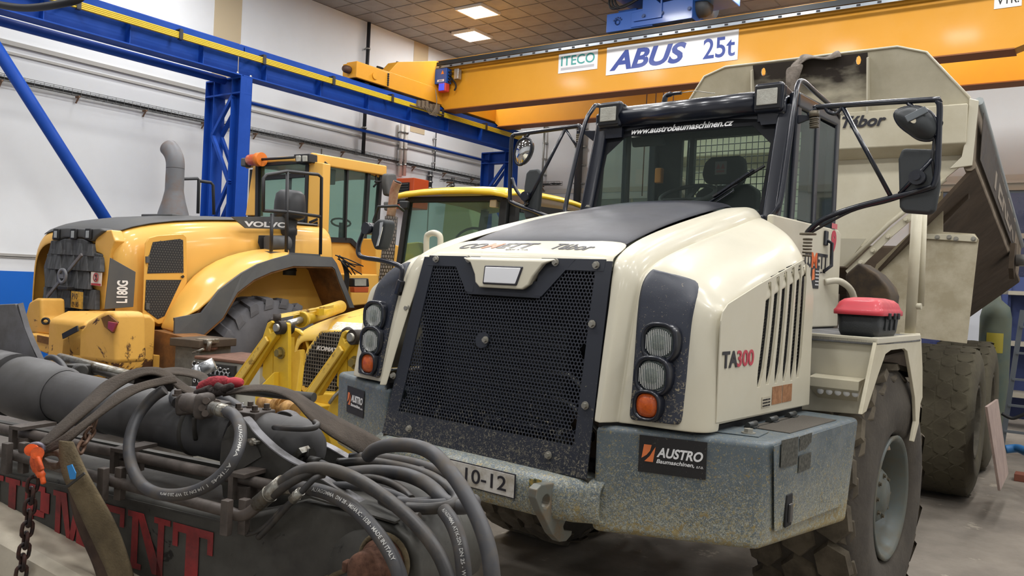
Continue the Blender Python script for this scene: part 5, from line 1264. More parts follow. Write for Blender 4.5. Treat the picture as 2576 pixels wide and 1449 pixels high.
# front wall, hopper shape
fwp = [(-1.31, 1.9, 3.25), (1.31, 1.9, 3.25), (1.26, 1.9, 3.09), (1.16, 1.9, 3.0), (1.12, 1.9, 2.93), (.73, 1.9, 2.60), (.38, 1.9, 2.22), (-.38, 1.9, 2.22), (-.73, 1.9, 2.60), (-1.16, 1.9, 3.0), (-1.26, 1.9, 3.09)]
rp(fwp, (0, .02, 0), m_cream_d, 'front_wall')
lowp = [(-.5, 1.82, 2.46), (.55, 1.82, 2.46), (.37, 1.88, 2.21), (-.37, 1.88, 2.21)]
rp(lowp, (0, .01, 0), m_cream, 'front_wall_foot')
for s_ in (1, -1):
    e = [(1.15*s_, 1.88, 2.98), (.73*s_, 1.86, 2.60), (.38*s_, 1.84, 2.21)]
    obj('corner_edge', MB().tube([R.to(T, p) for p in e], .022, 6), m_cream_d, body)
    rp([(.38*s_, 1.87, 2.17), (.74*s_, 1.87, 2.56), (1.12*s_, 1.87, 2.90), (1.12*s_, 1.87, 2.84), (.76*s_, 1.87, 2.49), (.42*s_, 1.87, 2.11)], (0, .02, 0), m_cream_d, 'bolted_strip')
    # front lip beside the guard
    rp([(1.315*s_, 1.76, 3.635), (1.385*s_, 1.76, 3.61), (1.36*s_, 1.76, 3.07), (1.19*s_, 1.76, 3.05), (1.28*s_, 1.76, 3.15), (1.30*s_, 1.76, 3.3)], (0, .03, 0), m_cream, 'front_lip', bev=.008)
    # side wall outside: upper panel (vertical) and flared underside, body raised so it falls to the rear
    def sw_(u, k):
        """u 0..1 along, k level 0 top, 1 panel bottom, 2 hopper bottom"""
        b_ = 1.79+5.4*u; drop = .155*5.4*u
        return {0: (1.385+.06*u, b_, 3.61-drop-.02*u), 1: (1.36+.06*u, b_, 3.07-drop*.95+.0*u), 2: (.62, b_+.25, 2.20-drop*.75), 3: (.45, b_+.25, 2.15-drop*.75)}[k]
    top = [sw_(u/8, 0) for u in range(9)]; pb = [sw_(u/8, 1) for u in range(9)]; hb = [sw_(u/8, 2) for u in range(9)]
    def mm_(p): return R.to(T, (p[0]*s_, p[1], p[2]))
    sd = obj('side_wall', MB().grid([[mm_(p) for p in top], [mm_(p) for p in pb]], sm=False), mat('body_side_dusty', '#877a68', .6, dirt='#6d6152', amt=.5, scale=3), body, solid=.03)
    obj('side_slope', MB().grid([[mm_(p) for p in pb], [mm_(p) for p in hb]], sm=False), m_underb, body, solid=.03)
    obj('side_rail', MB().tube([mm_(p) for p in top], .035, 8), mat('rail_grey_paint', '#9aa0a0', .4), body)
    obj('lower_rail', MB().tube([mm_((p[0]-.02, p[1], p[2]+.01)) for p in pb], .05, 10), mat('body_side_dusty', '#877a68', .6), body)
    if s_ > 0:
        sgn_p = [sw_(.0, 0), sw_(.70, 0), sw_(.74, 1), sw_(.03, 1)]
        P = [mm_((p[0]+.034, p[1], p[2]+dz)) for p, dz in zip(sgn_p, (-.10, -.12, .13, .1))]
        pn = obj('name_panel', MB().prism(P, (.004, 0, 0)), mat('panel_black', '#3d3835', .6, dirt='#4d463f', amt=.5, scale=5), body)
        q0 = Vector(sw_(.20, 1)); q1 = Vector(sw_(.70, 1)); xd_ = (Vector(q1)-Vector(q0)); 
        P0 = mm_((q0.x+.045, q0.y, q0.z+.17)); P1 = mm_((q1.x+.045, q1.y, q1.z+.17)); dd_ = P1-P0
        upv = (mm_(sw_(.4, 0))-mm_(sw_(.4, 1)))
        text('lettering', 'TEREX', P0, dd_, upv, dd_.length, .26, mat('text_faded_tan', '#8f8578', .6), pn, bold=.03)
    obj('body_rib', MB().prism([mm_((.5, 2.2, 2.1)), mm_((1.3, 2.2, 2.95)), mm_((1.3, 2.2, 2.85)), mm_((.6, 2.2, 2.0))], (R.to(T, (0, .08, 0))-R.to(T, (0, 0, 0)))), m_underb, body)
obj('body_floor', MB().prism([rl(-.6, 1.95, 2.2), rl(.6, 1.95, 2.2), rl(.6, 7.3, 1.55), rl(-.6, 7.3, 1.55)], (0, 0, -.05)), m_underb, body)
obj('rear_wall', MB().prism([rl(-1.4, 7.2, 2.7), rl(1.44, 7.2, 2.7), rl(1.42, 7.25, 2.3), rl(.62, 7.4, 1.6), rl(-.62, 7.4, 1.6)], (0, 0, .03)), m_underb, body)
# bolts along the strip
for x, y in ((2197, 630), (2236, 595), (2166, 660), (2280, 552)):
    obj('bolt', MB().hexbolt(rq(x, y, b=1.86), -Y, .016, .02), m_cream_d, body)
# big mud guard plate beside the rear wheels and its top bar
gq = lambda x, y, b=2.05: rq(x, y, b=b)
ra_b = R.to(T, (0, .02, 0))-R.to(T, (0, 0, 0))
gp_ = part('mudguard_plate', MB().prism([gq(2190, 700), (gq(2205, 665)), gq(2306, 570), gq(2330, 545), gq(2372, 478), gq(2372, 583), gq(2452, 588), gq(2462, 602), gq(2432, 864), gq(2318, 851), gq(2190, 851)], ra_b), mat('mudguard_paint', '#b7ae97', .6, dirt='#a0967d', amt=.5, scale=4))
speckle(MATS['mudguard_paint'], [('#5e5038', 26, .68)])
obj('guard_bar', MB().prism([gq(2320, 588, 2.03), gq(2450, 590, 2.03), gq(2460, 600, 2.03), gq(2456, 609, 2.03), gq(2320, 600, 2.03)], ra_b), m_cream_d, gp_, bev=.004)
for x in (2324, 2358, 2388, 2405, 2449): obj('bolt', MB().hexbolt(gq(x, 597 if x < 2400 else 601, 2.03), -Y, .014, .014), m_screw, gp_)
# dark rubber curved flap at the articulation
fq = lambda x, y: T.q(x, y, b=2.95)
part('rubber_gaiter', MB().prism([fq(2125, 690), fq(2160, 660), fq(2205, 690), fq(2232, 722), fq(2240, 745), fq(2236, 775), fq(2130, 775)], (0, .25, 0)), mat('gaiter_dark', '#3a3128', .8, dirt='#5a4c3a', amt=.4, scale=8), bev=.02)
part('cab_back_frame', MB().box(-.6, .6, 2.85, 3.3, 1.2, 1.95), m_underb)
# silver pin at the tail
pc = rq(2556, 655, a=1.5)
obj('tail_pin', MB().cyl(pc, pc+ra*.22, .07, 20), m_chrome, body)
obj('pin_bracket', MB().prism([pc+Vector((-.06, -.05, .2)), pc+Vector((-.06, .06, .2)), pc+Vector((-.06, .1, -.05)), pc+Vector((-.06, .0, -.22)), pc+Vector((-.06, -.1, -.1))], (.05, 0, 0)), m_underb, body)
# ------------------------------------------------------------------ yellow wheel loader
VY = '#e4ae50'
m_vy = mat('loader_yellow', VY, .38, dirt='#dca748', amt=.45, scale=1.4, sharp=.3, coat=.25)
m_vdk = mat('loader_dark_grey', '#45474b', .55, dirt='#5c5b58', amt=.45, scale=3, sharp=.25)
m_vgr = mat('loader_grille', '#4d4e4f', .6, dirt='#3a3a3b', amt=.5, scale=5, streak=(6, 1, .6))
m_vex = mat('exhaust_grey', '#67686c', .5, dirt='#6f5f56', amt=.35, scale=5)
m_vund = mat('loader_under_shaded_brown', '#8a5a26', .7, dirt='#5e4020', amt=.5, scale=3)  # shade on the yellow wheel arches is put into this brown; frames share it
m_gvi = glass('loader_glass', '#c3dcd3', .08)
ld_ = thing('wheel_loader', V, 'large yellow wheel loader seen from behind with grey upright exhaust and amber beacon', 'wheel loader')
def lp_(name, mb, m, par=None, **k): return obj(name, mb, m, par or ld_, **k)
q = V.q
SA = 1.0    # hood side plane
# hood: grid sections along b, right half profile
sec = []
tops = [(140, 573), (172, 572), (278, 553), (371, 543), (440, 540), (560, 541), (690, 538)]
def hs_(b, w, ht, hw):   # (a,h) ring: left bottom - top - right bottom
    return [(-w, b, hw), (-w, b, ht-.25), (-w+.12, b, ht-.07), (-w+.3, b, ht), (0, b, ht+.02), (w-.3, b, ht), (w-.12, b, ht-.07), (w, b, ht-.25), (w, b, hw)]
S = [hs_(.0, .80, 2.12, 1.25), hs_(.03, .86, 2.24, 1.25), hs_(.15, .92, 2.33, 1.25), hs_(.6, .97, 2.44, 1.25), hs_(1.4, 1.0, 2.52, 1.2), hs_(2.2, 1.0, 2.55, 1.2), hs_(2.85, 1.0, 2.56, 1.2)]
hd = lp_('hood', MB().grid(S), m_vy, sub=2, solid=.02)
# dark top cover following the hood
S2 = [[(x, b-.0, z+.012) for x, b, z in (r[2], r[3], r[4], r[5], (r[5][0]+.12, r[5][1], r[5][2]-.03))] for r in S[1:]]
lp_('hood_top', MB().grid(S2), m_vdk, solid=.02, sub=1)
# rear lamp bar and ribbed radiator cover
def rear(px, py, b=-.05): return q(px, py, b=b)
P = [rear(*p) for p in ((133, 574), (168, 572), (215, 575), (250, 573), (262, 580), (240, 596), (232, 606), (222, 606), (205, 598), (160, 598), (145, 604), (128, 604))]
bar_ = lp_('lamp_bar', MB().prism(P, (0, .16, 0)), m_vdk, bev=.02)
for x in (141, 184, 221):
    c = rear(x, 588, -.07); k = obj('rear_lamp', MB().box(c.x-.04, c.x+.06, -.085, -.05, c.z-.06, c.z+.055), m_dkrub, bar_, bev=.012)
    obj('lamp_lens', MB().box(c.x-.01, c.x+.045, -.09, -.08, c.z-.045, c.z+.03), mat('lens_smoke', '#8d9294', .15, coat=1), k, bev=.006)
P = [rear(*p) for p in ((128, 604), (145, 606), (160, 600), (205, 600), (222, 608), (232, 634), (253, 640), (251, 671), (222, 681), (216, 721), (241, 731), (237, 764), (212, 770), (208, 818), (106, 799), (102, 775), (112, 713), (109, 671), (123, 626))]
gr = lp_('radiator_cover', MB().prism([p-Y*.0 for p in P], (0, .05, 0)), m_vgr, bev=.012)
# overlapping horizontal bands and vertical ribs of the cover
bands = [(606, 638, -.02), (638, 676, -.05), (676, 722, -.08), (722, 772, -.10), (772, 816, -.12)]
for i, (y0, y1, o_) in enumerate(bands):
    xl = (127, 118, 112, 109, 104)[i]; xr = (232, 252, 222, 240, 212)[i]
    n = 8; rows = []
    for k in range(n):
        x0 = xl+(xr-xl)*k/n; x1 = xl+(xr-xl)*(k+1)/n
        pro = -.015 if k % 2 else 0
        yo = lambda x: (x-110)*.06
        P = [q(x0, y0+yo(x0), b=-.03+o_*.3+pro), q(x1, y0+yo(x1), b=-.03+o_*.3+pro), q(x1, y1+yo(x1), b=-.05+o_*.5+pro), q(x0, y1+yo(x0), b=-.05+o_*.5+pro)]
        obj('grille_rib', MB().prism(P, (0, .05, 0)), m_vgr, gr, bev=.006)
p0, p1 = rear(118, 748, -.14), rear(206, 640, -.11)
obj('badge_bar', MB().beam(p0, p1, .035, .02, Y), m_vex, gr, bev=.004)
c = rear(159, 695, -.15); obj('badge_ring', MB().lathe([(.05, 0), (.05, -.02), (.085, -.02), (.085, 0)], c, Y, 24).box(c.x-.04, c.x+.04, c.y-.02, c.y, c.z-.02, c.z+.02), m_vex, gr)
pl = obj('number_plate', MB().prism([rear(179, 732, -.15), rear(207, 735, -.15), rear(206, 778, -.15), rear(178, 773, -.15)], (0, .01, 0)), mat('plate_yellow', '#d3a53c', .6, dirt='#9a7c3a', amt=.5, scale=14), gr)
c = rear(181, 752, -.151); text('plate_lettering', 'P10', c, X, Z, .10, .06, m_black_txt, gr); text('plate_lettering', '09 80', c-Z*.08, X, Z, .12, .055, m_black_txt, gr)
obj('small_sticker', MB().prism([rear(170, 795, -.15), rear(186, 798, -.15), rear(186, 812, -.15), rear(170, 808, -.15)], (0, .005, 0)), mat('plate_yellow', '#d3a53c', .6), gr)
obj('plate_lamp', MB().box(rear(180, 722).x, rear(205, 722).x, -.2, -.12, rear(190, 730).z, rear(190, 720).z), m_dkrub, gr, bev=.01)
# no-walking sticker
c = rear(229, 692, -.075)
sg = obj('pictogram', MB().prism([rear(229, 684, -.07), rear(255, 686, -.07), rear(253, 720, -.07), rear(228, 717, -.07)], (0, .01, 0)), mat('sticker_cream', '#e8ddd3', .5), gr)
cc = rear(241, 698, -.08); mr_ = mat('sign_red', '#b23a3c', .5)
obj('pictogram_ring', MB().lathe([(.036, 0), (.046, 0), (.046, .003), (.036, .003)], cc, -Y, 24), mr_, sg)
obj('pictogram_bar', MB().beam(cc+Vector((-.03, 0, .03)), cc+Vector((.03, 0, -.03)), .008, .004, Y), mr_, sg)
obj('pictogram_figure', MB().box(cc.x-.008, cc.x+.006, cc.y, cc.y+.004, cc.z-.01, cc.z+.015).beam(cc+Vector((0, 0, -.01)), cc+Vector((-.015, 0, -.03)), .007, .004, Y).beam(cc+Vector((0, 0, -.01)), cc+Vector((.014, 0, -.03)), .007, .004, Y).sphere(cc+Z*.022, .007, 8), m_black_txt, sg, kind='stuff')
obj('pictogram_text_bar', MB().prism([rear(229, 712, -.078), rear(253, 714, -.078), rear(253, 719, -.078), rear(229, 717, -.078)], (0, .002, 0)), mr_, sg)
# yellow corner column between cover and side
P = [rear(*p, -.02) for p in ((262, 580), (280, 578), (289, 606), (278, 634), (268, 713), (263, 778), (214, 800), (212, 772), (240, 764), (243, 731), (219, 720), (224, 681), (254, 671), (256, 640), (236, 632), (240, 597))]
lp_('corner_panel', MB().prism(P, (0, .12, 0)), m_vy, bev=.015)
# side: dark name panel, louvre door with mesh
def side(px, py, a=SA+.012): return q(px, py, a=a)
sp_ = lp_('name_panel', MB().prism([side(276, 648), side(340, 684), side(334, 772), side(262, 778)], (.012, 0, 0)), m_vdk, bev=.004)
c = side(320, 762, SA+.026); c2 = side(320, 706, SA+.026); c3 = side(292, 762, SA+.026)
text('lettering', 'L180G', c, Z, -Y, (c2-c).length, (c3-c).length, m_white_txt, sp_, bold=.03)
dr_ = lp_('side_door', MB().prism([side(*p) for p in ((363, 612), (372, 598), (395, 592), (458, 588), (467, 596), (468, 710), (416, 812), (396, 816), (357, 792))], (.02, 0, 0)), m_vy, bev=.012)
mm_mesh = mat('mesh_black', '#242528', .7)
for pts in (((384, 609), (452, 601), (460, 605), (461, 686), (370, 688), (376, 638)), ((367, 704), (456, 704), (413, 795), (396, 803), (363, 779))):
    obj('vent_panel', MB().prism([side(*p, SA+.03) for p in pts], (.006, 0, 0)), mm_mesh, dr_)
    P = [side(*p, SA+.038) for p in pts]
    ys = [p.y for p in P]; zs = [p.z for p in P]
    def inside(y, z):
        c_ = False; n = len(P)
        for i in range(n):
            a_, b_ = P[i], P[(i+1) % n]
            if (a_.z > z) != (b_.z > z) and y < (b_.y-a_.y)*(z-a_.z)/(b_.z-a_.z)+a_.y: c_ = not c_
        return c_
    mb = MB(); st_ = .03; y = min(ys); j = 0
    z = min(zs)
    while z < max(zs):
        y = min(ys)+(st_/2 if j % 2 else 0)
        while y < max(ys):
            if inside(y, z): mb.add([(SA+.038, y+.009*math.cos(k*math.pi/3), z+.009*math.sin(k*math.pi/3)) for k in range(6)], [(0, 1, 2, 3, 4, 5)])
            y += st_
        z += st_*.86; j += 1
    obj('vent_hole', mb, mat('hole_grey', '#4d4c4a', .8), dr_, kind='stuff')
obj('latch', MB().prism([side(454, 696, SA+.035), side(460, 692, SA+.035), side(463, 696, SA+.035), side(459, 700, SA+.035)], (.01, 0, 0)), m_dkrub, dr_)
for y in (645, 762): obj('hinge', MB().prism([side(364, y, SA+.02), side(372, y, SA+.02), side(372, y+16, SA+.02), side(364, y+16, SA+.02)], (.03, 0, 0)), m_vdk, dr_)
# name band at the hood shoulder
vb = lp_('name_band', MB().prism([side(580, 545, SA+.0), side(616, 574, SA+.0), side(725, 577, SA+.0), side(725, 545, SA+.0)], (.018, 0, 0)), m_vdk)
c = side(614, 570, SA+.02); c2 = side(722, 573, SA+.02); c3 = side(614, 556, SA+.02)
text('lettering', 'VOLVO', c, c2-c, Z, (c2-c).length, (c3-c).length, m_white_txt, vb, bold=.04)
lp_('service_opening', MB().prism([side(*p) for p in ((650, 592), (712, 592), (714, 652), (655, 628), (648, 610))], (.01, 0, 0)), m_int, bev=.01)
lp_('intake_pipe', MB().cyl(side(672, 612, SA+.08), side(722, 612, SA+.08), .09, 16), m_vdk)
# counterweight
def cwt(pts, b0, th, nm='counterweight', m=None, **k): return lp_(nm, MB().prism([q(x, y, b=b0) for x, y in pts], (0, th, 0)), m or m_vycw, **k)
m_vycw = mat('counterweight_yellow', '#dda94e', .45, dirt='#cf9d45', amt=.45, scale=1.5); speckle(m_vycw, [('#4c2f1a', 3.2, .60), ('#5a3b22', 9, .68)], .6, 1.25)
cw = cwt(((154, 847), (206, 824), (218, 808), (247, 790), (262, 782), (285, 784), (290, 800), (292, 915), (150, 900)), -.62, .3, bev=.04, seg=3)
bE = q(388, 850, a=1.33).y
lp_('counterweight_block', MB().prism([(1.36, -.62, 1.36), (1.36, -.45, 1.44), (1.36, bE-.06, 1.44), (1.36, bE, 1.38), (1.36, bE, .84), (1.36, -.62, .84)], (-.62, 0, 0)), m_vycw, bev=.05, seg=3)
cwt(((63, 791), (71, 760), (88, 750), (102, 750), (104, 800), (208, 824), (155, 846), (65, 838)), -.45, .25, bev=.03)
cwt(((65, 838), (155, 850), (154, 905), (73, 874)), -.55, .35, bev=.02)
cwt(((93, 843), (129, 850), (129, 868), (93, 860)), -.56, .02, 'hitch_recess', m_vund)
tl = cwt(((254, 800), (272, 792), (294, 810), (282, 838), (262, 822)), -.64, .02, 'tail_lamp_recess', m_vund)
obj('tail_lamp', MB().prism([q(x, y, b=-.66) for x, y in ((271, 808), (294, 812), (282, 836), (270, 826))], (0, .02, 0)), mat('tail_red', '#a3342c', .3, coat=1), tl, bev=.006)
lp_('lifting_ring', MB().tube([q(115+9*math.cos(k*.52), 808+7*math.sin(k*.52), b=-.48) for k in range(12)], .012, 6, closed=True), m_dkrub)
lp_('black_strap', MB().beam(q(158, 846, b=-.65), q(196, 826, b=-.65), .05, .012, Y), m_dkrub)
cwt(((385, 830), (470, 850), (458, 925), (384, 925)), .2, .3, 'rear_frame', m_vund)
lp_('frame_step', MB().prism([q(*p, a=1.3) for p in ((385, 893), (452, 895), (456, 905), (456, 930), (385, 930))], (-.3, 0, 0)), m_vy, bev=.01)
# fenders: yellow flare, dark outer lip
def fq_(px, py, a=1.42): return q(px, py, a=a)
in_ = [(440, 800), (470, 775), (505, 735), (545, 690), (600, 655), (660, 632), (728, 640)]
flare = []
for (x, y), (x2, y2) in zip([(395, 830), (412, 800), (440, 740), (480, 690), (540, 650), (600, 632), (660, 622), (728, 622)], [(440, 845), (440, 800), (505, 785), (548, 732), (600, 692), (650, 668), (685, 655), (731, 645)]):
    p, r = q(x, y, a=SA+.0), q(x2, y2, a=1.42); m_ = p.lerp(r, .5); m_.z += .03
    flare.append([p, m_, r])
lp_('fender_flare', MB().grid(flare), m_vy, solid=.02, sub=1)
lip = [(440, 845, 440, 800), (500, 853, 508, 787), (560, 800, 553, 729), (597, 736, 610, 686), (640, 703, 650, 664), (683, 684, 690, 651), (739, 669, 731, 640)]
lp_('fender_lip', MB().grid([[q(a_, b_, a=1.45), q(c_, d_, a=1.43), q(c_, d_, a=1.43)-X*.03] for a_, b_, c_, d_ in lip], sm=False), m_vdk, solid=.03)
lip2 = [(739, 669, 731, 640), (836, 671, 836, 647), (843, 677, 847, 662), (854, 710, 862, 700), (880, 774, 892, 774)]
lp_('fender_lip_front', MB().grid([[q(a_, b_, a=1.45), q(c_, d_, a=1.43)] for a_, b_, c_, d_ in lip2], sm=False), m_vdk, solid=.04)
lp_('fender_top', MB().prism([(1.0, q(739, 645, a=1.42).y, q(739, 643, a=1.42).z), (1.42, q(739, 645, a=1.42).y, q(739, 643, a=1.42).z), (1.42, q(836, 648, a=1.42).y, q(836, 648, a=1.42).z), (1.0, q(836, 648, a=1.42).y, q(836, 648, a=1.42).z)], (0, 0, -.03)), m_vdk)
arch = [(a_, b_) for a_, b_, c_, d_ in lip]+[(a_, b_) for a_, b_, c_, d_ in lip2[1:]]
lp_('wheel_arch', MB().grid([[q(x, y, a=1.44)-Z*.0, (lambda p: Vector((.78, p.y, p.z-.02)))(q(x, y, a=1.44))] for x, y in arch], sm=False), m_vund, solid=.02)
ap = [q(x, y, a=1.44) for x, y in arch]
lp_('arch_wall', MB().prism([Vector((.76, p.y, p.z)) for p in ap]+[Vector((.76, ap[-1].y, .8)), Vector((.76, ap[0].y, .8))], (.02, 0, 0)), m_vund)
# rear wheels
def vwheel(a, b, s_, RR=.81, nm='wheel'):
    t = wheel((a, b, RR), s_, RR, .62, 'chevron', mat('tyre_grey', '#57565a', .85, dirt='#6b6a6d', amt=.5, scale=4, sharp=.2), par=ld_, rimm=m_vy, name=nm); return t
vwheel(1.14, 1.54, 1); vwheel(-1.14, 1.54, -1); vwheel(1.14, 4.75, 1); vwheel(-1.14, 4.75, -1)
lp_('loader_frame', MB().box(-.7, .7, .3, 3.2, .75, 1.5).box(-.5, .5, 3.2, 6.0, .8, 1.6), m_vund)
# exhaust stack
e0 = q(436, 536, a=0); z0 = e0.z; yb_ = e0.y
m1 = q(432, 477, a=0); zt = q(430, 421, a=0).z
ex = lp_('exhaust', MB().lathe([(.175, z0-.03), (.17, z0), (.13, z0+.14), (.107, m1.z-.02), (.105, m1.z), (.103, zt)], (0, yb_, 0), Z, 32), m_vex)
pts = [(0, yb_, zt-.01), (-.005, yb_, zt+.06), (-.03, yb_, zt+.13), (-.085, yb_, zt+.20), (-.15, yb_, zt+.25)]
ep = cr(pts, 5)
obj('exhaust_elbow', MB().tube(ep, .104, 28, caps=False), m_vex, ex, solid=.008)
obj('exhaust_bore', MB().tube(ep, .094, 20, caps=True), mat('exhaust_inside', '#3c2b24', .9), ex)
obj('exhaust_flange', MB().box(-.3, .3, yb_-.22, yb_+.22, z0-.06, z0-.03), m_vdk, ex, bev=.01)
m_pcl = mat('plastic_near_black', '#2d2e31', .5)
# guard rails, platform, air pre-cleaner
def rail(pts, a, r=.02): return lp_('guard_rail', MB().tube([q(x, y, a=a) for x, y in pts], r, 8), m_pcl)
rail([(458, 540), (457, 455), (462, 450), (497, 449), (500, 453), (498, 537)], -.5)
rail([(500, 455), (530, 459), (536, 466), (538, 540)], -.5)
AR_ = 1.25
rail(cr([(x, y, 0) for x, y in ((662, 530), (663, 450), (668, 440), (720, 431), (800, 439), (808, 445), (809, 470), (806, 640))], 4) and [(662, 530), (663, 448), (670, 440), (722, 431), (800, 439), (809, 447), (806, 640)], AR_)
rail([(723, 431), (720, 637)], AR_); rail([(662, 530), (724, 533), (806, 545)], AR_); rail([(684, 537), (682, 632)], AR_)
lp_('platform', MB().prism([q(680, 632, a=AR_), q(806, 640, a=AR_), q(806, 650, a=AR_), q(680, 642, a=AR_)], (-.4, 0, 0)), m_vdk)
c = q(728, 547, a=.95); pc_ = lp_('pre_cleaner', MB().lathe([(0, .33), (.12, .325), (.17, .28), (.185, .18), (.19, .06), (.18, .0), (.12, -.03), (0, -.03)], c, Z, 28), m_pcl)
obj('intake_stack', MB().lathe([(.10, -.03), (.09, -.12), (.10, -.14), (.10, -.2), (.085, -.22), (.085, -.45), (.11, -.6), (.11, -.7)], c, Z, 20), m_pcl, pc_)
mb = MB()
for k in range(6): mb.lathe([(.112, 0), (.118, .01), (.112, .02)], c-Z*(.45+.04*k), Z, 20)
obj('hose_rib', mb, m_dkrub, pc_, kind='stuff')
# cab
CB = 2.9
def cq(x, y, b=CB): return q(x, y, b=b)
rl_, rr = cq(622, 400), cq(782, 388)
AX = rr.x; AXL = rl_.x; CL = q(975, 428, a=AX).y
roofz = rr.z
lp_('cab_post', MB().prism([cq(637, 412), cq(650, 412), cq(645, 542), cq(617, 542)], (0, .12, 0)), m_vy, bev=.01)
lp_('cab_post', MB().prism([cq(776, 405), cq(813, 410), cq(806, 640), cq(770, 640)], (0, .14, 0)), m_vy, bev=.012)
vn = MB()
for k in range(8): vn.beam(cq(778, 560+9*k, CB-.002), cq(799, 551+9*k, CB-.002), .03, .012, Y)
lp_('vent_slot', vn, m_dkrub, kind='stuff')
lp_('rear_window_frame', MB().prism([cq(650, 412, CB+.02), cq(777, 403, CB+.02), cq(772, 600, CB+.02), cq(648, 560, CB+.02)], (0, .03, 0)), m_gvi)
mb = MB()
for a_, b_ in (((650, 414), (776, 404)), ((664, 448), (769, 440)), ((648, 560), (771, 560)), ((650, 412), (648, 560)), ((776, 404), (771, 560))): mb.beam(cq(*a_, CB+.01), cq(*b_, CB+.01), .06, .05, Y)
lp_('rear_window_seal', mb, m_dkrub)
lp_('hand_rail', MB().tube([q(x, y, a=AX+.06) for x, y in ((812, 600), (814, 590), (822, 412), (815, 408))], .02, 8), m_dkrub)
# side glazing
def sq2(x, y, a=AX): return q(x, y, a=a)
lp_('side_window', MB().prism([sq2(820, 414), sq2(925, 430), sq2(912, 612), sq2(812, 600)], (-.01, 0, 0)), m_gvi)
lp_('front_window', MB().prism([sq2(928, 430), sq2(958, 436), sq2(943, 655), sq2(916, 612)], (-.01, 0, 0)), m_gvi)
mb = MB()
for a_, b_, w in (((818, 412), (812, 602), .05), ((872, 422), (866, 604), .03), ((926, 428), (914, 620), .06), ((957, 434), (940, 660), .06), ((816, 412), (960, 432), .06), ((810, 602), (880, 605), .07), ((880, 605), (915, 640), .07), ((915, 640), (930, 665), .06)):
    mb.beam(sq2(*a_), sq2(*b_), w, .06, X)
lp_('window_frame', mb, m_dkrub)
lp_('cab_interior_wall', MB().box(AXL+.02, AXL+.05, CB+.1, CL-.2, 1.9, 2.6), m_int)
mb = MB().beam((AXL+.03, CB+.1, 2.6), (AXL+.03, CB+.1, roofz-.15), .08, .08).beam((AXL+.03, CL-.25, 2.0), (AXL+.03, CL-.25, roofz-.15), .08, .08).beam((AXL+.03, (CB+CL)/2, 2.5), (AXL+.03, (CB+CL)/2, roofz-.15), .05, .05)
lp_('cab_post', mb, m_dkrub)
c = sq2(858, 560, AX-.6)
lp_('steering_wheel', MB().tube([c+Vector((0, .2*math.cos(k*.45), .06*math.sin(k*.45))) for k in range(14)], .015, 6, closed=True).cyl(c, c-Z*.3, .03, 10), m_int)
lp_('cab_seat', MB().box(AX-.85, AX-.35, CB+.35, CB+.85, 2.05, 2.3).box(AX-.85, AX-.35, CB+.3, CB+.42, 2.2, 2.9), mat('seat_green', '#4c5a48', .8), bev=.05, seg=3)
lp_('dash_column', MB().box(AX-.8, AX-.5, CL-.6, CL-.35, 1.9, 2.45), m_int, bev=.03)
# yellow cab base and door skirt
lp_('cab_base', MB().prism([sq2(770, 598), sq2(880, 603), sq2(905, 620), sq2(925, 660), sq2(948, 730), sq2(950, 770), sq2(770, 770)], (-1.2, 0, 0)), m_vy, bev=.03)
lp_('cab_front_frame', MB().prism([sq2(918, 640, AX+.02), sq2(950, 660, AX+.02), sq2(955, 690, AX+.02), sq2(940, 720, AX+.02), sq2(928, 700, AX+.02)], (.02, 0, 0)), m_dkrub)
# roof
r0, r1 = roofz, roofz-.14
rows = []
for b_, dz in ((CB-.05, -.07), (CB, 0), (CB+.4, .02), ((CB+CL)/2, .03), (CL-.25, .0), (CL, -.06), (CL+.03, -.10)):
    rows.append([(AXL-.05, b_, r0-.07+dz), (AXL+.05, b_, r0+dz), ((AX+AXL)/2, b_, r0+.02+dz), (AX-.05, b_, r0+dz), (AX+.04, b_, r0-.07+dz)])
rf = lp_('cab_roof', MB().grid(rows), m_vy, solid=.09, sub=1)
lp_('roof_edge', MB().beam(q(783, 398, a=AX+.04), q(970, 430, a=AX+.04), .06, .15), m_vy, bev=.02, seg=3)
lb_ = lp_('roof_lamp_box', MB().prism([cq(738, 388, CB-.1), cq(778, 386, CB-.1), cq(778, 408, CB-.1), cq(745, 412, CB-.1)], (0, .15, 0)), m_dkrub, bev=.012)
for x0 in (749, 765): obj('work_lamp', MB().prism([cq(x0-6, 391, CB-.12), cq(x0+6, 391, CB-.12), cq(x0+6, 406, CB-.12), cq(x0-5, 407, CB-.12)], (0, .03, 0)), m_lens, lb_, bev=.01)
c = cq(641, 402, CB-.15)
bc = lp_('beacon', MB().lathe([(0, 0), (.05, 0), (.075, .03), (.08, .12), (.08, .2)], c-X*.14, X, 24), m_amber)
obj('beacon_base', MB().cyl(c+X*.06, c+X*.15, .095, 24), mat('beacon_orange', '#d9731c', .5), bc)
obj('beacon_arm', MB().cyl(c+X*.15, cq(740, 396, CB-.15), .018, 8), m_dkrub, bc)
obj('end_cap', MB().box(c.x-.24, c.x-.15, c.y-.05, c.y+.08, c.z-.09, c.z+.03), m_vdk, bc, bev=.02)
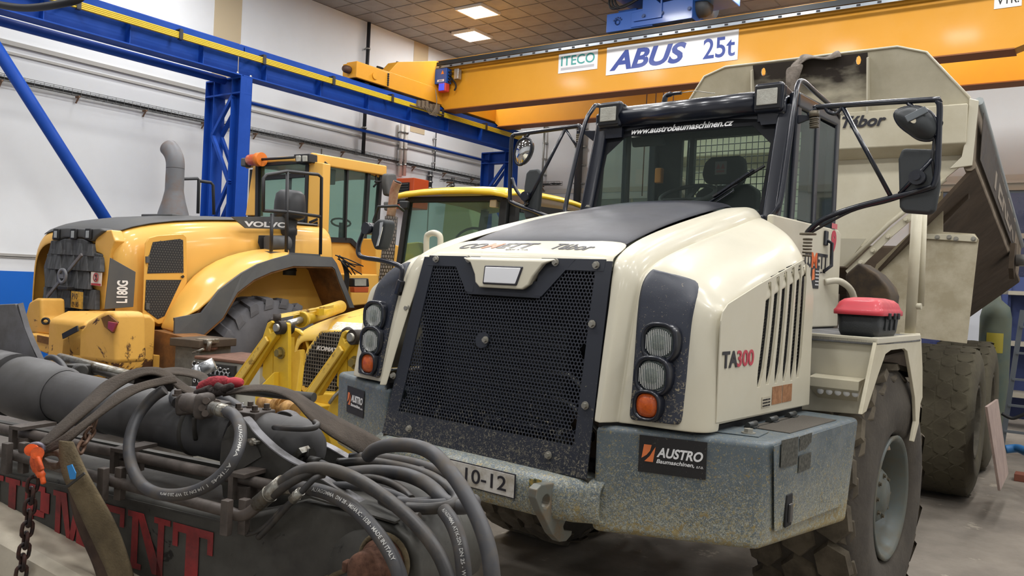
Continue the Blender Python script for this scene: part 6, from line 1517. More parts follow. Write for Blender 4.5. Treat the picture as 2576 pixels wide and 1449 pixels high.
# mirrors at the front
mm_ = lp_('mirror', MB().prism([sq2(960, 437, AX+.15), sq2(982, 437, AX+.15), sq2(986, 460, AX+.15), sq2(980, 496, AX+.15), sq2(962, 492, AX+.15), sq2(957, 460, AX+.15)], (.12, 0, 0)), m_vdk, bev=.03)
obj('mirror_arm', MB().tube([sq2(943, 457, AX+.1), sq2(965, 457, AX+.15)], .015, 8).tube([sq2(943, 430), sq2(948, 460), sq2(940, 470)], .015, 8), m_dkrub, mm_, kind='stuff')
lp_('mirror', MB().prism([sq2(825, 425, AX-.1), sq2(838, 427, AX-.1), sq2(836, 465, AX-.1), sq2(823, 465, AX-.1)], (.06, 0, 0)), m_dkrub, bev=.01)
# head lamp with indicator, cables near the fender
wl_ = lp_('side_lamp', MB().prism([q(890, 700, a=1.35), q(928, 700, a=1.35), q(930, 722, a=1.35), q(890, 722, a=1.35)], (-.1, 0, 0)), m_dkrub, bev=.015)
obj('lamp_lens', MB().prism([q(892, 702, a=1.365), q(920, 702, a=1.365), q(920, 719, a=1.365), q(892, 719, a=1.365)], (.01, 0, 0)), m_lens, wl_)
obj('indicator', MB().prism([q(891, 722, a=1.365), q(928, 722, a=1.365), q(927, 736, a=1.365), q(892, 736, a=1.365)], (-.08, 0, 0)), mat('amber_dull', '#b9562b', .4), wl_, bev=.008)
mb = MB(); rnd = random.Random(5)
for k in range(7):
    x0, y0 = 846+rnd.uniform(-4, 8), 648+rnd.uniform(-6, 6); x1, y1 = 870+rnd.uniform(0, 50), 672+rnd.uniform(-8, 20)
    mb.tube(cr([q(x0, y0, a=1.3), q((x0+x1)/2, y0+rnd.uniform(8, 25), a=1.35), q(x1, y1, a=1.3)], 6), .008, 5)
for k in range(4): mb.tube(cr([q(858+3*k, 655, a=1.3), q(868+3*k, 690, a=1.3), q(862+4*k, 740, a=1.3)], 5), .010, 5)
lp_('loose_cable', mb, m_dkrub, kind='stuff')
lp_('front_frame', MB().prism([q(*p, a=.9) for p in ((880, 690), (990, 690), (990, 760), (885, 770))], (-1.2, 0, 0)), m_vy, bev=.02)
lp_('front_arm', MB().prism([q(*p, a=.9) for p in ((945, 600), (1010, 620), (1010, 740), (950, 740))], (-.3, 0, 0)), m_vy, bev=.02)

# ------------------------------------------------------------------ backhoe loader
m_ky = mat('backhoe_yellow', '#dfb62a', .4, dirt='#c9a028', amt=.45, scale=2.5, coat=.25); speckle(m_ky, [('#3b2b16', 7, .70), ('#4b3a22', 30, .70)])
m_kyp = mat('backhoe_hood_pale', '#e3bd55', .42, dirt='#7b5a2b', amt=.22, scale=7, sharp=.06)
kb = thing('backhoe_loader', K, 'yellow backhoe loader with rusty spotted grille parked between the wheel loader and dump truck', 'backhoe loader')
def kp(name, mb, m, par=None, **k): return obj(name, mb, m, par or kb, **k)
q = K.q
# hood
hw = .42
def krow(b, w, z, zl): return [(-w, b, zl), (-w, b, z-.12), (-w+.06, b, z-.03), (-w*.5, b, z), (w*.5, b, z), (w-.06, b, z-.03), (w, b, z-.12), (w, b, zl)]
rows = [krow(-.02, .34, 1.36, .7), krow(0, .40, 1.43, .7), krow(.12, .44, 1.50, .7), krow(.8, .50, 1.66, .8), (krow(1.85, .56, 1.84, .9))]
kp('hood', MB().grid(rows), m_kyp, sub=2, solid=.02)
gpts = [(809, 838), (798, 853), (785, 870), (774, 893), (766, 915), (760, 952), (765, 972), (774, 976), (842, 990), (862, 940), (876, 880), (880, 845), (855, 835)]
gb = [q(x, y, b=-.06) for x, y in gpts]
kp('grille_surround', MB().prism([q(x, y, b=-.02) for x, y in ((805, 831), (790, 850), (770, 878), (758, 910), (752, 955), (757, 985), (775, 995), (850, 1005), (878, 950), (890, 880), (890, 838), (860, 830))], (0, .12, 0)), m_kyp, bev=.02)
gk = kp('grille', MB().prism(gb, (0, .03, 0)), m_int, bev=.005)
mb = MB(); st_ = .05
zz = 0
P = [(p.x, p.z) for p in gb]
def ins(x, z):
    c_ = False; n = len(P)
    for i in range(n):
        (ax_, az), (bx_, bz) = P[i], P[(i+1) % n]
        if (az > z) != (bz > z) and x < (bx_-ax_)*(z-az)/(bz-az)+ax_: c_ = not c_
    return c_
x0, x1 = min(p[0] for p in P), max(p[0] for p in P); z0, z1 = min(p[1] for p in P), max(p[1] for p in P)
x = x0
while x < x1:
    z = z0; run = None
    while z < z1+.02:
        ok = ins(x, z) and z < z1
        if ok and run is None: run = z
        if not ok and run is not None: mb.box(x-.004, x+.004, -.074, -.068, run, z); run = None
        z += .01
    x += st_*.6
z = z0
while z < z1:
    x = x0; run = None
    while x < x1+.02:
        ok = ins(x, z) and x < x1
        if ok and run is None: run = x
        if not ok and run is not None: mb.box(run, x, -.076, -.07, z-.004, z+.004); run = None
        x += .01
    z += st_*.6
obj('grille_mesh', mb, mat('mesh_brown', '#77736b', .6, dirt='#3a3126', amt=.4, scale=5), gk, kind='stuff')
c = q(796, 880, b=-.085); c2 = q(848, 884, b=-.085); c3 = q(796, 871, b=-.085)
text('lettering', 'KOMATSU', c, X, Z, (c2-c).length*1.35, (c3-c).length*1.25, m_white_txt, gk, shear=.3, bold=.05)
kp('hood_sticker', MB().prism([q(828, 833, b=.05), q(848, 812, b=.2), q(912, 816, b=.2), q(915, 835, b=.05)], (0, 0, .01)), mat('sticker_torn', '#dfe0dc', .6, dirt='#bfae7a', amt=.4, scale=30))
# loader linkages: two towers with pins, tilt links, rods and cylinders
m_kdk = mat('grease_black', '#2b2118', .6)
for dx, dy, bb, nm in ((0, 0, -.65, 0), (187, 24, -.75, 1)):
    Q = lambda x, y, b=0: q(x+dx, y+dy, b=bb+b)
    tw = kp('loader_tower', MB().prism([Q(*p) for p in ((688, 850), (690, 832), (700, 814), (714, 807), (724, 815), (725, 850), (725, 985), (686, 980))], (0, .03, 0)), m_ky, bev=.004)
    obj('tower_side', MB().prism([Q(686, 850), Q(664, 880), Q(660, 945), Q(686, 980)], (0, .2, 0)), m_ky, tw)
    obj('pin_boss', MB().cyl(Q(712, 824)-Y*.05, Q(712, 824)+Y*.07, .05, 20), m_kdk, tw)
    obj('pin', MB().cyl(Q(712, 824)-Y*.07, Q(712, 824), .028, 16), m_screw, tw)
    obj('side_bolt', MB().hexbolt(Q(708, 888), -Y, .03, .035), mat('bolt_brass', '#8b7a45', .4, .5), tw)
    obj('tilt_link', MB().prism([Q(690, 832, -.05), Q(694, 846, -.05), Q(680, 865, -.05), Q(612, 972, -.05), Q(578, 962, -.05), Q(660, 848, -.05), Q(666, 830, -.05), Q(672, 812, -.05), Q(682, 806, -.05), Q(686, 812, -.05), Q(676, 826, -.05), Q(680, 838, -.05)], (0, .05, 0)), m_ky, tw, bev=.008)
    obj('link_rib', MB().beam(Q(672, 852, -.065), Q(592, 968, -.065), .05, .02, Y), m_kyp, tw, bev=.006)
    obj('link_eye', MB().tube([Q(688+9*math.cos(k*.63), 816+9*math.sin(k*.63), .02) for k in range(10)], .025, 8, closed=True), m_kdk, tw)
    r0_, r1_ = Q(725, 815, .02), q(758+dx, 806+dy-2, b=bb+.25)
    d = r1_-r0_
    obj('piston_rod', MB().cyl(r0_, r1_, .026, 14), m_chrome, tw)
    obj('tilt_cylinder', MB().cyl(r1_-d*.06, r1_+d*3.6, .055, 20).cyl(r1_-d*.06, r1_+d*.12, .062, 20), m_ky, tw)
    if nm == 0:
        obj('indicator_bar', MB().prism([q(697, 791, b=bb), q(835, 767, b=bb+.6), q(834, 775, b=bb+.6), q(700, 800, b=bb)], (0, .02, 0)), m_kyp, tw)
        obj('bar_bracket', MB().cyl(Q(697, 812), Q(697, 790), .03, 12), m_kdk, tw)
        obj('bar_foot', MB().box(q(800, 780, b=bb+.45).x-.05, q(800, 780, b=bb+.45).x+.05, bb+.42, bb+.47, q(800, 792, b=bb+.45).z, q(800, 776, b=bb+.45).z), m_ky, tw)
    obj('grease_pipe', MB().tube([Q(642, 990, -.02), Q(655, 972, -.02), Q(700, 930, .1), Q(760, 900, .3)], .012, 6), m_screw, tw)
kp('loader_arm', MB().prism([q(725, 890, b=-.5), q(755, 878, b=-.4), q(757, 900, b=-.4), q(745, 990, b=-.5), q(725, 990, b=-.5)], (0, .05, 0)), m_ky, bev=.01)
kp('loader_arm', MB().prism([q(640, 985, b=-.8), q(688, 935, b=-.7), q(688, 1010, b=-.7), q(640, 1020, b=-.8)], (0, .12, 0)), m_ky, bev=.01)
kp('loader_arm', MB().prism([q(842, 985, b=-.75), q(875, 950, b=-.7), q(922, 940, b=-.7), q(950, 1010, b=-.7), q(900, 1200, b=-.7), q(832, 1120, b=-.75), q(812, 1060, b=-.75)], (0, .12, 0)), m_ky, bev=.01)
# front axle wheel rims behind the linkages
t = wheel((0, 0, 0), 1, .45, .30, 'chevron', mat('tyre_grey', '#57565a', .85), par=kb, rimr=.24, rimm=m_ky); c = q(733, 905, b=.5); t.location = (-.72, .55, .45+.0)
t = wheel((0, 0, 0), 1, .45, .30, 'chevron', mat('tyre_grey', '#57565a', .85), par=kb, rimr=.24, rimm=m_ky); t.location = (.72, .55, .45)
for s_ in (1, -1):
    t = wheel((0, 0, 0), s_, .68, .42, 'chevron', mat('tyre_grey', '#57565a', .85), par=kb, rimr=.36, rimm=m_ky); t.location = (.80*s_, 2.75, .68)
c0, c1 = q(722, 905, b=-.2), None
kp('rim_guard', MB().lathe([(.20, 0), (.22, .0), (.22, .03), (.17, .05), (.15, .12), (.12, .14), (.11, .2), (.0, .2)], q(735, 890, b=.0), Y, 32), m_ky)
kp('chassis', MB().box(-.35, .35, -.3, 3.6, .45, .9), m_ky, bev=.01)
kp('front_weight', MB().prism([q(760, 985, b=-.2), q(850, 990, b=-.2), q(845, 1060, b=-.2), q(780, 1050, b=-.2)], (0, .3, 0)), m_ky, bev=.02)
# dirty pin lying at the loader arm end
c = q(700, 1024, b=-1.5); m_tan = mat('greasy_tan', '#b98d4e', .55, dirt='#7c5526', amt=.4, scale=20)
pn = kp('arm_pin', MB().cyl(q(655, 1012, b=-1.5), q(722, 1028, b=-1.5), .032, 20), m_tan)
obj('pin_head', MB().cyl(q(720, 1026, b=-1.5), q(742, 1034, b=-1.5), .045, 20), m_tan, pn)
obj('pin_collar', MB().cyl(q(695, 1018, b=-1.5), q(705, 1022, b=-1.5), .05, 16).cyl(q(725, 1018, b=-1.45), q(728, 1020, b=-1.45), .08, 16), m_tan, pn)
# cab
CBK = 1.9
Q = lambda x, y, b=CBK: q(x, y, b=b)
m_kpost = mat('cab_post_black', '#1d1f20', .5)
for a_, b_, w in (((1030, 500), (1003, 690), .07), ((1272, 500), (1262, 620), .09), ((1030, 503), (1270, 500), .06)):
    kp('cab_post', MB().beam(Q(*a_), Q(*b_), w, .07, Y), m_kpost, bev=.012)
kp('windscreen', MB().prism([Q(1030, 500), Q(1270, 500), Q(1262, 690), Q(1005, 690)], (0, .01, 0)), m_gvi)
kp('cab_post', MB().beam(q(1030, 500, b=CBK)+Y*1.3, q(1003, 690, b=CBK)+Y*1.3, .07, .07, Y), m_kpost)
kp('cab_post', MB().beam(q(1272, 500, b=CBK)+Y*1.3, q(1262, 690, b=CBK)+Y*1.3, .07, .07, Y), m_kpost)
kp('cab_rear_frame', MB().beam(q(1003, 640, b=CBK)+Y*1.3, q(1262, 640, b=CBK)+Y*1.3, .2, .07, Y), m_kpost)
tl_, tr__ = Q(1004, 492), Q(1290, 494)
rows = []
for b_, dz in ((CBK-.18, -.05), (CBK-.15, .02), (CBK+.2, .05), (CBK+.8, .06), (CBK+1.35, .03), (CBK+1.5, -.03)):
    x0, x1 = tl_.x-.02, tl_.x+1.62
    rows.append([(x0, b_, tl_.z-.03+dz), (x0+.12, b_, tl_.z+.02+dz), ((x0+x1)/2, b_, tl_.z+.05+dz), (x1-.12, b_, tl_.z+.02+dz), (x1, b_, tl_.z-.04+dz)])
kp('cab_roof', MB().grid(rows), mat('backhoe_roof_yellow', '#dcb61f', .4, coat=.3), solid=.06, sub=1)
x1 = tl_.x+1.55
kp('cab_side_frame', MB().beam((x1, CBK+1.3, tl_.z-.1), (x1, CBK+1.3, 1.5), .07, .07).beam((x1, CBK+.1, tl_.z-.15), (x1, CBK+1.3, tl_.z-.12), .06, .08).beam((x1, CBK+.05, tl_.z-.1), (x1-.0, CBK, 1.5), .07, .07), m_kpost)
kp('side_window', MB().box(x1, x1+.006, CBK+.05, CBK+1.3, 1.5, tl_.z-.15), m_gvi)
kp('roof_lamp', MB().prism([Q(1232, 502, CBK-.05), Q(1248, 502, CBK-.05), Q(1247, 522, CBK-.05), Q(1230, 521, CBK-.05)], (0, .06, 0)), mat('lamp_cream', '#cfc3a8', .4), bev=.01)
kp('dashboard', MB().prism([Q(1010, 612, CBK+.3), Q(1050, 608, CBK+.3), Q(1062, 640, CBK+.3), Q(1064, 690, CBK+.3), Q(1005, 690, CBK+.3)], (0, .1, 0)), m_kyp, bev=.02)
c = Q(1170, 640, CBK+.8)
kp('driver_seat', MB().box(c.x-.25, c.x+.25, c.y, c.y+.5, 1.0, 1.55).box(c.x-.25, c.x+.25, c.y+.4, c.y+.52, 1.5, 2.15), mat('seat_cloth', '#1e1f21', .9), bev=.05, seg=3)
kp('steering_wheel', MB().tube([Q(1180, 600, CBK+.45)+Vector((.19*math.cos(k*.42), .08*math.sin(k*.42), .12*math.sin(k*.42))) for k in range(15)], .015, 6, closed=True), m_kpost)
kp('backhoe_boom', MB().prism([Q(1120, 500, CBK+2.2), Q(1180, 520, CBK+2.2), Q(1200, 620, CBK+2.2), Q(1150, 690, CBK+2.2), Q(1100, 690, CBK+2.2)], (0, .3, 0)), mat('boom_olive', '#7d7a52', .6), bev=.03)
# exhaust with perforated guard
ex = kp('exhaust', MB().tube(cr([q(983, 545, b=1.0), q(988, 510, b=1.0), q(992, 480, b=1.0), q(1000, 458, b=1.0)], 5), .042, 16), mat('exhaust_tan', '#a08467', .7, dirt='#7a3c2c', amt=.45, scale=5))
obj('exhaust_bore', MB().cyl(q(1000, 458, b=1.0)-Z*.005, q(1001, 456, b=1.0), .036, 16), m_int, ex)
obj('exhaust_guard', MB().cyl(q(985, 545, b=1.0), q(966, 745, b=1.0), .062, 20), mat('guard_dark', '#2e2a27', .7), ex)
mb = MB(); g0, g1 = q(985, 548, b=1.0), q(966, 742, b=1.0)
for k in range(22):
    c = g0.lerp(g1, k/22)
    for j in range(9):
        an = math.radians(180+j*22+(11 if k % 2 else 0)); nrm = Vector((math.cos(an), math.sin(an), 0)); tx = Vector((-math.sin(an), math.cos(an), 0))
        mb.add([c+nrm*.064+tx*.008-Z*.012, c+nrm*.064-tx*.008-Z*.012, c+nrm*.064-tx*.008+Z*.012, c+nrm*.064+tx*.008+Z*.012], [(0, 1, 2, 3)])
obj('guard_slot', mb, mat('slot_grey', '#77706a', .8), ex, kind='stuff')
kp('mirror_bracket', MB().tube([q(945, 600, b=.9), q(940, 555, b=.9), (q(952, 520, b=.9)), q(1000, 518, b=.9), q(1015, 530, b=1.2)], .014, 8), m_kpost)
kp('mirror', MB().prism([q(1002, 505, b=1.6), q(1024, 505, b=1.6), q(1022, 525, b=1.6), q(1006, 528, b=1.6)], (0, .05, 0)), m_kpost, bev=.015)
kp('mirror', MB().prism([q(963, 507, b=1.1), q(985, 506, b=1.1), q(984, 530, b=1.1), q(965, 530, b=1.1)], (0, .05, 0)), m_vdk, bev=.015)
# ------------------------------------------------------------------ boom arm in the foreground
m_arm = mat('boom_grey', '#504f49', .5, dirt='#2d2a27', amt=.55, scale=2.6, sharp=.2); speckle(m_arm, [('#1b1917', 9, .62), ('#6f6b62', 45, .68)])
m_armd = mat('boom_grease', '#2c2a27', .45, dirt='#4a4742', amt=.4, scale=6)
m_barrel = mat('cylinder_grey', '#5b5b5e', .42, dirt='#3f3c38', amt=.5, scale=4, sharp=.3)
m_pipe = mat('boom_pipe', '#5a514b', .45, dirt='#3f3833', amt=.5, scale=8)
m_hose = mat('hose_rubber', '#3d3d40', .5, dirt='#544d45', amt=.35, scale=14)
m_hosed = mat('hose_rubber_dark', '#2b2a2a', .42, dirt='#4b443c', amt=.4, scale=14)
m_fit = mat('fitting_steel', '#9c9a92', .3, .8, dirt='#5c4f3e', amt=.4, scale=30)
m_web = mat('webbing_brown', '#4f453b', .95, dirt='#332c26', amt=.5, scale=8, sharp=.25, streak=(1, 1, 1), bump=.4, bscale=150)
m_webt = mat('webbing_tan', '#77694f', .95, dirt='#4b4130', amt=.5, scale=8, sharp=.2, bump=.4, bscale=150)
m_rust = mat('rust', '#6d4a38', .75, dirt='#4a3226', amt=.5, scale=30)
q = A.q
bo = thing('excavator_boom', A, 'grey greasy boom arm with hydraulic cylinder, pipes and coiled hoses lying in the foreground', 'boom arm')
def bp_(name, mb, m, par=None, **k): return obj(name, mb, m, par or bo, **k)
def S0(x, y, b=0): return q(x, y, b=b)
AW = .46
side_pts = [(-120, 1148), (0, 1172), (300, 1240), (560, 1300), (640, 1292), (760, 1264), (890, 1290), (985, 1322), (1025, 1352), (1050, 1400), (1058, 1470), (1030, 1560), (930, 1640), (600, 1600), (300, 1480), (0, 1352), (-120, 1305)]
P = [S0(*p) for p in side_pts]
top_i = 10
armm = bp_('boom_box', MB().prism(P, (0, AW, 0)), m_arm, bev=.015)
bp_('side_weld_strip', MB().prism([S0(-60, 1175, -.004), S0(300, 1250, -.004), S0(560, 1312, -.004), S0(560, 1318, -.004), S0(300, 1256, -.004), S0(-60, 1181, -.004)], (0, .01, 0)), m_armd)
# nose: round boss at the end with eye
pc0 = q(925, 1452, b=0)
bp_('nose_boss', MB().lathe([(.02, -.01), (.128, -.01), (.140, .01), (.146, .08), (.150, .22), (.148, .30), (.14, .34), (.02, .34)], pc0, Y, 48), m_arm)
bp_('nose_collar', MB().lathe([(.135, 0), (.155, 0), (.155, .035), (.135, .035)], pc0+Y*.335, Y, 48), m_armd)
pc2 = q(912, 1442, b=-.12)
pin = bp_('boom_pin', MB().lathe([(0, 0), (.048, 0), (.054, .006), (.054, .09), (.066, .09), (.066, .12)], pc2, Y, 32), m_rust)
obj('pin_stop', MB().box(pc2.x-.068, pc2.x-.05, pc2.y+.0, pc2.y+.03, pc2.z-.01, pc2.z+.02), m_rust, pin, bev=.005)
obj('rope', MB().tube([pc2+Vector((.075*math.cos(k*.2), .105, .075*math.sin(k*.2))) for k in range(-4, 18)]+[q(800, 1462, b=.0)], .008, 6), m_webt, pin)
# deck rails between pipes and cylinder
bp_('deck_rail', MB().beam(q(-80, 1068, b=.10), q(900, 1285, b=.10), .02, .02, Z), m_arm)
bp_('deck_rail', MB().beam(q(-80, 1052, b=.42), q(620, 1190, b=.42), .03, .03, Z), m_arm)
# cylinder
c0, c1 = q(110, 985, b=.27), q(610, 1098, b=.27); d = (c1-c0).normalized()
cy = bp_('boom_cylinder', MB().cyl(c0-d*.1, c1, .098, 40), m_barrel)
obj('barrel_flange', MB().lathe([(.09, -.14), (.118, -.14), (.122, -.12), (.122, -.02), (.112, .02), (.11, .10), (.1, .11)], c0, d, 40), m_barrel, cy)
obj('rod_eye', MB().cyl(c0-d*.17, c0-d*.30, .125, 32).cyl(c0-d*.3, c0-d*.6, .10, 24), m_barrel, cy)
obj('barrel_band', MB().lathe([(.098, 0), (.102, .004), (.102, .02), (.098, .024)], c0+d*.35, d, 40), m_barrel, cy)
obj('barrel_band', MB().lathe([(.098, 0), (.103, .004), (.103, .014), (.098, .018)], c1-d*.20, d, 40), m_armd, cy)
e0 = c1
obj('cylinder_base', MB().lathe([(.0, .29), (.07, .28), (.1, .24), (.108, .19), (.108, .185), (.098, .18), (.100, .06), (.105, .02), (.098, 0)], e0+d*.02, d, 40), m_barrel, cy)
# port blocks
m_bolt = mat('bolt_brown_steel', '#544a43', .5, .3)
pb0 = q(632, 1046, b=.25)
pbk = obj('port_block', MB().box(pb0.x-.055, pb0.x+.055, .20, .31, pb0.z-.045, pb0.z+.02), m_pipe, cy, bev=.005)
for dx in (-.035, .035):
    for dy in (-.03, .03): obj('bolt', MB().hexbolt((pb0.x+dx, .255+dy, pb0.z+.02), Z, .010, .016), m_bolt, pbk)
eb = q(462, 1020, b=.14)
ebk = obj('elbow_block', MB().prism([q(437, 1000, b=.12), q(452, 990, b=.12), q(482, 996, b=.12), q(490, 1008, b=.12), q(540, 1018, b=.12), q(530, 1035, b=.12), q(440, 1048, b=.12), q(437, 1030, b=.12)], (0, .09, 0)), m_pipe, cy, bev=.01)
obj('bolt', MB().hexbolt(q(447, 996, b=.15), Z, .012, .016), m_bolt, ebk)
obj('flange', MB().cyl(q(470, 1012, b=.10), q(512, 1020, b=.08), .032, 20), m_pipe, ebk)
obj('flange', MB().beam(q(500, 1018, b=.08), q(528, 1024, b=.08), .07, .085, Z), m_pipe, ebk, bev=.02, seg=3)
for x, y in ((518, 1008), (516, 1040), (545, 1014), (508, 1026)): obj('bolt', MB().cyl(q(x, y, b=.04), q(x+3, y+1, b=.06), .011, 12), m_bolt, ebk)
obj('drain_pipe', MB().tube(cr([q(489, 1048, b=.14), q(489, 1080, b=.15), q(492, 1105, b=.17)], 4), .008, 8), m_armd, cy)
# ferrule and hoses
def hose(pts, r, m=None, n=7, name='hose', closed=False, par=None):
    return bp_(name, MB().tube(cr([q(x, y, b=b_) for x, y, b_ in pts], n), r, 12), m or m_hose, par)
def ferr(p0, p1, r=.021): return bp_('hose_ferrule', MB().cyl(q(*p0[:2], b=p0[2]), q(*p1[:2], b=p1[2]), r, 16).cyl(q(*p0[:2], b=p0[2]).lerp(q(*p1[:2], b=p1[2]), .45), q(*p0[:2], b=p0[2]).lerp(q(*p1[:2], b=p1[2]), .5), r*1.08, 16), m_fit)
ferr((536, 1026, .04), (574, 1036, .02))
hose([(568, 1034, .02), (590, 1046, .0), (604, 1075, -.04), (604, 1110, -.08), (590, 1150, -.12), (560, 1192, -.14), (515, 1225, -.15), (460, 1243, -.14), (405, 1243, -.12), (360, 1222, -.08), (334, 1180, -.04), (324, 1130, .0), (332, 1080, .04), (352, 1038, .08), (385, 1000, .11), (415, 980, .13)], .0185)
hose([(446, 1012, .2), (438, 1000, .22), (450, 986, .26), (490, 985, .3), (540, 994, .32), (580, 1012, .3), (612, 1035, .28)], .0185)
# lettering printed on hoses
def hosetext(s, p0, p1, nrm_b, size, par=None):
    a_, b_ = q(*p0), q(*p1) if len(p1) == 2 else q(*p1)
def print_on(s, pts, r, u0, length, size, par=None):
    C = cr([q(x, y, b=b_) for x, y, b_ in pts], 10); L = [0]
    for a_, b_ in zip(C, C[1:]): L.append(L[-1]+(b_-a_).length)
    cu = bpy.data.curves.new('t', 'FONT'); cu.body = s; cu.offset = .02; cu.resolution_u = 2
    o = bpy.data.objects.new('t', cu); COL.objects.link(o); dg = bpy.context.evaluated_depsgraph_get(); dg.update()
    me = bpy.data.meshes.new_from_object(o.evaluated_get(dg)); bpy.data.objects.remove(o)
    xm = max(v.co.x for v in me.vertices); cl = A.to(A, (0, 0, 0)); P_ = CAM-A.o; cl = Vector((P_.dot(A.a), P_.dot(A.b), P_.z))
    for v in me.vertices:
        d_ = u0*L[-1]+v.co.x/xm*length; j = 0
        while j < len(L)-2 and L[j+1] < d_: j += 1
        u = (d_-L[j])/(L[j+1]-L[j]); c = C[j].lerp(C[j+1], u); t = (C[j+1]-C[j]).normalized()
        n_ = cl-c; n_ = (n_-t*n_.dot(t)).normalized(); s_ = n_.cross(t); y = (v.co.y-.35)*size
        v.co = c+s_*y+n_*(math.sqrt(max(0, r*r-y*y))+.0007)
    me.name = 'hose_print'; me.materials.clear(); me.materials.append(mat('print_pale', '#b9b8b4', .6)); return link(bpy.data.objects.new('hose_print', me), bo)
print_on('ALFAGOMMA   AT1K-4S  1 1/4 DN 32  WP 28.0 MPa', [(604, 1075, -.04), (604, 1110, -.08), (590, 1150, -.12), (560, 1192, -.14), (515, 1225, -.15), (460, 1243, -.14), (405, 1243, -.12)], .0187, .02, .42, .013)
# pipes with clamps
up0, up1 = q(-80, 1060, b=.05), q(705, 1226, b=.05)
p_up = bp_('steel_pipe', MB().cyl(up0, up1, .0175, 16), m_pipe)
lo = [q(-80, 1115, b=-.045), q(575, 1287, b=-.045), q(600, 1296, b=-.045), q(622, 1292, b=-.045), q(645, 1275, b=-.04), q(665, 1255, b=-.04)]
bp_('steel_pipe', MB().tube([lo[0]]+cr(lo[1:], 5), .0175, 16), m_pipe)
for x, y in ((70, 1085), (325, 1141), (622, 1203)):
    c = q(x, y, b=.05); k = bp_('pipe_clamp', MB().box(c.x-.03, c.x+.03, -.0, .14, c.z+.012, c.z+.024).box(c.x-.03, c.x-.012, .0, .02, c.z-.06, c.z+.014).box(c.x-.028, c.x+.028, .02, .09, c.z-.06, c.z-.02), m_pipe, kind='stuff')
for x, y in ((27, 1138), (268, 1202), (578, 1284)):
    c = q(x, y, b=-.06)
    for dx in (-.0, .035):
        bp_('clamp_post', MB().box(c.x-.014+dx, c.x+.014+dx, -.085+dx, -.06+dx, c.z-.07, c.z+.035), m_pipe, bev=.003)
# fittings and long hoses
ferr((648, 1268, -.04), (712, 1214, -.06), .024)
hose([(706, 1220, -.06), (726, 1202, -.06), (755, 1186, -.05), (795, 1178, -.04), (850, 1186, -.03), (910, 1212, -.05), (970, 1252, -.08), (1030, 1302, -.12), (1085, 1365, -.16), (1120, 1430, -.18), (1145, 1520, -.2)], .0185, m_hosed)
ferr((702, 1228, .03), (738, 1226, .02), .021)
hose([(735, 1226, .02), (790, 1231, .0), (845, 1250, -.03), (895, 1283, -.06), (940, 1330, -.10), (975, 1380, -.13), (1003, 1440, -.15), (1020, 1520, -.16)], .020)
print_on('ALFAGOMMA  DN 28 - MSHA IC - 1538 - MADE IN ITALY', [(735, 1226, .02), (790, 1231, .0), (845, 1250, -.03), (895, 1283, -.06), (940, 1330, -.10), (975, 1380, -.13), (1003, 1440, -.15), (1020, 1520, -.16)], .0202, .18, .40, .015)
hose([(765, 1160, .22), (800, 1163, .2), (850, 1186, .16), (910, 1222, .12), (960, 1250, .08), (1000, 1262, .08), (1040, 1262, .1), (1085, 1258, .15), (1120, 1240, .22), (1150, 1200, .3)], .012)
bp_('hose_nut', MB().cyl(q(768, 1146, b=.22), q(786, 1142, b=.22), .022, 6).cyl(q(748, 1162, b=.2), q(768, 1164, b=.2), .02, 6).cyl(q(780, 1160, b=.2), q(808, 1166, b=.2), .018, 12), m_armd, kind='stuff')
bp_('stay_plate', MB().beam(q(738, 1160, b=.2), q(768, 1130, b=.2), .02, .05, Y), m_fit)
hose([(925, 1148, .2), (945, 1130, .18), (985, 1120, .15), (1040, 1122, .12), (1090, 1142, .08), (1135, 1190, .02), (1172, 1245, -.03), (1205, 1310, -.07), (1228, 1380, -.1), (1238, 1450, -.12), (1243, 1530, -.12)], .0215)
hose([(1118, 1285, .05), (1138, 1315, .0), (1155, 1360, -.04), (1165, 1420, -.07), (1172, 1520, -.08)], .021)
print_on('ALFAGOMMA  AT1K-2SN  DN 25 - WP 16.5 MPa', [(1118, 1285, .05), (1138, 1315, .0), (1155, 1360, -.04), (1165, 1420, -.07), (1172, 1520, -.08)], .0212, .08, .26, .014)
rnd = random.Random(11)
coil = [
 [(880, 1152, .3), (940, 1150, .32), (1020, 1160, .32), (1090, 1180, .3), (1140, 1205, .25), (1165, 1235, .2), (1160, 1258, .14), (1120, 1268, .1), (1060, 1270, .06), (1000, 1262, .05)],
 [(850, 1165, .28), (930, 1162, .3), (1010, 1175, .3), (1075, 1195, .26), (1120, 1222, .2), (1148, 1250, .14), (1130, 1272, .08), (1080, 1280, .05), (1020, 1278, .03)],
 [(870, 1192, .22), (940, 1186, .25), (1010, 1192, .25), (1060, 1210, .22), (1095, 1235, .17), (1120, 1262, .12), (1150, 1275, .1), (1180, 1272, .12), (1192, 1260, .16)],
 [(880, 1206, .2), (930, 1202, .22), (975, 1212, .22), (1010, 1230, .2), (1035, 1255, .15)],
 [(780, 1232, .1), (830, 1222, .12), (890, 1222, .12), (950, 1232, .12), (1010, 1252, .1), (1050, 1285, .06)],
 [(960, 1258, .02), (1000, 1280, -.01), (1030, 1300, -.02), (1055, 1302, -.02)],
 [(870, 1170, .3), (930, 1178, .3), (1000, 1190, .28), (1070, 1180, .3), (1110, 1175, .33), (1140, 1190, .34)],
]
for i, c in enumerate(coil): hose(c, (.0165, .0165, .022, .012, .012, .014, .012)[i], m_hosed if i % 2 else m_hose)
hose([(690, 1244, -.06), (712, 1226, -.07), (745, 1205, -.06), (790, 1185, -.04)], .014, m_hosed)
hose([(650, 1352, -.03), (680, 1322, -.05), (715, 1282, -.07), (752, 1244, -.08), (790, 1205, -.06), (815, 1195, -.03)], .009, m_hosed)
ferr((735, 1258, -.08), (757, 1236, -.08), .014)
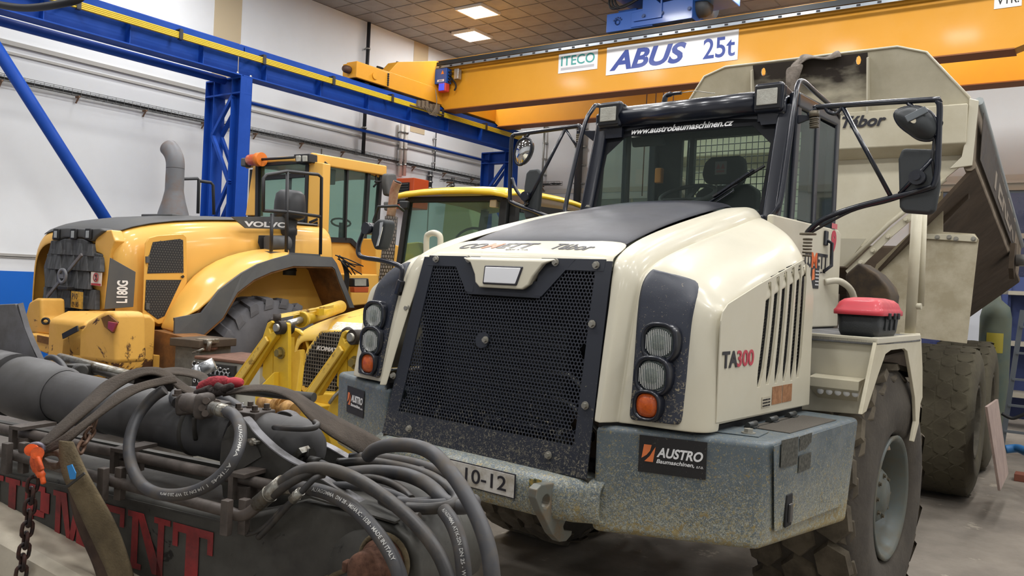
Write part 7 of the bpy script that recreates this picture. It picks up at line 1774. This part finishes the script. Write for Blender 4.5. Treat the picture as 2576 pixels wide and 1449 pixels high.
hose([(620, 1345, -.03), (660, 1330, -.04), (700, 1290, -.06), (735, 1258, -.06)], .007, m_hosed)
hose([(690, 1075, .15), (715, 1077, .08), (760, 1079, .06), (790, 1076, .07), (799, 1068, .09), (792, 1062, .11)], .009, m_hosed)
# gusset ears holding the cylinder
near = [(552, 1160), (556, 1110), (572, 1075), (592, 1058), (609, 1053), (625, 1068), (639, 1087), (665, 1113), (693, 1137), (728, 1160), (764, 1178), (800, 1201), (885, 1254), (950, 1290), (1006, 1312), (1000, 1345), (640, 1345), (560, 1250)]
far = [(690, 1045), (705, 1036), (722, 1038), (740, 1050), (785, 1104), (829, 1128), (875, 1155), (920, 1183), (980, 1220), (1041, 1257), (1080, 1290), (1075, 1340), (700, 1250), (680, 1120)]
ear = bp_('gusset_plate', MB().prism([q(x, y, b=.10) for x, y in near], (0, .03, 0)), m_arm, bev=.003)
ear2 = bp_('gusset_plate', MB().prism([q(x, y, b=.46) for x, y in far], (0, .03, 0)), m_arm, bev=.003)
m_edge = mat('worn_edge_steel', '#86858a', .45, dirt='#5c5955', amt=.4, scale=12)
for pts_, b0_, e_ in ((near[3:15], .10, ear), (far[0:11], .46, ear2)):
    C_ = cr([q(x, y, b=b0_) for x, y in pts_], 3)
    obj('plate_edge', MB().grid([[p-Y*.002+Z*.003, p+Y*.034+Z*.003] for p in C_], sm=False), m_edge, e_, solid=.004)
obj('grease_patch', MB().prism([q(x, y, b=.094) for x, y in ((560, 1110), (600, 1095), (640, 1110), (655, 1150), (600, 1185), (560, 1165))], (0, .004, 0)), m_armd, ear)
obj('wing_nut', MB().sphere(q(636, 1112, b=.085), .014, 8).beam(q(628, 1106, b=.085), q(650, 1114, b=.085), .008, .02, Y), m_fit, ear)
# nose top plate ribs
for k in range(3): bp_('lip_strip', MB().beam(q(760+k*6, 1240-k*16, b=.02+.1*k), q(1000+k*20, 1312-k*22, b=.02+.1*k), .03, .006, Z), m_arm)
# lettering painted on the side, slab letters
m_red = mat('letter_red', '#a9272a', .5, dirt='#4e2b29', amt=.5, scale=4.5, sharp=.18)
def R_(x0, x1, y0, y1): return [(x0, y0), (x1, y0), (x1, y1), (x0, y1)]
GL = {'E': [R_(0, .95, 0, .12), R_(0, .95, .88, 1), R_(.12, .44, .12, .88), R_(.44, .66, .44, .56), R_(.60, .70, .32, .68), R_(.83, .95, .12, .34), R_(.83, .95, .66, .88)],
      'N': [R_(-.02, .34, 0, .1), R_(.09, .24, .1, .9), [(-.02, 1), (-.02, .9), (.09, .9), (.24, .9), (.62, .0), (.86, .0), (.36, 1)], R_(.72, .86, .0, .9), R_(.62, 1, .9, 1)],
      'T': [R_(.2, .8, 0, .1), R_(.34, .66, .1, .86), R_(0, 1, .86, 1), R_(0, .13, .6, .86), R_(.87, 1, .6, .86)],
      'M': [R_(0, .3, 0, .1), R_(.08, .22, .1, .9), [(0, 1), (0, .9), (.2, .9), (.46, .0), (.56, .0), (.36, 1)], [(.64, 1), (.44, .0), (.56, .0), (.8, .9), (.8, 1)], R_(.68, .94, .1, .9), R_(.62, 1, 0, .1), R_(.64, 1, .9, 1)],
      'P': [R_(0, .56, 0, .1), R_(.12, .42, .1, .9), R_(0, .8, .9, 1), R_(.66, .96, .52, .9), R_(.42, .8, .42, .54)],
      'I': [R_(0, 1, 0, .1), R_(.25, .75, .1, .9), R_(0, 1, .9, 1)],
      'U': [R_(0, .5, .9, 1), R_(.08, .40, .14, .9), [(.08, .14), (.2, 0), (.76, 0), (.86, .14)], R_(.7, .86, .14, .9), R_(.58, 1, .9, 1)],
      'Q': [R_(.08, .36, .14, .86), [(.08, .14), (.24, 0), (.76, 0), (.92, .14)], [(.08, .86), (.24, 1), (.76, 1), (.92, .86)], R_(.64, .92, .14, .86), [(.5, .25), (.6, .3), (1, -.08), (.8, -.1)]]}
tr0 = S0(542, 1340, -.003); tl0 = S0(-60, 1178, -.003); xdv = (tr0-tl0).normalized()
hgt = (S0(420, 1302).z-S0(408, 1445).z)
x = 0; items = []
for ch, w in reversed([('E', .17), ('Q', .17), ('U', .165), ('I', .085), ('P', .155), ('M', .185), ('E', .165), ('N', .19), ('T', .175)]):
    x -= w; items.append((ch, x, w-.012))
for ch, x, w in items:
    if x < -1.35: continue
    o_ = S0(545, 1342, -.003)+xdv*x
    mb = MB()
    for pl in GL[ch]: mb.prism([o_+xdv*(w*u)+Z*(hgt*(v-1)) for u, v in pl], (0, -.0015, 0))
    bp_('painted_letter', mb, m_red)
# curved bracket plates at the far left
P = [(-80, 770), (38, 764), (62, 830), (85, 890), (104, 922), (60, 922), (-80, 960)]
m_brk = mat('bracket_light_grey', '#77767a', .45, dirt='#5f5d5c', amt=.5, scale=5)
bp_('bracket_plate', MB().prism([q(x, y, b=.42) for x, y in P], (0, .03, 0)), m_brk, bev=.004)
rows = []
for x, y in ((17, 764), (40, 764), (50, 800), (64, 840), (82, 882), (104, 922)): pass
E0 = [(28, 764), (46, 815), (64, 865), (84, 905), (98, 922)]
bp_('bracket_edge', MB().grid([[q(x, y, b=.40), q(x, y, b=.50)] for x, y in [(45, 764), (52, 790), (62, 825), (78, 865), (97, 905), (104, 922)]], sm=False), m_brk, solid=.02)
# second cylinder and hoses behind
bp_('steel_tube', MB().cyl(q(150, 900, b=.75), q(330, 945, b=.75), .022, 14), m_fit)
bp_('valve_body', MB().box(q(180, 925, b=.7).x, q(215, 925, b=.7).x, .66, .78, q(190, 945, b=.7).z, q(190, 915, b=.7).z).cyl(q(196, 932, b=.64), q(205, 934, b=.6), .03, 14), m_armd, bev=.008)
hose([(108, 925, .7), (118, 903, .7), (135, 900, .68), (155, 915, .66), (172, 945, .6)], .014)
hose([(140, 902, .78), (180, 915, .76), (260, 938, .74), (330, 960, .72)], .016, m_hosed)
fb0 = q(490, 937, b=.62); bp_('quick_coupling', MB().cyl(q(488, 938, b=.6), q(510, 928, b=.62), .022, 18).cyl(q(508, 929, b=.62), q(540, 915, b=.65), .027, 18).cyl(q(498, 933, b=.6), q(503, 931, b=.6), .028, 6), m_chrome)
bp_('cross_tube', MB().cyl(q(590, 980, b=.55), q(790, 1000, b=.55), .018, 14), m_armd)
# ------------------------------------------------------------------ slings, chains, glove (each its own thing)
def ribbon(pts, w, m, name, label, cat, th=.006, group=None):
    """pts: (px, py, b, direction of the width in degrees in the a-h plane, scale)"""
    C = cr([q(x, y, b=b_) for x, y, b_, _, _ in pts], 6)
    ang = cr([Vector((t, s_, 0)) for _, _, _, t, s_ in pts], 6)
    rows = []
    for c, a_ in zip(C, ang):
        t = math.radians(a_.x); d_ = Vector((math.cos(t)*.8, .6, math.sin(t)*.8)).normalized() if a_.x < 400 else Y
        rows.append([c-d_*w*a_.y/2, c-d_*w*a_.y/4+Z*.002, c+Z*.003, c+d_*w*a_.y/4+Z*.002, c+d_*w*a_.y/2])
    o = obj(name, MB().grid(rows), m, frame=A, solid=th, off=0); tag(o, label, cat, group); return o
def ribbon2(L, Rr, m, name, label, cat, th=.006):
    """edges given as photo points with depth b"""
    a_ = cr([q(*p[:2], b=p[2]) for p in L], 6); b_ = cr([q(*p[:2], b=p[2]) for p in Rr], 6)
    o = obj(name, MB().grid([[u, u.lerp(v, .25), u.lerp(v, .5), u.lerp(v, .75), v] for u, v in zip(a_, b_)]), m, frame=A, solid=th, off=0); tag(o, label, cat); return o
ribbon2([(95, 1118, -.1), (150, 1065, -.04), (210, 1010, .03), (262, 962, .12), (320, 935, .16), (365, 925, .18), (410, 928, .2), (445, 952, .22), (478, 975, .22), (500, 985, .22)],
        [(125, 1120, -.12), (178, 1075, -.08), (240, 1022, -.02), (292, 980, .08), (345, 950, .13), (385, 942, .16), (420, 955, .17), (450, 980, .17), (480, 996, .17), (505, 1002, .17)], m_web, 'webbing_sling', 'dark brown webbing sling arching over the grey cylinder from the orange hook', 'sling')
ribbon2([(118, 1122, -.13), (170, 1088, -.12), (235, 1040, -.06), (300, 985, .02), (360, 962, .08), (410, 950, .14), (440, 945, .18)],
        [(110, 1142, -.13), (165, 1118, -.14), (225, 1068, -.1), (290, 1020, -.04), (350, 985, .04), (410, 968, .12), (445, 962, .16)], m_web, 'webbing_sling', 'second strand of brown webbing just below the arching sling, left of the hose loop', 'sling')
ribbon2([(560, 985, .2), (610, 972, .2), (680, 970, .2), (740, 985, .2), (790, 1015, .22), (850, 1050, .3), (910, 1080, .4), (960, 1108, .5), (990, 1125, .6)],
        [(560, 996, .15), (620, 986, .14), (680, 986, .13), (735, 1008, .1), (780, 1055, .1), (830, 1095, .15), (880, 1125, .25), (920, 1150, .35), (950, 1165, .42)], m_web, 'webbing_sling', 'wide brown webbing strap running from under the glove down to the coiled hoses', 'sling')
ribbon2([(395, 930, .45), (440, 925, .5), (480, 930, .5), (515, 940, .45), (528, 955, .4)], [(380, 940, .4), (430, 942, .42), (470, 946, .42), (500, 955, .38), (512, 968, .3)], m_web, 'webbing_sling', 'short fold of brown webbing behind the arch, near the chrome coupling', 'sling')
vs_ = ribbon2([(150, 1108, -.16), (152, 1150, -.16), (160, 1195, -.16), (185, 1250, -.15), (212, 1310, -.14), (240, 1370, -.13), (275, 1450, -.12), (290, 1520, -.12)],
        [(185, 1112, -.14), (200, 1150, -.15), (218, 1190, -.15), (252, 1250, -.14), (285, 1310, -.13), (310, 1370, -.12), (335, 1450, -.11), (350, 1520, -.11)], m_webt, 'webbing_sling', 'frayed tan webbing sling with a blue patch hanging over the painted letters', 'sling', .010)
mbp = obj('blue_patch', MB().prism([q(x, y, b=-.185) for x, y in ((168, 1172), (180, 1168), (190, 1190), (188, 1205), (176, 1206))], (0, .003, 0)), mat('patch_blue', '#2f86c9', .7), vs_)
obj('stitched_band', MB().prism([q(x, y, b=-.182) for x, y in ((166, 1222), (210, 1188), (213, 1193), (170, 1227))], (0, .004, 0)), m_armd, vs_)
ribbon2([(172, 1225, -.13), (185, 1290, -.12), (205, 1350, -.11), (235, 1420, -.10), (260, 1500, -.1)], [(205, 1260, -.12), (225, 1310, -.11), (245, 1360, -.1), (285, 1430, -.09), (310, 1500, -.09)], mat('webbing_dark_red', '#4f3f33', .95, dirt='#3a2c25', amt=.5, scale=10), 'webbing_sling', 'darker webbing strand hidden behind the tan sling', 'sling', .008)
# chain of separate links
def chain(pts, r, lk, m, label, n_=None):
    C = cr([q(x, y, b=b_) for x, y, b_ in pts], 20)
    L = [0]
    for u, v in zip(C, C[1:]): L.append(L[-1]+(v-u).length)
    t = thing('chain', A, label, 'chain'); n = int(L[-1]/lk); me = None
    for i in range(n):
        s_ = lk*(i+.5); j = 0
        while L[j+1] < s_: j += 1
        u = (s_-L[j])/(L[j+1]-L[j]); c = C[j].lerp(C[j+1], u); dd = (C[j+1]-C[j]).normalized()
        if me is None:
            mb = MB(); hl, hw_ = lk*.5+r*.2, lk*.42
            mb.tube([(hw_*math.cos(k*math.pi/8)*1.0, 0, (hl-hw_*.6)*(1 if math.sin(k*math.pi/8) > 0 else -1)*(0 if abs(math.sin(k*math.pi/8)) < .01 else 1)+hw_*math.sin(k*math.pi/8)) for k in range(16)], r, 8, closed=True)
            o = obj('chain_link', mb, m, t); me = o.data
        else: o = bpy.data.objects.new('chain_link', me); link(o, t)
        zq = dd.to_track_quat('Z', 'Y'); o.rotation_mode = 'QUATERNION'; o.rotation_quaternion = zq @ Quaternion((0, 0, 1), math.radians(20+90*(i % 2)))
        o.location = c
    return t
m_chain = mat('chain_black', '#2d2626', .4, .5, dirt='#5a3a30', amt=.4, scale=40)
chain([(84, 1205, -.19), (78, 1250, -.19), (70, 1320, -.19), (60, 1390, -.19), (50, 1470, -.19)], .0062, .036, m_chain, 'dark steel chain hanging straight down from the orange hook at the left')
chain([(240, 1058, -.05), (232, 1080, -.06), (215, 1105, -.09), (202, 1130, -.12), (196, 1145, -.13)], .0055, .030, mat('chain_rust', '#7a6455', .5, .5, dirt='#5c3f2c', amt=.5, scale=40), 'short rusty chain hanging from the sling over the upper pipe')
# orange hook with shackle
hk_ = thing('sling_hook', A, 'bright orange forged lifting hook joining the brown slings to the dark chain', 'hook')
m_or = mat('hook_orange', '#dd5a1c', .45, dirt='#a33f14', amt=.4, scale=25)
obj('hook_body', MB().tube(cr([q(84, 1128, b=-.17), (q(92, 1145, b=-.19)), q(90, 1165, b=-.2), q(98, 1185, b=-.2), q(106, 1200, b=-.2), (q(110, 1218, b=-.2))], 5), [.015]*5+[.017]*5+[.016]*5+[.013]*5+[.008]*5+[.004], 12), m_or, hk_)
obj('hook_eye', MB().cyl(q(78, 1132, b=-.195), q(78, 1132, b=-.16), .019, 20).cyl(q(94, 1140, b=-.22), q(94, 1140, b=-.18), .019, 20), m_or, hk_)
obj('hook_latch', MB().beam(q(92, 1150, b=-.22), q(104, 1185, b=-.22), .022, .014, Y), m_or, hk_, bev=.005)
obj('shackle', MB().tube(cr([q(70, 1130, b=-.17), q(78, 1121, b=-.17), q(95, 1118, b=-.16), q(106, 1124, b=-.15), q(108, 1135, b=-.15)], 4), .009, 10), mat('shackle_grey', '#6a6670', .4, .6), hk_)
sh = obj('lifting_ring', MB().tube(cr([q(102, 1155, b=-.12), q(108, 1144, b=-.12), q(128, 1138, b=-.12), q(150, 1142, b=-.12), q(158, 1158, b=-.12), q(146, 1172, b=-.12), q(120, 1170, b=-.12)], 5, True), .011, 10, closed=True), mat('rust_ring', '#6f5e50', .6, .3, dirt='#58402e', amt=.5, scale=30), frame=A); tag(sh, 'rusty steel ring between the orange hook and the tan sling', 'ring')
# glove: palm, fingers and cuff
gl = thing('work_glove', A, 'worn red and black work glove lying palm down on the brown strap', 'glove')
m_gr = mat('glove_red', '#9c2f38', .85, dirt='#5e1f24', amt=.35, scale=25, bump=.5, bscale=120); m_gb = mat('glove_black', '#3a302c', .8, dirt='#231d1b', amt=.5, scale=25, bump=.5, bscale=80)
gq_ = lambda x, y, b=.17: q(x, y, b=b)
obj('glove_palm', MB().tube(cr([gq_(500, 978), gq_(520, 968), gq_(540, 963), gq_(560, 962), gq_(578, 964)], 4), [.012]*2+[.019]*4+[.023]*4+[.022]*4+[.018]*3, 14), m_gr, gl)
obj('glove_cuff', MB().tube(cr([gq_(565, 962), gq_(585, 962), gq_(600, 962), gq_(611, 962)], 4), [.018, .017, .016, .016, .017, .018, .018, .017, .016, .015, .013, .010, .006], 12), mat('glove_cuff_red', '#b83640', .8, dirt='#8a2a32', amt=.3, scale=15), gl)
for pts, r in (([(530, 978), (512, 984), (498, 988), (490, 991)], .0115), ([(540, 982), (525, 988), (510, 991), (503, 993)], .0115), ([(552, 984), (540, 990), (527, 993), (520, 994)], .012), ([(562, 982), (552, 987), (544, 990), (538, 991)], .0115), ([(545, 972), (560, 978), (575, 974), (588, 969)], .012)):
    obj('glove_finger', MB().tube(cr([gq_(x, y, .135) for x, y in pts], 4), [r*1.2]*4+[r*1.1]*4+[r]*3+[r*.6, r*.25], 10), m_gb, gl)
# beige support beam beneath the boom
sb = thing('support_stand', A, 'pale beige steel panel beam under the dark boom at the lower left corner', 'support beam')
m_bge = mat('beige_panel', '#b9b09e', .45, dirt='#9a9180', amt=.5, scale=2, coat=.2)
q0, q1, q2 = q(-60, 1300, b=-.16), q(220, 1452, b=-.16), None
L = [q(-150, 1252, b=-.13), q(0, 1334, b=-.13), q(200, 1445, b=-.13), q(330, 1518, b=-.13)]
rows = []
for p in L: rows.append([p+Y*.3, p, p+Vector((0, -.03, -.02)), p+Vector((0, -.05, -.10)), p+Vector((0, -.05, -.5))])
obj('panel', MB().grid(rows, sm=False), m_bge, sb, solid=.01)
obj('leg', MB().box(L[0].x, L[0].x+.1, -.1, .3, 0, L[0].z-.05), m_bge, sb); obj('leg', MB().box(L[2].x-.1, L[2].x, -.1, .3, 0, L[2].z-.05), m_bge, sb)
st2 = thing('trestle', A, 'dark steel trestle holding the boom nose off the floor', 'trestle')
obj('top_beam', MB().box(.25, .4, -.05, .5, .55, .68), m_armd, st2); obj('leg', MB().box(.28, .37, .0, .08, 0, .55), m_armd, st2); obj('leg', MB().box(.28, .37, .4, .48, 0, .55), m_armd, st2)

# ------------------------------------------------------------------ workshop things between the machines
G = Frame(0, 0, 25)
def gth(name, label, cat, group=None): return thing(name, G, label, cat, group)
zt_ = 5.5
gq2 = lambda x, y, b=zt_: G.q(x, y, b=b)
tc = gth('tool_trolley', 'low workshop tool trolley with brown top and wrenches hung on its dark front', 'tool trolley')
p0, p1, p2 = gq2(497, 889), gq2(600, 906), gq2(497, 960)
wd_ = gq2(655, 905).x
obj('cabinet', MB().box(p0.x, wd_, zt_, zt_+.55, .0, p1.z-.03), mat('trolley_grey', '#b9b8ae', .5), tc, bev=.01)
obj('worktop', MB().box(p0.x-.02, wd_+.02, zt_-.02, zt_+.57, p1.z-.03, p1.z+.0), mat('worktop_brown', '#75503f', .5, dirt='#5e4335', amt=.5, scale=8), tc, bev=.008)
fr_ = obj('tool_panel', MB().box(p0.x, gq2(600, 920).x, zt_-.05, zt_-.02, .3, p1.z-.05), mat('panel_dark', '#2a2826', .6), tc)
me_w = None
for row, (z_, n_, x0_) in enumerate(((p1.z-.12, 9, p0.x+.03), (p1.z-.40, 7, p0.x+.30))):
    for k in range(n_):
        if me_w is None:
            mb = MB().beam((0, 0, -.07), (0, 0, .03), .014, .006, Y).tube([(.018*math.cos(j*.7+.9), 0, .045+.018*math.sin(j*.7+.9)) for j in range(8)], .005, 6).tube([(.012*math.cos(j*.8), 0, -.08+.012*math.sin(j*.8)) for j in range(8)], .005, 6, closed=True)
            o = obj('wrench', mb, m_chrome, fr_); me_w = o.data
        else: o = bpy.data.objects.new('wrench', me_w); link(o, fr_)
        o.location = (x0_+k*.05, zt_-.06, z_-.004*k); o.rotation_euler = (0, math.radians(10-random.uniform(0, 18)), 0); o.scale = (1.2, 1, 1.2-.05*(k % 4))
obj('wrench_rail', MB().box(p0.x+.02, p0.x+.5, zt_-.07, zt_-.05, p1.z-.16, p1.z-.14), m_int, fr_, bev=.004)
vi = gth('bench_vise', 'rusty bench vise on a grey steel pedestal left of the tool trolley', 'vise')
a0 = gq2(440, 880, 5.6); a1 = gq2(512, 930, 5.6)
obj('pedestal', MB().box(a0.x+.0, gq2(500, 900, 5.6).x, 5.6, 6.0, 0, gq2(470, 872, 5.6).z), mat('pedestal_grey', '#6e6b64', .6, dirt='#57534c', amt=.5, scale=6), vi, bev=.01)
obj('bench_plate', MB().box(a0.x-.02, gq2(510, 900, 5.6).x, 5.55, 6.02, gq2(470, 872, 5.6).z, gq2(470, 852, 5.6).z), m_underb, vi, bev=.008)
obj('vise_body', MB().box(gq2(490, 870, 5.65).x, gq2(520, 870, 5.65).x, 5.6, 5.8, gq2(500, 882, 5.65).z, gq2(500, 858, 5.65).z), m_rust, vi, bev=.02)
obj('vise_jaw', MB().box(gq2(500, 870, 5.65).x, gq2(530, 870, 5.65).x, 5.6, 5.76, gq2(500, 862, 5.65).z, gq2(500, 850, 5.65).z), m_fit, vi, bev=.01)
obj('vise_screw', MB().cyl(gq2(523, 882, 5.6), gq2(528, 858, 5.6), .02, 12).cyl(gq2(485, 888, 5.1), gq2(512, 878, 5.1), .01, 8), m_fit, vi, kind='stuff')
# ---- right-hand side: board, ladder, drum, column, hoses on the floor
G2_ = Frame(0, 0, 35.3)
rq2 = lambda x, y, b: G2_.q(x, y, b=b)
bdp = thing('leaning_board', R, 'pinkish grey board leaning against the muddy rear tyre', 'board')
b0, b1, b2, b3 = R.q(2476, 1022, a=1.50), R.q(2506, 1005, a=1.50), R.q(2532, 1195, h=.03), R.q(2509, 1236, h=.0)
P = [R.q(2477, 1023, a=1.52), R.q(2505, 1004, a=1.52), R.q(2531, 1190, a=1.62), R.q(2510, 1234, a=1.62)]
obj('panel', MB().prism(P, (.02, 0, 0)), mat('board_pink_grey', '#a8948a', .7, dirt='#93817a', amt=.5, scale=3), bdp)
ld2 = thing('step_ladder', G2_, 'grey step ladder standing open at the right edge beyond the dump truck', 'ladder')
L0, L1 = rq2(2571, 700, 12.0), rq2(2500, 1128, 11.5); 
la, lb2 = rq2(2573, 780, 12.4), rq2(2520, 1125, 12.4)
m_lad = mat('ladder_alu', '#7e858c', .4, .7)
obj('stile', MB().beam(la, lb2, .06, .03, Y), m_lad, ld2); obj('stile', MB().beam(la+X*.45, lb2+X*.62, .06, .03, Y), m_lad, ld2)
for k in range(5):
    u = .12+.19*k; obj('tread', MB().beam(la.lerp(lb2, u), (la+X*.45).lerp(lb2+X*.62, u), .09, .025), m_lad, ld2)
cz = thing('gas_cylinder', G2_, 'dark green gas cylinder with a yellow spot behind the dump truck', 'gas cylinder')
c = rq2(2500, 900, 13.6)
obj('cylinder_shell', MB().lathe([(0, 0), (.19, 0), (.2, .03), (.2, 1.75), (.17, 1.9), (.06, 2.0), (.04, 2.08), (0, 2.08)], (c.x, 13.6, 0), Z, 28), mat('cylinder_green', '#4d5a52', .5, dirt='#5e6455', amt=.5, scale=4), cz)
obj('painted_spot', MB().lathe([(.205, 1.25), (.207, 1.28), (.207, 1.5), (.205, 1.53)], (c.x, 13.6, 0), Z, 10, a0=200, a1=260), mat('spot_yellow', '#a89a34', .6), cz)
cab2 = thing('storage_rack', G2_, 'blue steel storage rack standing near the far window behind the truck', 'rack')
c = rq2(2560, 900, 15.0); c.x += .45
for dx in (-.7, .5):
    for dy in (0, .6): obj('upright', MB().box(c.x+dx, c.x+dx+.08, 15+dy, 15.08+dy, 0, 2.4), mat('rack_blue', '#33406f', .5), cab2)
for z in (.5, 1.3, 2.1): obj('shelf', MB().box(c.x-.7, c.x+.58, 15, 15.68, z, z+.06), mat('rack_beam', '#a39c8c', .5), cab2)
obj('back_panel', MB().box(c.x-.68, c.x+.56, 15.64, 15.66, .1, 2.4), mat('rack_blue', '#33406f', .5), cab2)
wc = thing('white_cabinet', G2_, 'pale grey cabinet glimpsed under the raised dump body', 'cabinet')
c = rq2(2448, 830, 15.6)
obj('body', MB().box(c.x-.35, c.x+.25, 15.2, 15.7, 0, 1.9), mat('cabinet_pale', '#c3c6cc', .5), wc, bev=.01); obj('door', MB().box(c.x-.33, c.x+.23, 15.18, 15.2, .05, 1.85), mat('cabinet_pale', '#c3c6cc', .5), wc, bev=.005)
hs = obj('air_hose', MB().tube(cr([rq2(2530, 1130, 10.2), rq2(2560, 1128, 10.2), rq2(2580, 1136, 10.0), rq2(2600, 1142, 9.8), rq2(2640, 1160, 9.6)], 8), .045, 12), mat('hose_blue', '#2f6fa8', .5), frame=G2_); tag(hs, 'thick blue hose on the floor at the right edge by the ladder', 'hose')
hs = obj('rubber_cable', MB().tube(cr([rq2(2520, 1040, 11.2), rq2(2545, 1052, 11.2), rq2(2570, 1045, 11.2), rq2(2600, 1030, 11.2)], 8), .02, 8), m_dkrub, frame=G2_); tag(hs, 'thin black cable looping between the ladder legs', 'cable')
tr2 = obj('wood_offcut', MB().box(rq2(2555, 1120, 10.6).x, rq2(2600, 1120, 10.6).x, 10.6, 10.8, 0, .08), mat('wood_red_brown', '#7a4534', .7), frame=G2_, bev=.005); tag(tr2, 'small reddish wooden block on the floor beside the blue hose', 'wood block')
# black tool box with red lid on the truck's front deck
tbx = thing('tool_box', T, 'black plastic tool box with a domed red lid standing on the dump truck fender deck', 'tool box')
f0, f1 = T.q(2100, 850, b=1.47), T.q(2208, 856, b=1.47)
hz = T.q(2098, 783, b=1.45).z; bk = T.q(2262, 836, a=f1.x).y; zb = 1.715
m_tb = mat('tool_box_black', '#2b2e30', .5, bump=.2, bscale=200); speckle(m_tb, [('#a7a491', 60, .70)])
m_tl = mat('tool_box_red', '#c43844', .5, dirt='#a64a52', amt=.35, scale=6, coat=.1)
def rr(x0, x1, y0, y1, z, r, n=5):
    P = []
    for cx, cy, a0 in ((x1-r, y1-r, 0), (x0+r, y1-r, 90), (x0+r, y0+r, 180), (x1-r, y0+r, 270)):
        for k in range(n+1):
            a_ = math.radians(a0+90*k/n); P.append((cx+r*math.cos(a_), cy+r*math.sin(a_), z))
    return P
x0, x1, y0, y1 = f0.x, f1.x, 1.47, bk
bx = obj('box_body', MB().grid([rr(x0+.04, x1-.04, y0+.04, y1-.04, zb, .03), rr(x0+.015, x1-.015, y0+.015, y1-.015, zb+.006, .04), rr(x0+.006, x1-.006, y0+.006, y1-.006, zb+.03, .04), rr(x0-.004, x1+.004, y0-.004, y1+.004, hz, .04)], closed=True), m_tb, tbx, solid=.006)
cxm, cym = (x0+x1)/2, (y0+y1)/2
def dome(k, z): return rr(cxm-(cxm-x0+.018)*k, cxm+(x1-cxm+.018)*k, cym-(cym-y0+.018)*k, cym+(y1-cym+.018)*k, z, .045*k)
lid = obj('box_lid', MB().grid([dome(1, hz-.012), dome(1.01, hz-.008), dome(1.01, hz+.012), dome(.96, hz+.02), dome(.93, hz+.03), dome(.86, hz+.055), dome(.72, hz+.072), dome(.45, hz+.082), dome(.05, hz+.084)], closed=True), m_tl, tbx)
for dy in (.3, .55, .72): obj('lid_catch', MB().box(x1+.012, x1+.026, y0+(y1-y0)*dy-.02, y0+(y1-y0)*dy+.02, hz-.03, hz+.004), m_dkrub, lid, bev=.003)
for k in range(3): obj('body_rib', MB().box(x1-.002, x1+.006, y0+(y1-y0)*(.3+.22*k)-.008, y0+(y1-y0)*(.3+.22*k)+.008, zb+.04, hz-.02), m_tb, bx)
# oil rag over the dump body edge
rg = []
e = lambda x, y, b=1.60: R.q(x, y, b=b)
rnd = random.Random(4)
top_ = [(1988, 163), (2000, 150), (2014, 136), (2030, 133), (2050, 139), (2075, 144), (2095, 133), (2110, 122), (2117, 136)]
bot_ = [(1982, 200), (1996, 180), (2012, 165), (2030, 152), (2050, 150), (2075, 150), (2095, 147), (2110, 142), (2118, 141)]
rows = []
for (x, y), (x2, y2) in zip(top_, bot_): rows.append([e(x, y, 1.66), e((x+x2)/2, (y+y2)/2, 1.615+rnd.uniform(-.03, .02)), e(x2, y2, 1.60)])
rag = obj('oil_rag', MB().grid([[p+Vector((0, rnd.uniform(-.02, .02), rnd.uniform(-.01, .01))) for p in r] for r in rows]), mat('rag_grey', '#8a8178', .95, dirt='#5c544c', amt=.5, scale=8, bump=.4, bscale=60), frame=R, solid=.012, sub=2)
tag(rag, 'crumpled grey rag draped over the top edge of the dump body', 'rag')
tail = [[(1976, 170), (2020, 160)], [(1978, 195), (2022, 166)], [(1977, 225), (2010, 195)], [(1974, 255), (1998, 225)], [(1975, 275), (1988, 250)], [(1973, 285), (1982, 268)]]
rows = [[e(*a_, 1.56), e((a_[0]+b_[0])/2, (a_[1]+b_[1])/2, 1.53), e(*b_, 1.56)] for a_, b_ in tail]
obj('rag_tail', MB().grid(rows), mat('rag_grey', '#8a8178', .95), rag, solid=.015, sub=2)
